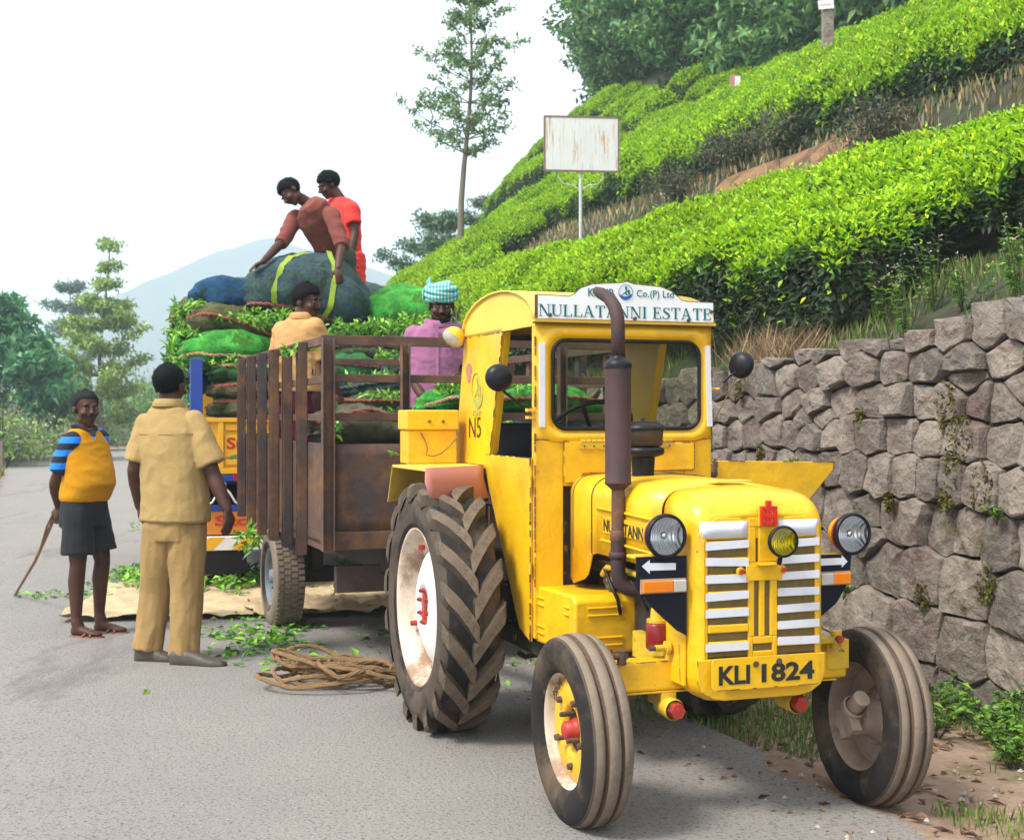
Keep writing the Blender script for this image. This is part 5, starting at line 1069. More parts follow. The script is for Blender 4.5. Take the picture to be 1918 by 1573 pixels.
# ---- wheels
def tyre(name, parent, c, prof_, mats, n=64):
    mb = MB(); mb.lathe(prof_, (0, 0, 0), (-1, 0, 0), n, mats=mats, close=True); o = mb.build(name, parent); o.location = c; return o
FP = [(.198, .052), (.205, .066), (.222, .079), (.250, .086), (.282, .085), (.306, .079), (.322, .071), (.328, .064), (.3325, .050), (.3335, .036), (.318, .031), (.318, .025), (.338, .020), (.340, .0), (.338, -.020), (.318, -.025), (.318, -.031), (.3335, -.036), (.3325, -.050), (.328, -.064), (.322, -.071), (.306, -.079), (.282, -.085), (.250, -.086), (.222, -.079), (.205, -.066), (.198, -.052)]
FM = ['rubber']*2+['rubber']*4+['rubber_mid']+['rubber_dust']*2+['groove_dirt']*3+['rubber_dust']*2+['groove_dirt']*3+['rubber_dust']*3+['rubber_mid']+['rubber']*6
def front_wheel(c, outer):
    w_ = tyre('front_wheel', T, c, FP, FM, 72)
    rim = MB().mat('dusty_metal' if not outer else 'cream_rim'); rim.lathe([(.206, .064), (.200, .060), (.192, .046), (.188, .02), (.182, 0), (.186, -.03), (.192, -.048), (.202, -.062)], (0, 0, 0), (-1, 0, 0), 48); rim.build('rim', w_)
    if outer:
        d = MB().mat('yellow_paint'); d.lathe([(.186, .022), (.176, .030), (.150, .040), (.095, .034), (.082, .028), (.076, .010)], (0, 0, 0), (-1, 0, 0), 48); dk = d.build('wheel_disc', w_)
        h = MB().mat('rust_dark'); h.lathe([(.078, .012), (.05, -.01), (.04, .0)], (0, 0, 0), (-1, 0, 0), 24); h.mat('red_paint'); h.lathe([(.044, -.02), (.044, .015), (.040, .025), (.034, .035), (.034, .055), (.024, .062), (0, .063)], (0, 0, 0), (-1, 0, 0), 20); h.build('hub', w_)
        for k in range(5):
            a = 2*PI*k/5+.5; b = MB().mat('rust'); p = V(-.036, .125*math.cos(a), .125*math.sin(a)); b.cyl(p, p+V(-.018, 0, 0), .013, .011, 6); b.build('wheel_bolt', w_)
        for k in range(3):
            a = 2*PI*k/3+1.1; b = MB().mat('rust'); p = V(-.02, .058*math.cos(a), .058*math.sin(a)); b.cyl(p, p+V(-.05, 0, 0), .009, n=6); b.build('wheel_bolt', w_)
        ta = R(118); pr = V(0, -math.sin(ta)*.0-math.cos(R(57)), math.sin(R(57))); pu = V(0, math.sin(R(57)), math.cos(R(57)))
        text('PSI-28', V(-.0445, .150, .035), (0, -.50, .87), (0, .87, .50), .11, .030, 'black_letter', dk)
    else:
        d = MB().mat('dusty_metal'); d.lathe([(.186, -.02), (.175, -.045), (.12, -.055), (.09, -.02), (.075, .0), (.07, .05), (.045, .055)], (0, 0, 0), (-1, 0, 0), 48)
        d.cyl((-.045, 0, 0), (-.10, 0, 0), .035, n=16); d.cyl((-.10, 0, -.05), (-.10, 0, .14), .032, n=16); d.lathe([(.042, 0), (.046, .01), (.046, .035), (.040, .04)], (-.10, 0, .04), ZU, 16); d.cyl((-.10, .03, -.02), (-.10, -.07, -.045), .025, n=12); d.bb((-.13, -.09, .02), (-.09, -.02, .06))
        for k in range(5): a = 2*PI*k/5; d.cyl((.0, .10*math.cos(a), .10*math.sin(a)), (-.012 if 0 else .03, .10*math.cos(a), .10*math.sin(a)), .012, n=6)
        d.build('stub_axle', w_, .002)
    return w_
fw = front_wheel((-.597, 0, .338), True); fw.rotation_euler = (R(20), R(-1.5), R(-1.0))
f2 = front_wheel((.605, 0, .300), False); f2.rotation_euler = (R(50), R(2), R(-3)); f2['label'] = 'right front wheel seen from its dusty inner side'
RP = [(.345, .110), (.356, .128), (.385, .145), (.43, .153), (.475, .151), (.508, .143), (.528, .128), (.538, .09), (.543, .0), (.538, -.09), (.528, -.128), (.508, -.143), (.475, -.151), (.43, -.153), (.385, -.145), (.356, -.128), (.345, -.110)]
RM = ['rubber']*2+['rubber_mid']*3+['rubber_mid']+['rubber']*5+['rubber_mid']*4+['rubber']*2
def lug_mesh(side):
    mb = MB().mat('rubber_mid'); vs = []
    sec = [(-.158, .485, .512, -.05, .034), (-.155, .50, .552, -.02, .036), (-.142, .52, .567, .02, .040), (-.095, .53, .572, .10, .041), (-.045, .535, .574, .205, .043), (-.008, .535, .575, .29, .046), (.012, .535, .573, .345, .042)]
    for i, (x, rb, rt, ph, hw) in enumerate(sec):
        t_ = ph
        for (r_, k, dx) in ((rb, 1.5, 0), (rt, 1, .0), (rt, -1, .0), (rb, -1.5, 0)):
            a = t_+k*hw*1.65; vs.append((x*side, -r_*math.cos(a), -r_*math.sin(a)))
    n = 4; fs = [(i*n+j, i*n+(j+1) % n, (i+1)*n+(j+1) % n, (i+1)*n+j) for i in range(len(sec)-1) for j in range(4)]
    fs += [(0, 1, 2, 3), tuple(range(4*len(sec)-4, 4*len(sec)))]
    mb.add(vs, fs)
    for i in range(len(sec)-1): mb.m[i*4+1] = 1
    mb.mats.append(MT['lug_top']); me = mb.mesh('lug'); bm = bmesh.new(); bm.from_mesh(me); bmesh.ops.recalc_face_normals(bm, faces=bm.faces); bm.to_mesh(me); bm.free(); return me
LUG = {1: lug_mesh(1), -1: lug_mesh(-1)}
def rear_wheel(c, left):
    w_ = tyre('rear_wheel', T, c, RP, RM, 72); NL = 18
    for s in (1, -1):
        for k in range(NL):
            o = link('lug', LUG[s], w_); o.rotation_euler = (2*PI*(k+(.5 if s < 0 else 0))/NL, 0, 0)
            if k % 7 == 0 and s == 1 and False: pass
    f = 1 if left else -1
    rim = MB().mat('cream_rim'); rim.lathe([(.350, .112), (.362, .124), (.366, .132), (.360, .136), (.350, .128), (.338, .105), (.330, .06), (.318, .035), (.318, -.035), (.330, -.06), (.338, -.11), (.352, -.128), (.362, -.13)], (0, 0, 0), (-f, 0, 0), 64); rim.build('rim', w_)
    d = MB().mat('white_disc'); d.lathe([(.310, -.020), (.300, -.002), (.280, .022), (.245, .050), (.19, .078), (.14, .092), (.095, .096), (.088, .080), (.060, .078), (0, .078)], (0, 0, 0), (-f, 0, 0), 56); d.build('wheel_disc', w_)
    h = MB().mat('red_paint'); h.bb((-f*.080, -.022, -.075), (-f*.096, .022, .075)); hb = h.build('hub_plate', w_, .004)
    for k in range(8):
        a = 2*PI*k/8+.2; p = V(-f*.085, .078*math.cos(a), .078*math.sin(a)); b = MB().mat('red_paint'); b.cyl(p, p+V(-f*.016, 0, 0), .011, .010, 6); b.mat('rust'); b.cyl(p+V(-f*.0161, 0, 0), p+V(-f*.022, 0, 0), .006, n=8); b.build('wheel_bolt', w_)
    for k in range(4):
        a = 2*PI*k/4+1.05; m_ = MB().mat('cream_rim'); c_, s_ = math.cos(a), math.sin(a)
        m_.bar((-f*.035, .255*c_, .255*s_), (-f*.035, .325*c_, .325*s_), .06, .035, up=(1, 0, 0)); m_.mat('red_paint'); m_.cyl((-f*.045, .285*c_, .285*s_), (-f*.085, .285*c_, .285*s_), .014, n=6); m_.build('rim_lug', w_, .003)
    return w_
rw = rear_wheel((-.665, 1.56, .572), True); rw.rotation_euler = (R(6), 0, 0); rw.scale = (.88, 1, 1)
r2 = rear_wheel((.655, 1.54, .552), False); r2['label'] = 'right rear wheel half hidden behind the axle'
# ================================================================== TRAILER (rusty cage trailer behind the tractor)
o0 = W(1.55, 7.36, 0); TRL = empty('trailer', o0, 20, 'rusty open steel cage trailer coupled behind the tractor, half full of leaf bags', 'trailer')
TW, TLn = 1.92, 2.84
def tp(name, mb, **k): return mb.build(name, TRL, **k)
mb = MB().mat('rust'); mb.bb((0, 0, .735), (TW, TLn, .755)); tp('floor', mb)
for (a, b) in (((0.0, -.005, .70), (TW, .055, .80)), ((0, TLn-.05, .70), (TW, TLn, .80))): mb = MB().mat('rust'); mb.bb(a, b); tp('end_rail', mb, bevel=.004)
for x in (0, TW-.05): mb = MB().mat('rust'); mb.bb((x, .056, .70), (x+.05, TLn-.051, .80)); tp('side_rail', mb, bevel=.004)
def channel(x, y, z0, z1, w_=.06, d=.045, nx=-1, ny=0):
    mb = MB().mat('rust')
    if nx:
        mb.bb((x, y-w_/2, z0), (x+nx*.006, y+w_/2, z1)); mb.bb((x, y-w_/2, z0), (x-nx*-d, y-w_/2+.006, z1)); mb.bb((x, y+w_/2-.006, z0), (x+nx*d, y+w_/2, z1))
    else:
        mb.bb((x-w_/2, y, z0), (x+w_/2, y+ny*.006, z1)); mb.bb((x-w_/2, y, z0), (x-w_/2+.006, y+ny*d, z1)); mb.bb((x+w_/2-.006, y, z0), (x+w_/2, y+ny*d, z1))
    return mb
for sx, x in ((-1, -.001), (1, TW+.001)):
    for k in range(6): tp('stake', channel(x, .44+k*.466, .64 if k < 5 else .70, 1.885, .075, .055, sx), bevel=.002)
    for z, h in ((1.875, .05), (1.655, .04), (1.445, .04)): mb = MB().mat('rust'); mb.bb((x-sx*.002, .03, z-h/2), (x-sx*.030, TLn-.03, z+h/2)); tp('cage_rail', mb, bevel=.003)
    for k in range(6):
        mb = MB().mat('rust'); y0 = .03+k*.466; mb.bb((x-sx*.003, y0, .801), (x-sx*.012, y0+.460, 1.30)); tp('side_sheet', mb, bevel=.002)
    for k in range(5): mb = MB().mat('rust'); mb.tube([(x-sx*.016+.001*k, .30+k*.466+.035*math.cos(a), 1.69+.04*math.sin(a)) for a in np.linspace(0, PI, 9)], .006, 6); tp('lashing_ring', mb)
for x, w_ in ((.03, .07), (.474, .05), (.95, .05), (1.436, .05), (TW-.03, .07)):
    tp('stake', channel(x, -.002, .80, 1.86, w_, .05, 0, -1) if x in (.474, .95, 1.436) else channel(x, .0, .70, 1.89, w_, .05, 0, -1), bevel=.002)
for z, h in ((1.878, .055), (1.665, .045), (1.448, .045)): mb = MB().mat('rust'); mb.bb((.0, .0, z-h/2), (TW, .03, z+h/2)); tp('cage_rail', mb, bevel=.003)
for y in (TLn-.03,):
    for z in (1.875, 1.3): mb = MB().mat('rust'); mb.bb((.0, y, z-.025), (TW, y+.025, z+.025)); tp('cage_rail', mb, bevel=.003)
mb = MB().mat('rust'); n = 12; vs = []
for i in range(n): 
    for j in range(8): vs.append((.07+.85*i/(n-1), .008+.006*noise.noise((i*.5, j*.6, 2)), .805+.49*j/7))
mb.add(vs, [(8*i+j, 8*i+j+1, 8*i+9+j, 8*i+8+j) for i in range(n-1) for j in range(7)], True); o = tp('front_sheet', mb); s_ = o.modifiers.new('s', 'SOLIDIFY'); s_.thickness = .006
mb = MB().mat('rust'); mb.bb((.93, .004, .805), (1.85, .012, 1.295)); tp('front_sheet', mb)
mb = MB().mat('rust_dark'); mb.bb((.35, .05, .56), (.45, TLn-.1, .699)); mb.bb((TW-.45, .05, .56), (TW-.35, TLn-.1, .699)); mb.bb((.10, 1.84, .30), (TW-.10, 1.94, .40)); mb.bb((.30, 1.75, .401), (.38, 2.02, .56)); mb.bb((TW-.38, 1.75, .401), (TW-.30, 2.02, .56))
mb.bar((.40, .3, .60), (.90, -1.2, .40), .08, .12); mb.bar((TW-.40, .3, .60), (.98, -1.2, .40), .08, .12); mb.bb((.10, .08, .45), (TW-.1, .14, .60)); tp('chassis', mb, bevel=.004)
FPt = [(.19, .075), (.20, .09), (.24, .105), (.285, .106), (.318, .098), (.335, .085), (.343, .05), (.345, .0), (.343, -.05), (.335, -.085), (.318, -.098), (.285, -.106), (.24, -.105), (.20, -.09), (.19, -.075)]
def trailer_wheel(x, f):
    w_ = MB(); w_.lathe(FPt, (0, 0, 0), (-1, 0, 0), 56, mats=['rubber']*2+['rubber_dust']*10+['rubber']*3, close=True); o = w_.build('wheel', TRL); o.location = (x, 1.89, .345)
    for k in range(48):
        for q in (-.078, -.027, .027, .078):
            pass
    b = MB().mat('rubber_dust')
    for k in range(52):
        a = 2*PI*k/52
        for q, sh in ((-.07, .0), (-.024, .5), (.024, .0), (.07, .5)):
            aa = a+sh*2*PI/52; b.box((q, .345*math.cos(aa), .345*math.sin(aa)), (.040, .030, .010), Matrix.Rotation(aa-PI/2+.0, 3, 'X'))
    t_ = b.build('tread_block', o); t_['kind'] = 'stuff'
    r_ = MB().mat('sky_blue_rim'); r_.lathe([(.198, .088), (.188, .085), (.178, .06), (.172, .03), (.13, .02), (.10, .04), (.08, .05), (.05, .055), (.045, .085), (0, .09)], (0, 0, 0), (-f, 0, 0), 40); r_.build('rim', o)
    for k in range(6): a = k*PI/3; m_ = MB().mat('rust'); m_.cyl((-f*.045, .095*math.cos(a), .095*math.sin(a)), (-f*.065, .095*math.cos(a), .095*math.sin(a)), .010, n=6); m_.build('wheel_nut', o)
trailer_wheel(.12, 1); trailer_wheel(TW-.12, -1)
# ================================================================== TRUCK
K = empty('truck', (-2.5, 10.8, 0), 16, 'yellow and blue goods truck seen from behind, piled high with leaf bags', 'truck')
def kp(name, mb, parent=None, **k): return mb.build(name, parent or K, **k)
mb = MB().mat('truck_yellow'); mb.bb((0, 0, .985), (2.05, .035, 1.425)); tg = kp('tailgate', mb, bevel=.003)
mb = MB().mat('truck_yellow'); mb.bb((0, -.025, 1.405), (2.05, -.001, 1.44)); mb.bb((0, -.025, .985), (2.05, -.001, 1.03)); mb.bb((0, -.02, 1.031), (.03, -.001, 1.404))
kp('tailgate_frame', mb, tg, bevel=.003)
for x in (.14, .62, 1.10, 1.58, 2.0):
    mb = MB().mat('truck_yellow'); mb.bb((x-.022, -.022, 1.031), (x+.022, -.001, 1.404)); kp('rib', mb, tg, bevel=.003)
for x in (.35, .83, 1.31, 1.77):
    for z0, z1 in ((1.055, 1.10), (1.335, 1.385)): mb = MB().mat('truck_yellow'); mb.bb((x-.17, -.014, z0), (x+.17, -.001, z1)); kp('raised_panel', mb, tg, bevel=.005)
mb = MB().mat('truck_yellow'); mb.bb((.17, -.010, 1.12), (.60, -.001, 1.30)); kp('name_board', mb, tg, bevel=.002)
text('Su', (.185, -.011, 1.185), XR, ZU, .15, .095, 'red_letter', tg, bold=.03); text('GI', (.205, -.011, 1.085), XR, ZU, .13, .055, 'green_letter', tg, bold=.04)
mb = MB().mat('truck_blue'); mb.bb((-.10, -.01, .60), (-.002, .10, 1.92)); kp('corner_post', mb, bevel=.006); mb = MB().mat('truck_blue'); mb.bb((2.052, -.01, .60), (2.15, .10, 1.92)); kp('corner_post', mb, bevel=.006)
for sx, x in ((-1, -.07), (1, 2.09)):
    for k in range(9): mb = MB().mat('truck_blue'); mb.bb((x, .2+k*.34, 1.0), (x+.03, .26+k*.34, 1.86)); kp('side_slat', mb, bevel=.003)
    for z in (1.05, 1.35, 1.62, 1.84): mb = MB().mat('truck_blue'); mb.bb((x-.012 if sx < 0 else x+.031, .101, z-.03), (x-.001 if sx < 0 else x+.043, 3.2, z+.03)); kp('side_rail', mb, bevel=.003)
    mb = MB().mat('truck_blue'); mb.bb((x-.02, .101, .80), (x+.04, 3.2, .985)); kp('side_skirt', mb, bevel=.004)
mb = MB().mat('truck_blue'); mb.bb((-.10, -.03, .925), (2.15, .05, .975)); mb.bb((-.10, -.05, .685), (2.15, .02, .73)); kp('cross_rail', mb, bevel=.004)
mb = MB().mat('truck_blue'); mb.bb((-.05, .15, .90), (2.1, 3.2, .98)); mb.mat('black_paint'); mb.bb((.35, .1, .55), (.5, 3.9, .9)); mb.bb((1.55, .1, .55), (1.7, 3.9, .9)); kp('deck', mb)
for x in (.33, 1.72): mb = MB().mat('glass_red'); mb.bb((x-.09, -.045, .925), (x+.09, -.031, .99)); kp('tail_lamp', mb, bevel=.004)
mb = MB().mat('white_paint')
for k in range(7): 
    x = .02+.28*k; mb.tube([(x, -.06, .73), (x+.05, -.07, .76), (x+.09, -.07, .83), (x+.14, -.065, .885), (x+.19, -.07, .83), (x+.23, -.07, .76), (x+.28, -.06, .73)], .009, 6); mb.ball((x+.14, -.065, .90), .022, 8, 6); mb.ball((x, -.06, .74), .018, 8, 6)
kp('chain_garland', mb)
mb = MB().mat('glass_red'); mb.bb((.38, -.02, .73), (.62, .0, .88)); kp('reflector', mb)
mb = MB().mat('orange_board'); mb.bb((.03, -.045, .495), (.55, -.03, .683)); bdd = kp('stop_board', mb, bevel=.003); text('Stop', (.09, -.046, .54), XR, ZU, .40, .11, 'red_letter', bdd, bold=.03)
mb = MB().mat('orange_board'); mb.bb((1.50, -.045, .495), (2.02, -.03, .683)); kp('stop_board', mb, bevel=.003)
mb = MB().mat('white_paint'); mb.bb((-.10, -.12, .375), (2.15, -.06, .485)); bm_ = kp('bumper', mb, bevel=.004)
mb = MB().mat('truck_yellow')
for k in range(8): x = -.06+.28*k; mb.poly([(x, -.1205, .378), (x+.13, -.1205, .378), (x+.23, -.1205, .482), (x+.10, -.1205, .482)], (0, -.0012, 0))
kp('painted_stripe', mb, bm_)
for x in (.16, 1.89):
    mb = MB().mat('black_paint'); mb.bb((x-.19, .02, .17), (x+.19, .035, .38)); kp('mud_flap', mb)
    for xx in (x-.1, x+.11):
        mb = MB(); mb.lathe([(.2, .08), (.3, .10), (.42, .10), (.455, .08), (.46, .0), (.455, -.08), (.42, -.10), (.3, -.1), (.2, -.08)], (0, 0, 0), (-1, 0, 0), 40, mats=['rubber']*9, close=True); o = kp('wheel', mb); o.location = (xx, .65, .46)
        mb = MB().mat('truck_blue'); mb.lathe([(.21, .07), (.12, .0), (0, .02)], (0, 0, 0), (-1, 0, 0), 24); kp('rim', mb, o)
mb = MB().mat('black_paint'); mb.cyl((.1, .65, .46), (1.9, .65, .46), .08); kp('axle', mb)
mb = MB().mat('truck_yellow'); mb.bb((-.02, 3.35, .75), (2.07, 4.9, 2.05)); kp('cab', mb, bevel=.08)
mb = MB().mat('black_paint'); mb.bb((-.03, 3.7, 1.45), (-.021, 4.5, 1.9)); kp('cab_window', mb)
for x in (0.05, 1.8):
    mb = MB(); mb.lathe([(.2, .08), (.3, .10), (.42, .10), (.455, .08), (.46, .0), (.455, -.08), (.42, -.10), (.3, -.1), (.2, -.08)], (0, 0, 0), (-1, 0, 0), 32, mats=['rubber']*9, close=True); o = kp('wheel', mb); o.location = (x+.1, 4.2, .46)
mb = MB().mat('black_paint'); mb.tube([(-.02, 4.7, 1.75), (-.06, 4.8, 1.85), (-.13, 4.85, 1.97)], .012, 6); mb.box((-.15, 4.85, 2.02), (.09, .04, .20)); kp('side_mirror', mb, bevel=.01)
# ================================================================== BAGS
def bag(px, py, Y, wpx, hpx, dep, mat, rot=0., label='', seam='seam_rope', yaw=14, sz=.0, stripe=False, peak=0., e=2.7, group=None, sy=-.86):
    lx, lz = wpx*Y/2500, hpx*Y/2500; loc = at(px, Y+dep*.35, 1.45+(780-py)/2500*Y)
    a, b, c = lx/2, dep/2, lz/2; n, m_ = 40, 20; vs = []; sd_ = px*.13+py*.07
    def pt(u, v):
        cu, su, cv, sv = math.cos(u), math.sin(u), math.cos(v), math.sin(v); P = lambda q, k: math.copysign(abs(q)**(2/k), q)
        x, y, z = a*P(cv, 2.3)*P(cu, e), b*P(cv, 2.3)*P(su, e), c*P(sv, 2.1)
        z += peak*c*(1-(x/a)**2)*(1 if z > 0 else .1)-peak*.3*c
        z -= .10*c*(x/a)**2*2*abs(peak > -1)
        q = noise.noise((x*3.2+sd_, y*3.2, z*3.2))*.055+noise.noise((x*8+sd_, y*8, z*8))*.034+noise.noise((x*19+sd_, y*19, z*19))*.016
        q += .020*math.sin(18*z/c*.8+3*math.sin(x*5+sd_))*abs(x/a)**3+.012*abs(noise.noise((x*14+sd_, y*5, z*14)))
        L = math.sqrt((x/a)**2+(y/b)**2+(z/c)**2)+1e-6; return V(x+x/a/L*q, y+y/b/L*q, z+z/c/L*q*.9)
    for i in range(m_+1):
        v = -PI/2+PI*i/m_
        for j in range(n): vs.append(pt(2*PI*j/n, v))
    mb = MB().mat(mat); mb.add(vs, [(i*n+j, i*n+(j+1) % n, (i+1)*n+(j+1) % n, (i+1)*n+j) for i in range(m_) for j in range(n)], True)
    me = mb.mesh('leaf_bag'); o = link('leaf_bag', me); o.location = loc; o.rotation_euler = (0, R(rot), R(yaw)); tag(o, label, 'sack', group)
    # twisted closing rope along the front edge
    K_ = 60
    for s_ in (0, 1):
        if s_ and Y > 13: break
    mb = MB().mat(seam); P0 = [pt(PI*1.03+PI*.94*i/K_, sz+.10*math.sin(i*.13+sd_)) for i in range(K_+1)]
    for ph in (0, PI):
        mb.tube([p+V(0, -.012+.009*math.cos(i*1.3+ph), .009*math.sin(i*1.3+ph)) for i, p in enumerate(P0)], .0085, 5)
    mb.build('seam', o)
    if stripe:
        for u0 in (-.42, .18):
            mb = MB().mat('bag_stripe'); pp = [pt(math.acos(max(-1, min(1, u0)))*-1, -1.0+2.45*i/22) for i in range(23)]; vs2 = []
            for i, p in enumerate(pp): nn = V(p.x*.2/a, p.y/b/b, p.z/c/c).normalized(); vs2 += [p+nn*.012+V(-.024, 0, 0), p+nn*.012+V(.024, 0, 0)]
            mb.add(vs2, [(2*i, 2*i+1, 2*i+3, 2*i+2) for i in range(22)], True); mb.build('stripe', o)
    return o
mk('bag_stripe', (.30, .42, .04), .7, .2, 20)
B = bag
B(452, 562, 11.6, 200, 96, .8, 'bag_blue', 9, 'blue netted leaf sack at the top left of the truck load', sz=-.45)
big = B(576, 545, 11.5, 256, 130, 1.0, 'bag_slate', 11, 'big dark blue sack with two yellow green stripes under the bending man', sz=-.55, stripe=True, peak=.30)
B(752, 577, 11.7, 166, 92, .8, 'bag_green', 1, 'bright green sack on top of the load behind the turbaned man', sz=-.6)
B(438, 608, 11.3, 172, 74, .8, 'bag_brown', 13, 'brownish grey sack wedged under the blue sack at left', sz=.1)
B(424, 652, 11.1, 182, 76, .8, 'bag_green', 0, 'bright green sack with a tan rope seam above the truck tailgate', seam='seam_tan', sz=-.3)
B(540, 612, 11.6, 100, 50, .7, 'bag_blue', 5, 'small dull blue sack behind the man in the tan shirt', sz=0)
B(500, 694, 11.1, 225, 52, .8, 'bag_teal', 0, 'flat dull green sack with a pale seam just above the brown one on the truck', seam='seam_tan', sz=.3)
B(494, 728, 11.1, 218, 56, .8, 'bag_brown', 0, 'brown sack in the middle of the stack above the tailgate', sz=.35)
B(494, 764, 11.1, 215, 54, .8, 'bag_grey', 1, 'lowest dark sack resting on the yellow tailgate', sz=.35)
B(650, 628, 11.6, 150, 56, .8, 'bag_brown', -3, 'dull sack half covered by loose leaves below the green sack', seam='seam_dark')
B(775, 634, 11.5, 150, 60, .8, 'bag_grey', -18, 'grey sack sloping down behind the turbaned man', seam='seam_rope')
B(700, 658, 11.3, 190, 54, .8, 'bag_grey', 3, 'long grey sack seen just below the top rail of the trailer', seam='seam_dark', sz=.2)
B(656, 688, 11.1, 124, 58, .7, 'bag_teal', 8, 'green sack framed between the two upper rails of the trailer', sz=.2)
B(752, 690, 11.2, 134, 58, .8, 'bag_slate', -14, 'dark sack rising to the right between the upper trailer rails', seam='seam_dark', sz=.2)
B(690, 724, 11.1, 190, 52, .8, 'bag_slate', -4, 'dark slate sack between the middle trailer rails', seam='seam_dark', sz=.2)
B(720, 754, 11.0, 180, 50, .8, 'bag_grey', 2, 'low grey sack seen under the middle trailer rail', seam='seam_rope', sz=.2)
B(640, 768, 11.0, 170, 46, .8, 'bag_brown', 0, 'brown sack low on the truck seen past the trailer corner', seam='seam_dark')
B(800, 768, 11.0, 150, 56, .8, 'bag_grey', 0, 'grey sack low on the truck behind the yellow tool box', seam='seam_dark')
B(350, 592, 12.1, 62, 56, .9, 'bag_brown', -30, 'brown sack bulging over the left side of the truck', sz=0, seam='seam_dark')
B(344, 650, 12.2, 52, 64, 1.0, 'bag_green', -20, 'green sack bulging out of the left side of the truck', sz=0, seam='seam_tan')
B(364, 705, 11.7, 62, 60, .9, 'bag_grey', 0, 'dark sack behind the blue corner post of the truck', sz=0, seam='seam_dark')
for i, (px, py, Y, w_, h) in enumerate(((620, 566, 12.7, 330, 90), (420, 585, 12.8, 200, 90), (470, 660, 12.8, 300, 100), (700, 650, 12.8, 260, 110), (560, 620, 13.6, 420, 150), (470, 560, 13.9, 240, 90))):
    B(px, py, Y, w_, h, 1.1, ('bag_slate', 'bag_brown', 'bag_grey')[i % 3], 0, 'dark sack in the middle of the truck load, buried behind the rear ones', group='sacks buried in the middle of the truck load', seam='seam_dark')
# in the trailer
B(664, 800, 7.85, 200, 76, .55, 'bag_mauve', 0, 'mottled grey mauve sack lying over the front sheet of the trailer', yaw=20, sz=.55, e=3)
B(846, 750, 8.35, 118, 54, .6, 'bag_green', -8, 'green sack heaped with leaves in front of the turbaned man', yaw=20, seam='seam_tan', sz=.2)
B(1020, 752, 8.6, 230, 60, .6, 'bag_green', 3, 'green sack with a rope seam seen through the tractor cab', yaw=20, sz=.2)
B(960, 812, 8.4, 130, 60, .6, 'bag_slate', 0, 'dark green grey sack seen through the side opening of the cab', yaw=20, seam='seam_dark')
B(1100, 815, 8.7, 170, 62, .6, 'bag_mauve', 0, 'brown sack at the right end of the trailer behind the windscreen', yaw=20)
B(830, 815, 8.3, 150, 62, .6, 'bag_grey', 0, 'grey sack in the trailer behind the yellow tool box', yaw=20, seam='seam_dark')
B(730, 812, 8.9, 220, 50, .7, 'bag_brown', 0, 'brown sack on the trailer floor behind the front mauve one', yaw=20, seam='seam_dark')
# loose plucked leaves
CUT = [(.16, .42, .03), (.10, .30, .03), (.26, .52, .05), (.34, .58, .08), (.06, .20, .03)]
def heap(name, pts, L, label, thick=.05, cat='tea leaves', per=1):
    P = []; 
    for (px, py, Y, rx, ry, n) in pts:
        c = at(px, Y, 1.45+(780-py)/2500*Y)
        for _ in range(int(n*(.75 if n > 60 else 1))): a = nr.uniform(0, 2*PI); q = nr.random()**.7*1.05; P.append(c+V(rx*Y/2500*q*math.cos(a), nr.uniform(-.12, .12), ry*Y/2500*(q*math.sin(a)+.9*noise.noise((a*1.5+px, q*3, py)))))
    P = np.array(P); n = len(P); me = leaf_mesh(name, P, rvec(nr, n), rvec(nr, n)+[0, -.5, .6], nr.uniform(.7, 1.4, n)*L, nr.uniform(.35, .5, n)*L, pick(nr, n, CUT, .25), 'leaf_cut', fold=.2, droop=.2); o = link(name, me); tag(o, label, cat, kind='stuff')
heap('loose_leaves', [(336, 590, 11.8, 13, 22, 120), (368, 572, 11.35, 26, 7, 90), (320, 645, 11.9, 9, 34, 130), (356, 624, 11.2, 30, 6, 80), (340, 690, 11.6, 18, 26, 150), (355, 750, 11.5, 10, 30, 60)], .065, 'plucked tea leaves spilling down the left side of the truck load')
heap('loose_leaves', [(470, 590, 11.15, 60, 8, 130), (495, 600, 11.1, 30, 12, 130), (430, 676, 10.95, 60, 5, 70), (540, 588, 11.2, 30, 6, 50)], .06, 'plucked tea leaves caught between the blue and brown sacks')
heap('loose_leaves', [(700, 612, 11.25, 80, 9, 380), (775, 604, 11.3, 50, 11, 260), (640, 620, 11.2, 30, 7, 90), (700, 636, 11.0, 60, 4, 50)], .065, 'thick layer of plucked tea leaves below the green sack on the truck')
heap('loose_leaves', [(735, 668, 10.8, 34, 9, 110), (700, 705, 10.75, 90, 4, 140), (730, 738, 10.7, 70, 4, 100), (690, 775, 8.7, 60, 3, 60), (640, 780, 10.6, 30, 6, 40)], .06, 'plucked tea leaves scattered among the sacks behind the trailer rails')
heap('loose_leaves', [(845, 722, 8.35, 40, 9, 150), (975, 722, 8.5, 40, 8, 90), (935, 790, 8.2, 14, 20, 40)], .055, 'plucked tea leaves on the green sacks in the trailer')
heap('loose_leaves', [(625, 798, 7.62, 13, 20, 26), (735, 850, 7.33, 5, 16, 4), (552, 655, 7.9, 26, 5, 26)], .06, 'few tea leaves clinging to the mauve sack and the trailer rails')
mb = MB().mat('leaf_cut')
def handful(px, py, Y, n, rx, ry): return None
heap('loose_leaves', [(468, 1008, 9.35, 20, 20, 90)], .07, 'bunch of tea leaves hanging by the trailer wheel')
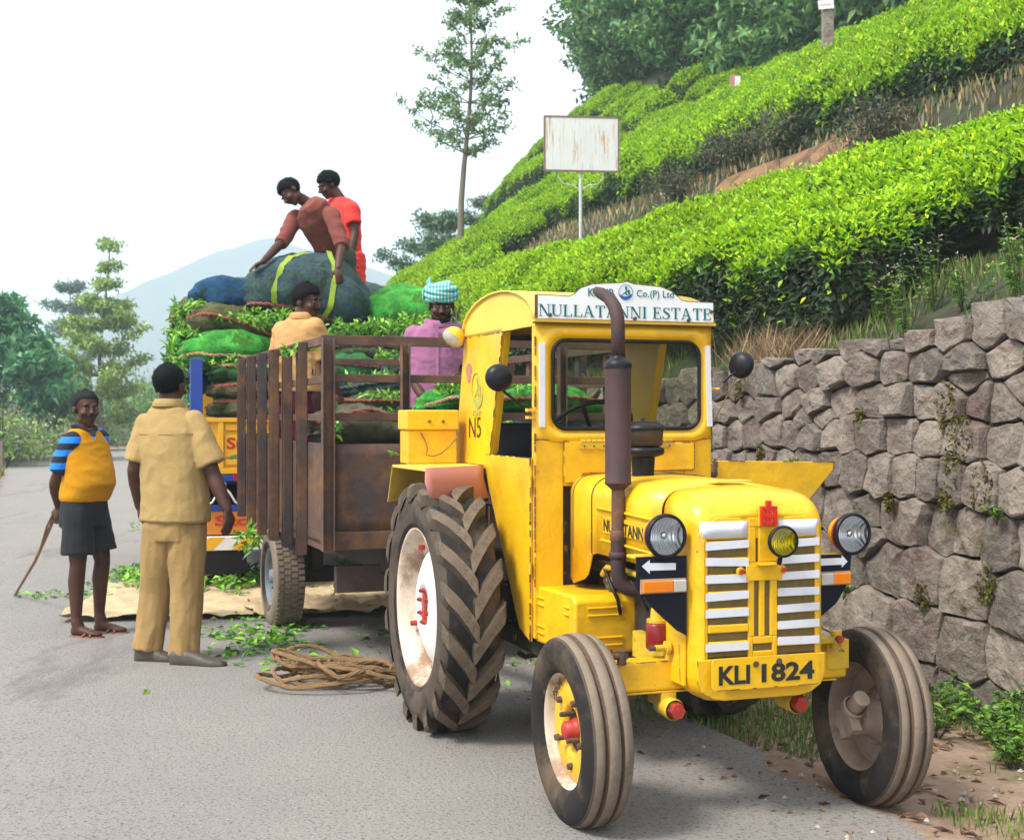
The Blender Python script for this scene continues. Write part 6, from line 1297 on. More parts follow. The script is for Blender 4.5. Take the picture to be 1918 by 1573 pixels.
# leaves on the road
P = []; 
def scatter(px, py, rx, ry, n):
    for _ in range(n):
        a = nr.uniform(0, 2*PI); q = nr.random()**.6; x, y = px+rx*q*math.cos(a), py+ry*q*math.sin(a)
        Y = CAMH*2500/(y-780); P.append(V((x-959)/2500*Y, Y, .018+nr.random()*.015))
for a in ((300, 1095, 110, 22, 190), (430, 1190, 60, 14, 60), (560, 1250, 70, 14, 24), (200, 1100, 60, 12, 50), (480, 1160, 60, 10, 60), (700, 1200, 40, 30, 16), (130, 1118, 100, 8, 60), (235, 1075, 40, 14, 50), (440, 1085, 60, 20, 120), (620, 1105, 90, 14, 140), (500, 1195, 60, 24, 120), (450, 1230, 80, 28, 60), (540, 1215, 60, 20, 60), (620, 1240, 60, 14, 14), (930, 1285, 20, 20, 5), (960, 1245, 14, 8, 3), (250, 990, 30, 8, 14), (430, 1050, 30, 10, 30), (560, 1180, 40, 8, 30), (280, 1300, 10, 3, 2), (345, 1165, 60, 8, 20)): scatter(*a)
n = len(P); me = leaf_mesh('fallen_leaves', np.array([tuple(p) for p in P]), rvec(nr, n)*[1, 1, .3], rvec(nr, n)*.6+[0, 0, 1], nr.uniform(.05, .10, n), nr.uniform(.022, .042, n), pick(nr, n, CUT, .25), 'leaf_cut', fold=.25, droop=.15); tag(link('fallen_leaves', me), 'fresh tea leaves strewn over the road beside the trailer', 'tea leaves', kind='stuff')
# burlap sheets on the road
def sheet(cx, cy, rx, ry, seed, label, yaw):
    n, m_ = 60, 30; vs = []
    for j in range(m_):
        for i in range(n):
            u, v = i/(n-1)*2-1, j/(m_-1)*2-1; ex_ = 1+.13*noise.noise((u*2.5, v*2.5, seed)); x = u*rx*ex_; y = v*ry*(1+.2*noise.noise((u*3, seed, v*2)))
            z = .008+.050*abs(noise.noise((x*3.5, y*5, seed)))+.028*abs(noise.noise((x*11, y*11, seed)))
            rim = max(abs(u), abs(v)); z += .022*max(0, rim-.78)/.22*(.6+.8*abs(noise.noise((u*6, v*6, seed+3))))
            vs.append((x, y, z))
    mb = MB().mat('burlap'); mb.add(vs, [(j*n+i, j*n+i+1, (j+1)*n+i+1, (j+1)*n+i) for j in range(m_-1) for i in range(n-1)], True); o = mb.build('burlap_sheet'); o.location = (cx, cy, 0.015); o.rotation_euler = (0, 0, R(yaw)); tag(o, label, 'sacking')
sheet(-2.35, 10.35, .95, .95, 3, 'crumpled cream burlap sheet with leaves lying on the road behind the two standing men', 8)
sheet(-1.45, 10.2, .55, .60, 9, 'dirty burlap sheet spread on the road under the trailer', 10)
P = []
for (px, py, rx, ry, n_) in ((310, 1095, 90, 24, 520), (440, 1100, 60, 24, 300), (640, 1095, 70, 14, 160)): scatter(px, py, rx, ry, n_)
for p in P: p.z = .07+nr.random()*.06
n = len(P); me = leaf_mesh('leaves_on_sacking', np.array([tuple(p) for p in P]), rvec(nr, n)*[1, 1, .4], rvec(nr, n)*.6+[0, 0, 1], nr.uniform(.06, .11, n), nr.uniform(.028, .045, n), pick(nr, n, CUT, .25), 'leaf_cut', fold=.25, droop=.2); tag(link('leaves_on_sacking', me), 'green tea leaves piled on the burlap sheets', 'tea leaves', kind='stuff')
# coil of rope
def rope_path():
    rr_ = random.Random(21); pts = []; cx, cy = W(1.50, 7.05).x, W(1.50, 7.05).y
    a = 0; T_ = 12.
    while a < 2*PI*T_:
        k = a/(2*PI); rx = .25+.10*math.sin(k*2.7)+.04*math.sin(k*5.1); ry = .15+.07*math.sin(k*2.3+1); ox = .14*math.sin(k*.83+2)+.03; oy = .06*math.cos(k*1.1)
        z = .02+.15*(k/T_)*(1-.5*(math.cos(a)*.5+.5))+.04*abs(math.sin(a*1.5+k))
        pts.append(V(cx+.06+ox+rx*math.cos(a)+.01*math.sin(a*3), cy+oy+ry*math.sin(a), z)); a += .16
    return pts
mb = MB().mat('rope'); PP = rope_path(); n = len(PP)
for ph in (0, 2*PI/3, 4*PI/3): mb.tube([p+V(.006*math.cos(i*1.15+ph), .004*math.sin(i*1.15+ph), .006*math.sin(i*1.15+ph)) for i, p in enumerate(PP)], .0075, 5)
ro = mb.build('rope_coil', recalc=False); tag(ro, 'heap of thick brown rope coiled on the road beside the big rear wheel', 'rope')
# ================================================================== PEOPLE
class Fig:
    def __init__(s, Y, foot=None): s.Y = Y
    def J(s, px, py, dy=0.):
        Y = s.Y+dy; return V((px-959)/2500*Y, Y, 1.45+(780-py)/2500*Y)
def seg(mb, pts, rs, n=14, open_end=False):
    """smooth limb through joints"""
    P, Q = [], []
    for i in range(len(pts)-1):
        for k in range(6):
            u = k/6; P.append(pts[i].lerp(pts[i+1], u)); Q.append(rs[i]+(rs[i+1]-rs[i])*u)
    P.append(pts[-1]); Q.append(rs[-1]); P2 = P[:]
    for i in range(1, len(P)-1): P2[i] = P[i]*.5+(P[i-1]+P[i+1])*.25
    mb.tube(P2, Q, n); mb.ball(pts[0], rs[0]*.98, 12, 8); open_end or mb.ball(pts[-1], rs[-1]*.98, 12, 8)
def arm_pts(a, b, c, r): return [a, a.lerp(b, .5), b, b.lerp(c, .35), c], [r[0], r[0]*.88, r[1], r[1]*1.05, r[2]]
def hand(mb, w_, d, nrm_, curl=.5, side=1, sc=1.):
    """palm plus four fingers and a thumb; d = pointing direction, nrm_ = palm normal (fingers curl towards it)"""
    d = d.normalized(); nrm_ = (nrm_-d*nrm_.dot(d)).normalized(); l = d.cross(nrm_)*side; R_ = Matrix((l, d, nrm_)).transposed()
    mb.ball(w_+d*.045*sc, (.038*sc, .054*sc, .018*sc), 12, 8, R_); mb.ball(w_+d*.012*sc, (.026*sc, .03*sc, .019*sc), 10, 6, R_)
    for k, (off, L) in enumerate(((-.028, .066), (-.010, .076), (.010, .072), (.028, .056))):
        p = w_+d*.075*sc+l*off*sc; dd = d.copy(); pts = [w_+d*.05*sc+l*off*.8*sc, p]; a = curl*(1+.12*k)
        for q, f in enumerate((.45, .32, .23)):
            dd = (dd*math.cos(a*.6)+nrm_*math.sin(a*.6)); 
            p = p+dd*L*f*sc; pts.append(p); 
            a *= 1.0; n2 = nrm_
            nrm_k = (n2-dd*n2.dot(dd)); 
            if nrm_k.length > .05: pass
        mb.tube(pts, [.0105*sc, .0105*sc, .0095*sc, .0088*sc, .0075*sc], 8)
    b = w_+d*.02*sc-l*.024*sc; mb.tube([b, b+(d*.022-l*.024+nrm_*.010)*sc, b+(d*.046-l*.034+nrm_*.020)*sc, b+(d*.066-l*.034+nrm_*.026)*sc], [.0125*sc, .012*sc, .0105*sc, .0085*sc], 8)
def head(mb, c, f, up=V(0, 0, 1), s=1.):
    f = f.normalized(); up = (up-f*up.dot(f)).normalized(); r_ = f.cross(up); Mx = Matrix((r_, f, up)).transposed()
    L = lambda x, y, z: c+Mx @ V(x*s, y*s, z*s)
    E = lambda x, y, z, a, b, g: mb.ball(L(x, y, z), (a*s, b*s, g*s), 18, 12, Mx)
    E(0, -.012, .035, .076, .095, .083); E(0, .028, -.025, .060, .066, .082); E(0, .042, -.082, .040, .044, .030); E(0, .062, -.100, .022, .022, .017)
    for x in (-1, 1): E(x*.077, -.008, -.012, .010, .021, .032); E(x*.040, .062, -.032, .024, .026, .022); E(x*.032, .084, .022, .024, .012, .009); E(x*.040, .005, -.070, .020, .045, .03)
    mb.loft([(L(0, .090, .016), r_, f, .009*s, .008*s), (L(0, .104, -.012), r_, f, .011*s, .012*s), (L(0, .112, -.030), r_, f, .018*s, .016*s), (L(0, .096, -.042), r_, f, .014*s, .010*s)], 10)
    E(0, .086, -.058, .022, .013, .007); E(0, .083, -.071, .019, .013, .008)
    return L, Mx
def face_bits(o, L, Mx, s, hair, must=0, beard=False):
    mb = MB().mat('eye_white')
    for x in (-1, 1): mb.ball(L(x*.031, .0835, .003), (.0115*s, .008*s, .0052*s), 10, 8, Mx)
    mb.mat('black_paint')
    for x in (-1, 1): mb.ball(L(x*.031+.003, .0895, .003), (.0055*s, .004*s, .0055*s), 8, 6, Mx)
    mb.build('eye', o, recalc=False)
    mb = MB().mat(hair)
    for x in (-1, 1): mb.tube([L(x*.012, .097, .021), L(x*.030, .0955, .028), L(x*.050, .080, .023)], [.003*s, .0045*s, .002*s], 6)
    mb.build('eyebrow', o)
    if must:
        mb = MB().mat(hair); mb.tube([L(-.030*must, .086, -.056), L(-.012, .100, -.047), L(0, .103, -.045), L(.012, .100, -.047), L(.030*must, .086, -.056)], [.003*s, .0065*s, .0055*s, .0065*s, .003*s], 8)
        if beard: mb.tube([L(-.060, .03, -.060), L(-.045, .068, -.088), L(0, .092, -.102), L(.045, .068, -.088), L(.060, .03, -.060)], [.008, .013, .014, .013, .008], 8)
        mb.build('moustache', o)
def hair(o, L, Mx, s, mat='hair_black', thick=.012, line=.052, low=-.045, bumpy=.004):
    mb = MB().mat(mat); n, m_ = 40, 26; vs = []; root = []
    for i in range(m_+1):
        th = PI*i/m_
        for j in range(n):
            a = 2*PI*j/n; d = V(math.sin(th)*math.cos(a), math.sin(th)*math.sin(a), math.cos(th)); x, y, z = .076*d.x, .095*d.y, .083*d.z
            k = thick+bumpy*noise.noise((d.x*5, d.y*5, d.z*5)); zz = z+.035; yy = y-.012
            hl = line-.6*max(0, .06-yy)*1.0 if yy > -.01 else low-(0 if yy < -.03 else 0)
            side = lerp(yy, [-.06, -.03, .0, .03, .06], [low, low, -.02, line-.03, line])
            f = min(1, max(-1, (zz-side)/.022)); off = k*f if f > 0 else -.02
            if yy < -.02 and zz < -.02: off = min(off, k*.7) if zz > low else -.02
            vs.append(L(x+d.x*off, yy+d.y*off, zz+d.z*off))
            if f > .3: root.append((vs[-1], Mx @ d))
    mb.add(vs, [(i*n+j, i*n+(j+1) % n, (i+1)*n+(j+1) % n, (i+1)*n+j) for i in range(m_) for j in range(n)], True); h_ = mb.build('hair', o)
    k = nr.integers(0, len(root), 2600); P = np.array([tuple(root[i][0]) for i in k])+nr.normal(0, .003, (2600, 3)); D = np.array([tuple(root[i][1]) for i in k])
    me = leaf_mesh('strands', P-D*.002, D*.35+rvec(nr, 2600)*.7-np.array([0, 0, .35]), rvec(nr, 2600), (.004+thick*.8)*nr.uniform(.5, 1.1, 2600), .003, np.full((2600, 3), .005 if mat == 'hair_black' else .03), 'leaf_far'); q = link('strands', me, h_); q['kind'] = 'stuff'
    return h_
def collar(o, c, la_, fa, mat, r=.070, h=1.):
    mb = MB().mat(mat); n = 28; vs = []
    for k, (rr_, z) in enumerate(((.95, -.012), (.98, .020), (1.04, .030), (1.14, .016), (1.30, -.016), (1.26, -.020), (1.08, .006), (1.02, .004))):
        for j in range(n): a = 2*PI*j/n; vs.append(c+la_*(r*rr_*math.cos(a))+fa*(r*.95*rr_*math.sin(a))+Z*(z*h-.022*max(0, math.sin(a))*h))
    mb.add(vs, [(k*n+j, k*n+(j+1) % n, (k+1)*n+(j+1) % n, (k+1)*n+j) for k in range(7) for j in range(n)], True); mb.build('collar', o)
def cloth_obj(name, mb, mat, o, voxel=.008, wr=(.006, 9, 9, 16), smooth=3):
    me = fuse(mb, voxel, smooth, wr); me.materials.append(MT[mat]); q = link(name, me, o); return q
def body(mb_build, label, group=None):
    mb = MB(); mb_build(mb); me = fuse(mb, .0065, 2); me.materials.append(MT['skin']); o = link('person', me); return tag(o, label, 'person', group)
def lat(a, b): return (b-a).normalized()
def torso(mb, pts, inf=0., n=24, e=2.3):
    """pts: (centre, lateral half width, depth half, lateral axis, forward axis)"""
    mb.loft([(c, la, fa, w_+inf, d+inf) for c, w_, d, la, fa in pts], n, e=e)
def shoe(mb, heel, toe, h=.055, w_=.045, ank=None):
    d = (toe-heel); L = d.length; d.normalize(); s_ = V(-d.y, d.x, 0).normalized(); u = V(0, 0, 1)
    prof_ = ((0, .5, .75, .0), (.06, .8, 1.05, 0), (.25, .9, 1.15, 0), (.45, .85, .95, 0), (.65, 1.0, .72, 0), (.82, .95, .55, 0), (.95, .65, .45, 0), (1., .3, .3, .0))
    mb.loft([(heel+d*L*a+u*(h*b/2), s_, u, w_*k, h*b/2) for a, k, b, _ in prof_], 16, e=2.8)
    if ank: mb.tube([ank, heel+d*L*.22+u*h*.6], [.038, .042], 12)
Z = V(0, 0, 1)
# ---------------- 1 man in mustard vest
F = Fig(8.84); J = F.J
fwd = V(.80, -.60, 0); la = V(.60, .80, 0)      # la: towards his left
sR, sL = J(133, 832, -.10), J(183, 826, .12); eR, wR = J(103, 905, -.06), J(110, 948, .04); eL, wL = J(170, 900, .32), J(125, 950, .22)
hipR, hipL = J(146, 960, -.07), J(175, 960, .08); kR, kL = J(146, 1058, -.10), J(192, 1050, .06); aR, aL = J(143, 1160, -.10), J(186, 1150, .08)
def b1(mb):
    torso(mb, [(J(158, 965), .145, .11, la, fwd), (J(160, 920), .14, .12, la, fwd), (J(160, 870), .15, .11, la, fwd), (J(158, 828), .155, .09, la, fwd), (J(158, 810), .09, .06, la, fwd)])
    seg(mb, [J(158, 815), J(160, 790)], [.055, .052]); b1.h = head(mb, J(161, 765), V(.62, -.78, -.02))
    for a, b, c in ((sR, eR, wR), (sL, eL, wL)): p, r_ = arm_pts(a, b, c, (.052, .040, .027)); seg(mb, p, r_)
    hand(mb, wR, V(-.25, .1, -1), V(.5, .6, -.1), .8, 1); hand(mb, wL, V(-.6, -.2, -1), V(0, -1, -.2), .9, -1)
    for h, k, a in ((hipR, kR, aR), (hipL, kL, aL)): seg(mb, [h, h.lerp(k, .55), k, k.lerp(a, .3)+V(-.012, .012, 0), a], [.085, .072, .052, .054, .034])
    for a, t in ((aR, J(190, 1192, -.16)), (aL, J(236, 1178, .02))):
        he = V(a.x-.03, a.y+.015, .022); to = V(t.x, t.y, .022); shoe(mb, he, to, .055, .042, a)
m1 = body(b1, 'man in mustard knitted vest and black shorts standing with a stick held behind him')
L, Mx = b1.h; face_bits(m1, L, Mx, 1, 'hair_grey', 1); hair(m1, L, Mx, 1, 'hair_grey', .006, .062)
mb = MB(); torso(mb, [(J(158, 938), .155, .13, la, fwd), (J(160, 928), .168, .145, la, fwd), (J(165, 905), .17, .172, la, fwd), (J(164, 880), .168, .158, la, fwd), (J(160, 850), .172, .125, la, fwd), (J(157, 828), .165, .105, la, fwd), (J(156, 812), .125, .085, la, fwd), (J(157, 803), .085, .07, la, fwd)], .0)
mb.ball(sR+V(.02, .02, -.02), .075, 16, 10); mb.ball(sL+V(-.02, -.02, -.02), .075, 16, 10)
cloth_obj('knitted_vest', mb, 'vest_mustard', m1, .008, (.0035, 8, 8, 14))
mb = MB(); 
for a, b in ((sR, eR), (sL, eL)): seg(mb, [a.lerp(b, -.05), a.lerp(b, .35), a.lerp(b, .72)], [.075, .075, .070], open_end=True)
cloth_obj('striped_sleeve', mb, 'sleeve_stripe', m1, .008, (.003, 9, 9, 14))
mb = MB().mat('collar_dark'); mb.tube([J(158, 802)+V(.075*math.cos(a), .07*math.sin(a), .012-.03*max(0, math.cos(a+.7))) for a in np.linspace(0, 2*PI, 20, endpoint=False)], .014, 8, closed=True); mb.mat('sleeve_stripe'); c = L(0, .03, -.15); mb.poly([J(164, 806, -.13), J(178, 806, -.09), J(176, 823, -.145)], (.012, -.012, 0)); mb.build('collar', m1)
mb = MB(); torso(mb, [(J(157, 985), .155, .13, la, fwd), (J(157, 950), .155, .128, la, fwd), (J(158, 932), .145, .122, la, fwd)])
for h, k in ((hipR, kR), (hipL, kL)): seg(mb, [h+V(0, 0, .02), h.lerp(k, .45), h.lerp(k, .80)], [.096, .100, .108], open_end=True)
cloth_obj('shorts', mb, 'shorts_black', m1, .008, (.005, 8, 8, 7))
mb = MB().mat('sandal')
for a, t in ((aR, J(190, 1192, -.16)), (aL, J(236, 1178, .02))):
    he = V(a.x-.04, a.y+.02, .012); to = V(t.x+.012, t.y-.008, .012); d = (to-he).normalized(); s_ = V(-d.y, d.x, 0); L_ = (to-he).length
    mb.loft([(he+d*L_*u, s_, Z, w_, .010) for u, w_ in ((0, .025), (.08, .038), (.4, .040), (.7, .052), (.9, .046), (1, .02))], 14, e=3)
    for u, v in ((.50, .74), (.74, .50)): mb.tube([he+d*L_*u+s_*.048+Z*.008, he+d*L_*(u+v)/2+Z*.052, he+d*L_*v-s_*.048+Z*.008], .009, 6)
mb.build('sandals', m1)
# his stick
mb = MB().mat('wood_stick'); mb.tube([J(109, 945, .06), J(95, 985, .3), J(66, 1050, .9)*1, V(-4.006, 10.75, .01)], [.013, .013, .012, .010], 8); mb.tube([J(104, 952, .06), J(88, 985, .3), J(72, 1040, .75)], .008, 6); o = mb.build('walking_stick'); tag(o, 'thin brown wooden stick held behind the man in the mustard vest', 'stick')
# ---------------- 2 man in khaki
F = Fig(7.88); J = F.J; fwd = V(.30, .95, 0).normalized(); la = V(-.95, .30, 0).normalized()
sL, sR = J(273, 802, .02), J(368, 800, -.05); eL, wL = J(252, 880, .0), J(262, 948, .10); eR, wR = J(400, 890, -.08), J(426, 955, -.14)
hL, hR = J(303, 985, 0), J(350, 985, -.02); kL, kR = J(292, 1110, .04), J(350, 1112, -.05); aL, aR = J(276, 1222, .0), J(345, 1232, -.10)
def b2(mb):
    torso(mb, [(J(328, 985), .16, .11, la, fwd), (J(325, 900), .165, .115, la, fwd), (J(320, 800), .17, .10, la, fwd), (J(318, 770), .11, .07, la, fwd)])
    seg(mb, [J(318, 765), J(317, 740, .0)], [.062, .062]); b2.h = head(mb, J(318, 722), V(.28, .95, .02), s=1.06)
    for a, b, c in ((sL, eL, wL), (sR, eR, wR)): p, r_ = arm_pts(a, b, c, (.056, .044, .030)); seg(mb, p, r_)
    hand(mb, wR, V(.10, -.12, -1), V(-.7, .5, 0), .55, -1); hand(mb, wL, V(.05, .12, -1), V(.8, .3, 0), .6, 1)
    for h, k, a in ((hL, kL, aL), (hR, kR, aR)): seg(mb, [h, k, a], [.085, .055, .038])
m2 = body(b2, 'man in khaki uniform shirt and trousers standing with his back to the camera')
L, Mx = b2.h; hair(m2, L, Mx, 1.06, 'hair_black', .007, .055, -.062, .003)
mb = MB(); torso(mb, [(J(328, 976), .212, .150, la, fwd), (J(329, 950), .208, .150, la, fwd), (J(327, 900), .200, .150, la, fwd), (J(323, 850), .200, .145, la, fwd), (J(320, 810), .208, .130, la, fwd), (J(318, 788), .180, .108, la, fwd), (J(317, 770), .125, .090, la, fwd), (J(317, 758), .085, .07, la, fwd)])
seg(mb, [sR.lerp(eR, -.12), sR.lerp(eR, .3), sR.lerp(eR, .78)+V(.01, 0, 0)], [.066, .078, .086], open_end=True); seg(mb, [sL.lerp(eL, -.12), sL.lerp(eL, .3), sL.lerp(eL, .80)], [.064, .072, .078], open_end=True)
cloth_obj('uniform_shirt', mb, 'khaki', m2, .008, (.0055, 9, 9, 8))
collar(m2, J(317, 756), la, fwd, 'khaki', .080)
def epts(c, w_, d, a0, a1, dz=0., n=26):
    P = lambda q: math.copysign(abs(q)**(2/2.3), q)
    return [c+la*(w_*P(math.cos(a)))-fwd*(d*P(math.sin(a)))+V(0, 0, dz*math.sin(a)) for a in np.linspace(a0, a1, n)]
mb = MB().mat('khaki_dark'); mb.tube(epts(J(320, 810), .211, .134, R(15), R(165), -.01), .0022, 5); mb.tube(epts(J(328, 972), .216, .154, 0, 2*PI), .0025, 5); mb.build('seam', m2)
mb = MB(); torso(mb, [(J(328, 1010), .165, .13, la, fwd), (J(328, 980), .180, .135, la, fwd), (J(328, 955), .172, .13, la, fwd)])
for h, k, a, toe in ((hL, kL, aL, 0), (hR, kR, aR, 0)): seg(mb, [h, h.lerp(k, .5), k, k.lerp(a, .6), a+V(0, 0, .015)], [.110, .106, .089, .083, .085], open_end=True)
cloth_obj('trousers', mb, 'khaki_dark', m2, .008, (.009, 11, 11, 4))
mb = MB()
for a, t, h_ in ((aL, J(334, 1240, -.04), J(254, 1240, .0)), (aR, J(424, 1250, -.20), J(320, 1246, -.12))): shoe(mb, V(h_.x, h_.y, .0), V(t.x, t.y, .0), .095, .056)
me = fuse(mb, .008, 2); me.materials.append(MT['shoe']); link('shoes', me, m2)
# ---------------- 3 man bending on the load
F = Fig(11.75); J = lambda px, py, dy=0., F=F: F.J(px-7, py, dy); la = V(.75, -.62, .25).normalized()
sR_, sL_ = J(560, 408, .02), J(628, 402, -.22); eR, wR = J(537, 452, -.12), J(500, 490, -.36); eL, wL = J(648, 458, -.34), J(640, 502, -.52)
sp1, sp2, sp3 = J(594, 400, -.10), J(616, 438, .04), J(634, 480, .20)
ax = (sp1-sp3).normalized(); fw = la.cross(ax).normalized()
def b3(mb):
    torso(mb, [(sp3, .135, .10, la, fw), (sp2, .13, .10, la, fw), (sp1, .16, .10, la, fw), (sp1+ax*.09, .10, .07, la, fw)])
    seg(mb, [J(590, 385, -.02), J(570, 372, -.06)], [.055, .05]); b3.h = head(mb, J(552, 360, -.10), V(-.55, -.42, -.72), V(-.62, .1, .75))
    for a, b, c in ((sR_, eR, wR), (sL_, eL, wL)): p, r_ = arm_pts(a, b, c, (.052, .040, .028)); seg(mb, p, r_)
    hand(mb, wR, V(-.75, -.3, -.42), V(0, 0, -1), .35, 1); hand(mb, wL, V(.18, -.3, -.9), V(-.2, .6, -.5), .35, 1)
    for dx in (-.10, .09): seg(mb, [sp3+V(dx, dx*-.5, -.02), sp3+V(dx+.02, -.05+.1, -.40), sp3+V(dx, .12, -.80)], [.085, .058, .04]); shoe(mb, sp3+V(dx, .16, -.87), sp3+V(dx, -.08, -.87), .06, .045)
m3 = body(b3, 'man in rust red shirt bending over the big blue sack on top of the load')
L, Mx = b3.h; face_bits(m3, L, Mx, 1, 'hair_black', 1); hair(m3, L, Mx, 1, 'hair_black', .012, .048, -.055, .005)
mb = MB(); torso(mb, [(sp3-ax*.02, .172, .13, la, fw), (sp3+ax*.1, .165, .13, la, fw), (sp2, .165, .13, la, fw), (sp1-ax*.04, .185, .125, la, fw), (sp1+ax*.05, .165, .105, la, fw), (sp1+ax*.11, .10, .08, la, fw)])
seg(mb, [sR_, sR_.lerp(eR, .5), eR, eR.lerp(wR, .12)], [.072, .068, .064, .060], open_end=True); seg(mb, [sL_, sL_.lerp(eL, .5), eL, eL.lerp(wL, .10)], [.074, .070, .064, .060], open_end=True)
cloth_obj('shirt', mb, 'rust_shirt', m3, .008, (.006, 8, 8, 10))
mb = MB().mat('rust_shirt'); mb.tube([J(586, 384, -.02)+(la*math.cos(a)+fw*math.sin(a))*.075 for a in np.linspace(0, 2*PI, 18, endpoint=False)], .014, 8, closed=True); mb.build('collar', m3)
mb = MB(); torso(mb, [(sp3-V(0, -.03, .16), .15, .12, la, V(la.y, -la.x, 0).normalized()*-1), (sp3, .15, .13, la, fw), (sp3+ax*.06, .145, .12, la, fw)])
for dx in (-.10, .09): seg(mb, [sp3+V(dx, dx*-.5, -.02), sp3+V(dx+.02, .05, -.40), sp3+V(dx, .12, -.80)], [.11, .085, .075], open_end=True)
cloth_obj('trousers', mb, 'grey_trousers', m3)
# ---------------- 4 man in red T-shirt
F = Fig(12.3); J = lambda px, py, dy=0., F=F: F.J(px+3, py, dy); la = V(.80, -.60, 0); fwd = V(-.60, -.80, 0)
sa, sb_ = J(624, 384, .14), J(656, 392, -.14); ea, wa = J(662, 436, -.18), J(652, 486, -.26); eb, wb = J(615, 430, .1), J(600, 465, -.1); hp = J(645, 478, 0)
def b4(mb):
    torso(mb, [(hp, .13, .10, la, fwd), (J(645, 430), .13, .095, la, fwd), (J(642, 388), .15, .09, la, fwd), (J(638, 374), .09, .06, la, fwd)])
    seg(mb, [J(636, 376), J(624, 358)], [.052, .05]); b4.h = head(mb, J(613, 347), V(-.82, -.35, -.42), V(-.3, -.1, 1))
    for a, b, c in ((sb_, ea, wa), (sa, eb, wb)): p, r_ = arm_pts(a, b, c, (.050, .038, .027)); seg(mb, p, r_)
    hand(mb, wa, V(-.2, -.1, -1), V(-.9, .2, 0), .5, 1); hand(mb, wb, V(-.5, -.3, -.8), V(.5, .5, -.2), .5, -1)
    for dx in (-.08, .09): seg(mb, [hp+V(dx, -dx*.6, -.02), hp+V(dx, -dx*.6-.02, -.42), hp+V(dx, -dx*.6, -.80)], [.085, .055, .04]); shoe(mb, hp+V(dx, -dx*.6+.05, -.87), hp+V(dx-.10, -dx*.6-.16, -.87), .06, .045)
m4 = body(b4, 'young man in red T-shirt standing behind the bending man on the load')
L, Mx = b4.h; face_bits(m4, L, Mx, 1, 'hair_black'); hair(m4, L, Mx, 1, 'hair_black', .015, .045, -.04, .008)
mb = MB(); torso(mb, [(hp+V(0, 0, -.03), .155, .125, la, fwd), (J(645, 450), .15, .12, la, fwd), (J(643, 415), .155, .12, la, fwd), (J(641, 390), .165, .105, la, fwd), (J(639, 378), .11, .08, la, fwd), (J(637, 372), .07, .062, la, fwd)])
seg(mb, [sb_, sb_.lerp(ea, .62)], [.076, .074], open_end=True); seg(mb, [sa, sa.lerp(eb, .62)], [.076, .074], open_end=True); cloth_obj('t_shirt', mb, 'red_shirt', m4, .008, (.005, 7, 7, 9))
mb = MB(); torso(mb, [(hp+V(0, 0, -.12), .15, .12, la, fwd), (hp+V(0, 0, .0), .148, .12, la, fwd)]); 
for dx in (-.08, .09): seg(mb, [hp+V(dx, -dx*.6, -.05), hp+V(dx, -dx*.6, -.45)], [.10, .095], open_end=True)
cloth_obj('shorts', mb, 'red_shirt', m4)
# ---------------- 5 man in tan shirt inside the trailer
F = Fig(9.25); J = lambda px, py, dy=0., F=F: F.J(px, py-6, dy); la = V(-.88, -.46, 0).normalized(); fwd = V(.46, .88, 0)*-1
la, fwd = V(-.90, .43, 0).normalized(), V(.43, .90, 0).normalized()
sa, sb_ = J(528, 628, .10), J(590, 622, -.10); ea, wa = J(518, 700, .16), J(530, 752, .05); eb, wb = J(612, 690, -.05), J(632, 742, -.02); hp = J(560, 745)
def b5(mb):
    torso(mb, [(hp, .14, .105, la, fwd), (J(560, 690), .14, .10, la, fwd), (J(560, 625), .155, .095, la, fwd), (J(562, 605), .10, .065, la, fwd)])
    seg(mb, [J(564, 608), J(570, 585)], [.055, .054]); b5.h = head(mb, J(575, 571), V(.88, -.44, -.12))
    for a, b, c in ((sa, ea, wa), (sb_, eb, wb)): p, r_ = arm_pts(a, b, c, (.052, .040, .028)); seg(mb, p, r_)
    hand(mb, wb, V(.3, .0, -1), V(-.7, .4, 0), .5, -1); hand(mb, wa, V(.1, .2, -1), V(.7, .4, 0), .5, 1)
    for dx in (-.09, .09): seg(mb, [hp+V(dx, dx*-.4, -.02), hp+V(dx, dx*-.4, -.40), hp+V(dx, dx*-.4, -.76)], [.085, .055, .04]); shoe(mb, hp+V(dx, dx*-.4-.06, -.82), hp+V(dx+.08, dx*-.4+.16, -.82), .06, .045)
m5 = body(b5, 'man in tan shirt and maroon wrap standing in the trailer with his head turned right')
L, Mx = b5.h; face_bits(m5, L, Mx, 1, 'hair_black', 1); hair(m5, L, Mx, 1, 'hair_black', .013, .048, -.055, .006)
mb = MB(); torso(mb, [(hp+V(0, 0, .02), .172, .135, la, fwd), (J(560, 700), .165, .13, la, fwd), (J(560, 660), .17, .13, la, fwd), (J(560, 630), .175, .115, la, fwd), (J(561, 614), .15, .095, la, fwd), (J(563, 602), .085, .072, la, fwd)])
seg(mb, [sa.lerp(ea, -.05), sa.lerp(ea, .4), sa.lerp(ea, .85)], [.068, .070, .070], open_end=True); seg(mb, [sb_.lerp(eb, -.05), sb_.lerp(eb, .4), sb_.lerp(eb, .80)], [.070, .072, .072], open_end=True); cloth_obj('shirt', mb, 'tan_shirt', m5, .008, (.0055, 8, 8, 13))
collar(m5, J(565, 600), la, fwd, 'tan_shirt', .074)
mb = MB(); torso(mb, [(hp+V(0, 0, -.66), .19, .16, la, fwd), (hp+V(0, 0, -.3), .175, .15, la, fwd), (hp+V(0, 0, .03), .155, .12, la, fwd)]); cloth_obj('wrap_cloth', mb, 'maroon', m5, .012, (.012, 9, 9, 2))
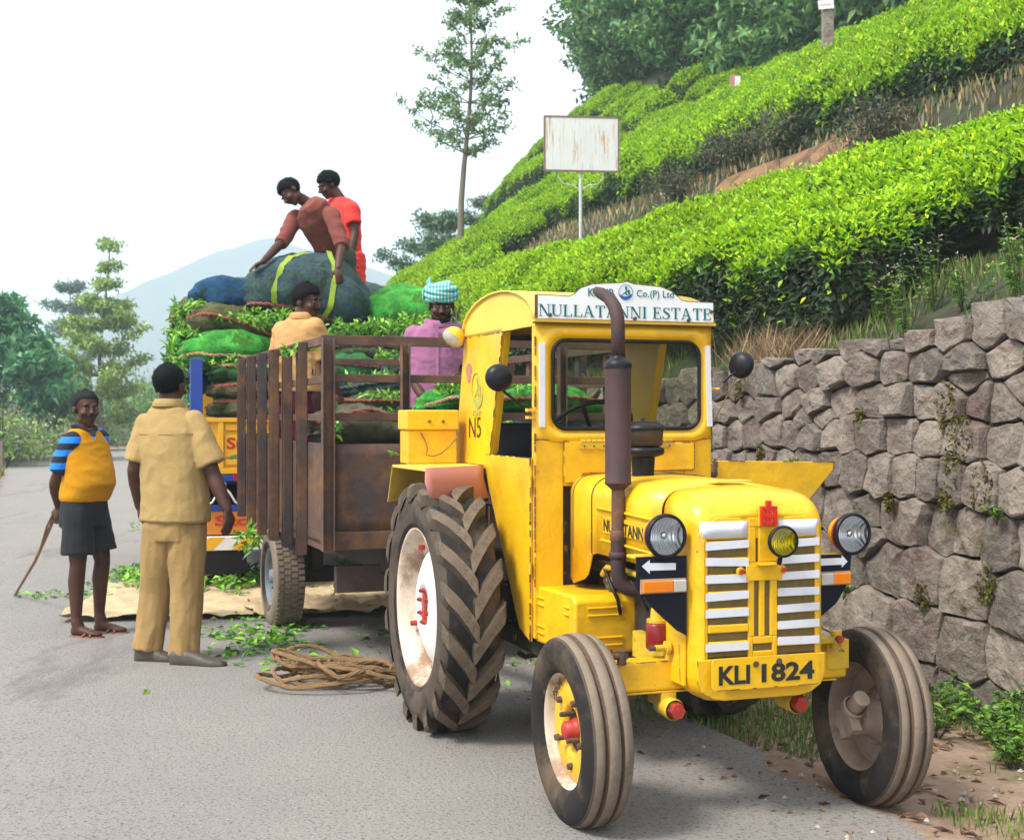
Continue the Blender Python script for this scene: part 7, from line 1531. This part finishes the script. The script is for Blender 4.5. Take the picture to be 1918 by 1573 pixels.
# ---------------- 6 man with turban
F = Fig(8.95); J = lambda px, py, dy=0., F=F: F.J(px-14, py-9, dy); la = V(.93, -.36, 0).normalized(); fwd = V(-.36, -.93, 0).normalized(); fwd = V(.22, -.975, 0); la = V(.975, .22, 0)
sR_, sL_ = J(788, 640, -.02), J(868, 636, .04); eR, wR = J(780, 705, .04), J(803, 748, -.18); eL, wL = J(884, 705, .05), J(862, 745, -.20); hp = J(826, 760)
def b6(mb):
    torso(mb, [(hp, .14, .105, la, fwd), (J(826, 700), .14, .10, la, fwd), (J(828, 640), .155, .095, la, fwd), (J(830, 620), .10, .065, la, fwd)])
    seg(mb, [J(832, 622), J(838, 597)], [.056, .055]); b6.h = head(mb, J(841, 580), V(.05, -.97, -.24), s=1.02)
    for a, b, c in ((sR_, eR, wR), (sL_, eL, wL)): p, r_ = arm_pts(a, b, c, (.052, .041, .028)); seg(mb, p, r_)
    hand(mb, wR, V(.3, -.5, -.7), V(.6, .2, -.6), .5, -1); hand(mb, wL, V(-.3, -.5, -.7), V(-.6, .2, -.6), .5, 1)
    for dx in (-.09, .09): seg(mb, [hp+V(dx, 0, -.02), hp+V(dx, -.02, -.38), hp+V(dx, .0, -.70)], [.085, .055, .04]); shoe(mb, hp+V(dx, .06, -.77), hp+V(dx, -.18, -.77), .06, .045)
m6 = body(b6, 'man in purple shirt and teal turban standing at the front of the trailer')
L, Mx = b6.h; face_bits(m6, L, Mx, 1.02, 'hair_black', 1, True); hair(m6, L, Mx, 1.02, 'hair_black', .006, .05, -.05)
mb = MB(); torso(mb, [(hp+V(0, 0, -.05), .180, .135, la, fwd), (J(826, 720), .170, .135, la, fwd), (J(827, 680), .172, .13, la, fwd), (J(828, 645), .182, .115, la, fwd), (J(829, 627), .15, .095, la, fwd), (J(831, 616), .085, .072, la, fwd)])
seg(mb, [sR_.lerp(eR, -.05), sR_.lerp(eR, .4), sR_.lerp(eR, .80)], [.068, .072, .075], open_end=True); seg(mb, [sL_.lerp(eL, -.05), sL_.lerp(eL, .4), sL_.lerp(eL, .8)], [.068, .072, .075], open_end=True); cloth_obj('shirt', mb, 'purple_shirt', m6, .008, (.005, 8, 8, 13))
collar(m6, J(833, 613), la, fwd, 'purple_shirt', .074)
mb = MB().mat('purple_shirt'); mb.poly([J(829, 620, -.115), J(835, 620, -.115), J(836, 720, -.145), J(830, 720, -.145)], (0, -.004, 0)); mb.build('placket', m6)
mb = MB(); torso(mb, [(hp+V(0, 0, -.66), .17, .15, la, fwd), (hp+V(0, 0, .0), .155, .12, la, fwd)]); cloth_obj('wrap_cloth', mb, 'grey_trousers', m6, .014)
mb = MB().mat('turban_cloth')
for k in range(7):
    z = .048+.013*k; r0 = (.088, .094, .098, .098, .092, .080, .055)[k]; tl = .25*math.sin(k*2.1)
    mb.tube([L(r0*math.cos(a), r0*1.12*math.sin(a)-.012, z+.02*math.cos(a+tl*5)*(.9 if k % 2 else -.6)) for a in np.linspace(0, 2*PI, 28, endpoint=False)], .019, 8, closed=True)
mb.ball(L(0, -.01, .10), (.075, .085, .05), 16, 10, Mx); mb.tube([L(.07, -.05, .11), L(.085, -.06, .15), L(.075, -.06, .175)], [.02, .014, .004], 8)
for k in range(5): mb.tube([L(.09, -.06, .13), L(.105+.004*k, -.06+.01*k, .09), L(.108+.004*k, -.06+.01*k, .03)], .004, 5)
mb.build('turban', m6)
# ------------------------------------------------------------------ haze
mb = MB(); mb.bb((-1450, -160, -18), (1450, 1600, 190)); me = mb.mesh('haze'); hz = link('haze', me); hz['kind'] = 'stuff'
m = bpy.data.materials.new('haze'); m.use_nodes = True; m.node_tree.nodes.remove(m.node_tree.nodes['Principled BSDF'])
pv = m.node_tree.nodes.new('ShaderNodeVolumePrincipled'); pv.inputs['Color'].default_value = (.72, .87, 1.0, 1); pv.inputs['Density'].default_value = .0013; pv.inputs['Anisotropy'].default_value = .2
m.node_tree.links.new(pv.outputs[0], m.node_tree.nodes['Material Output'].inputs['Volume']); me.materials.append(m)
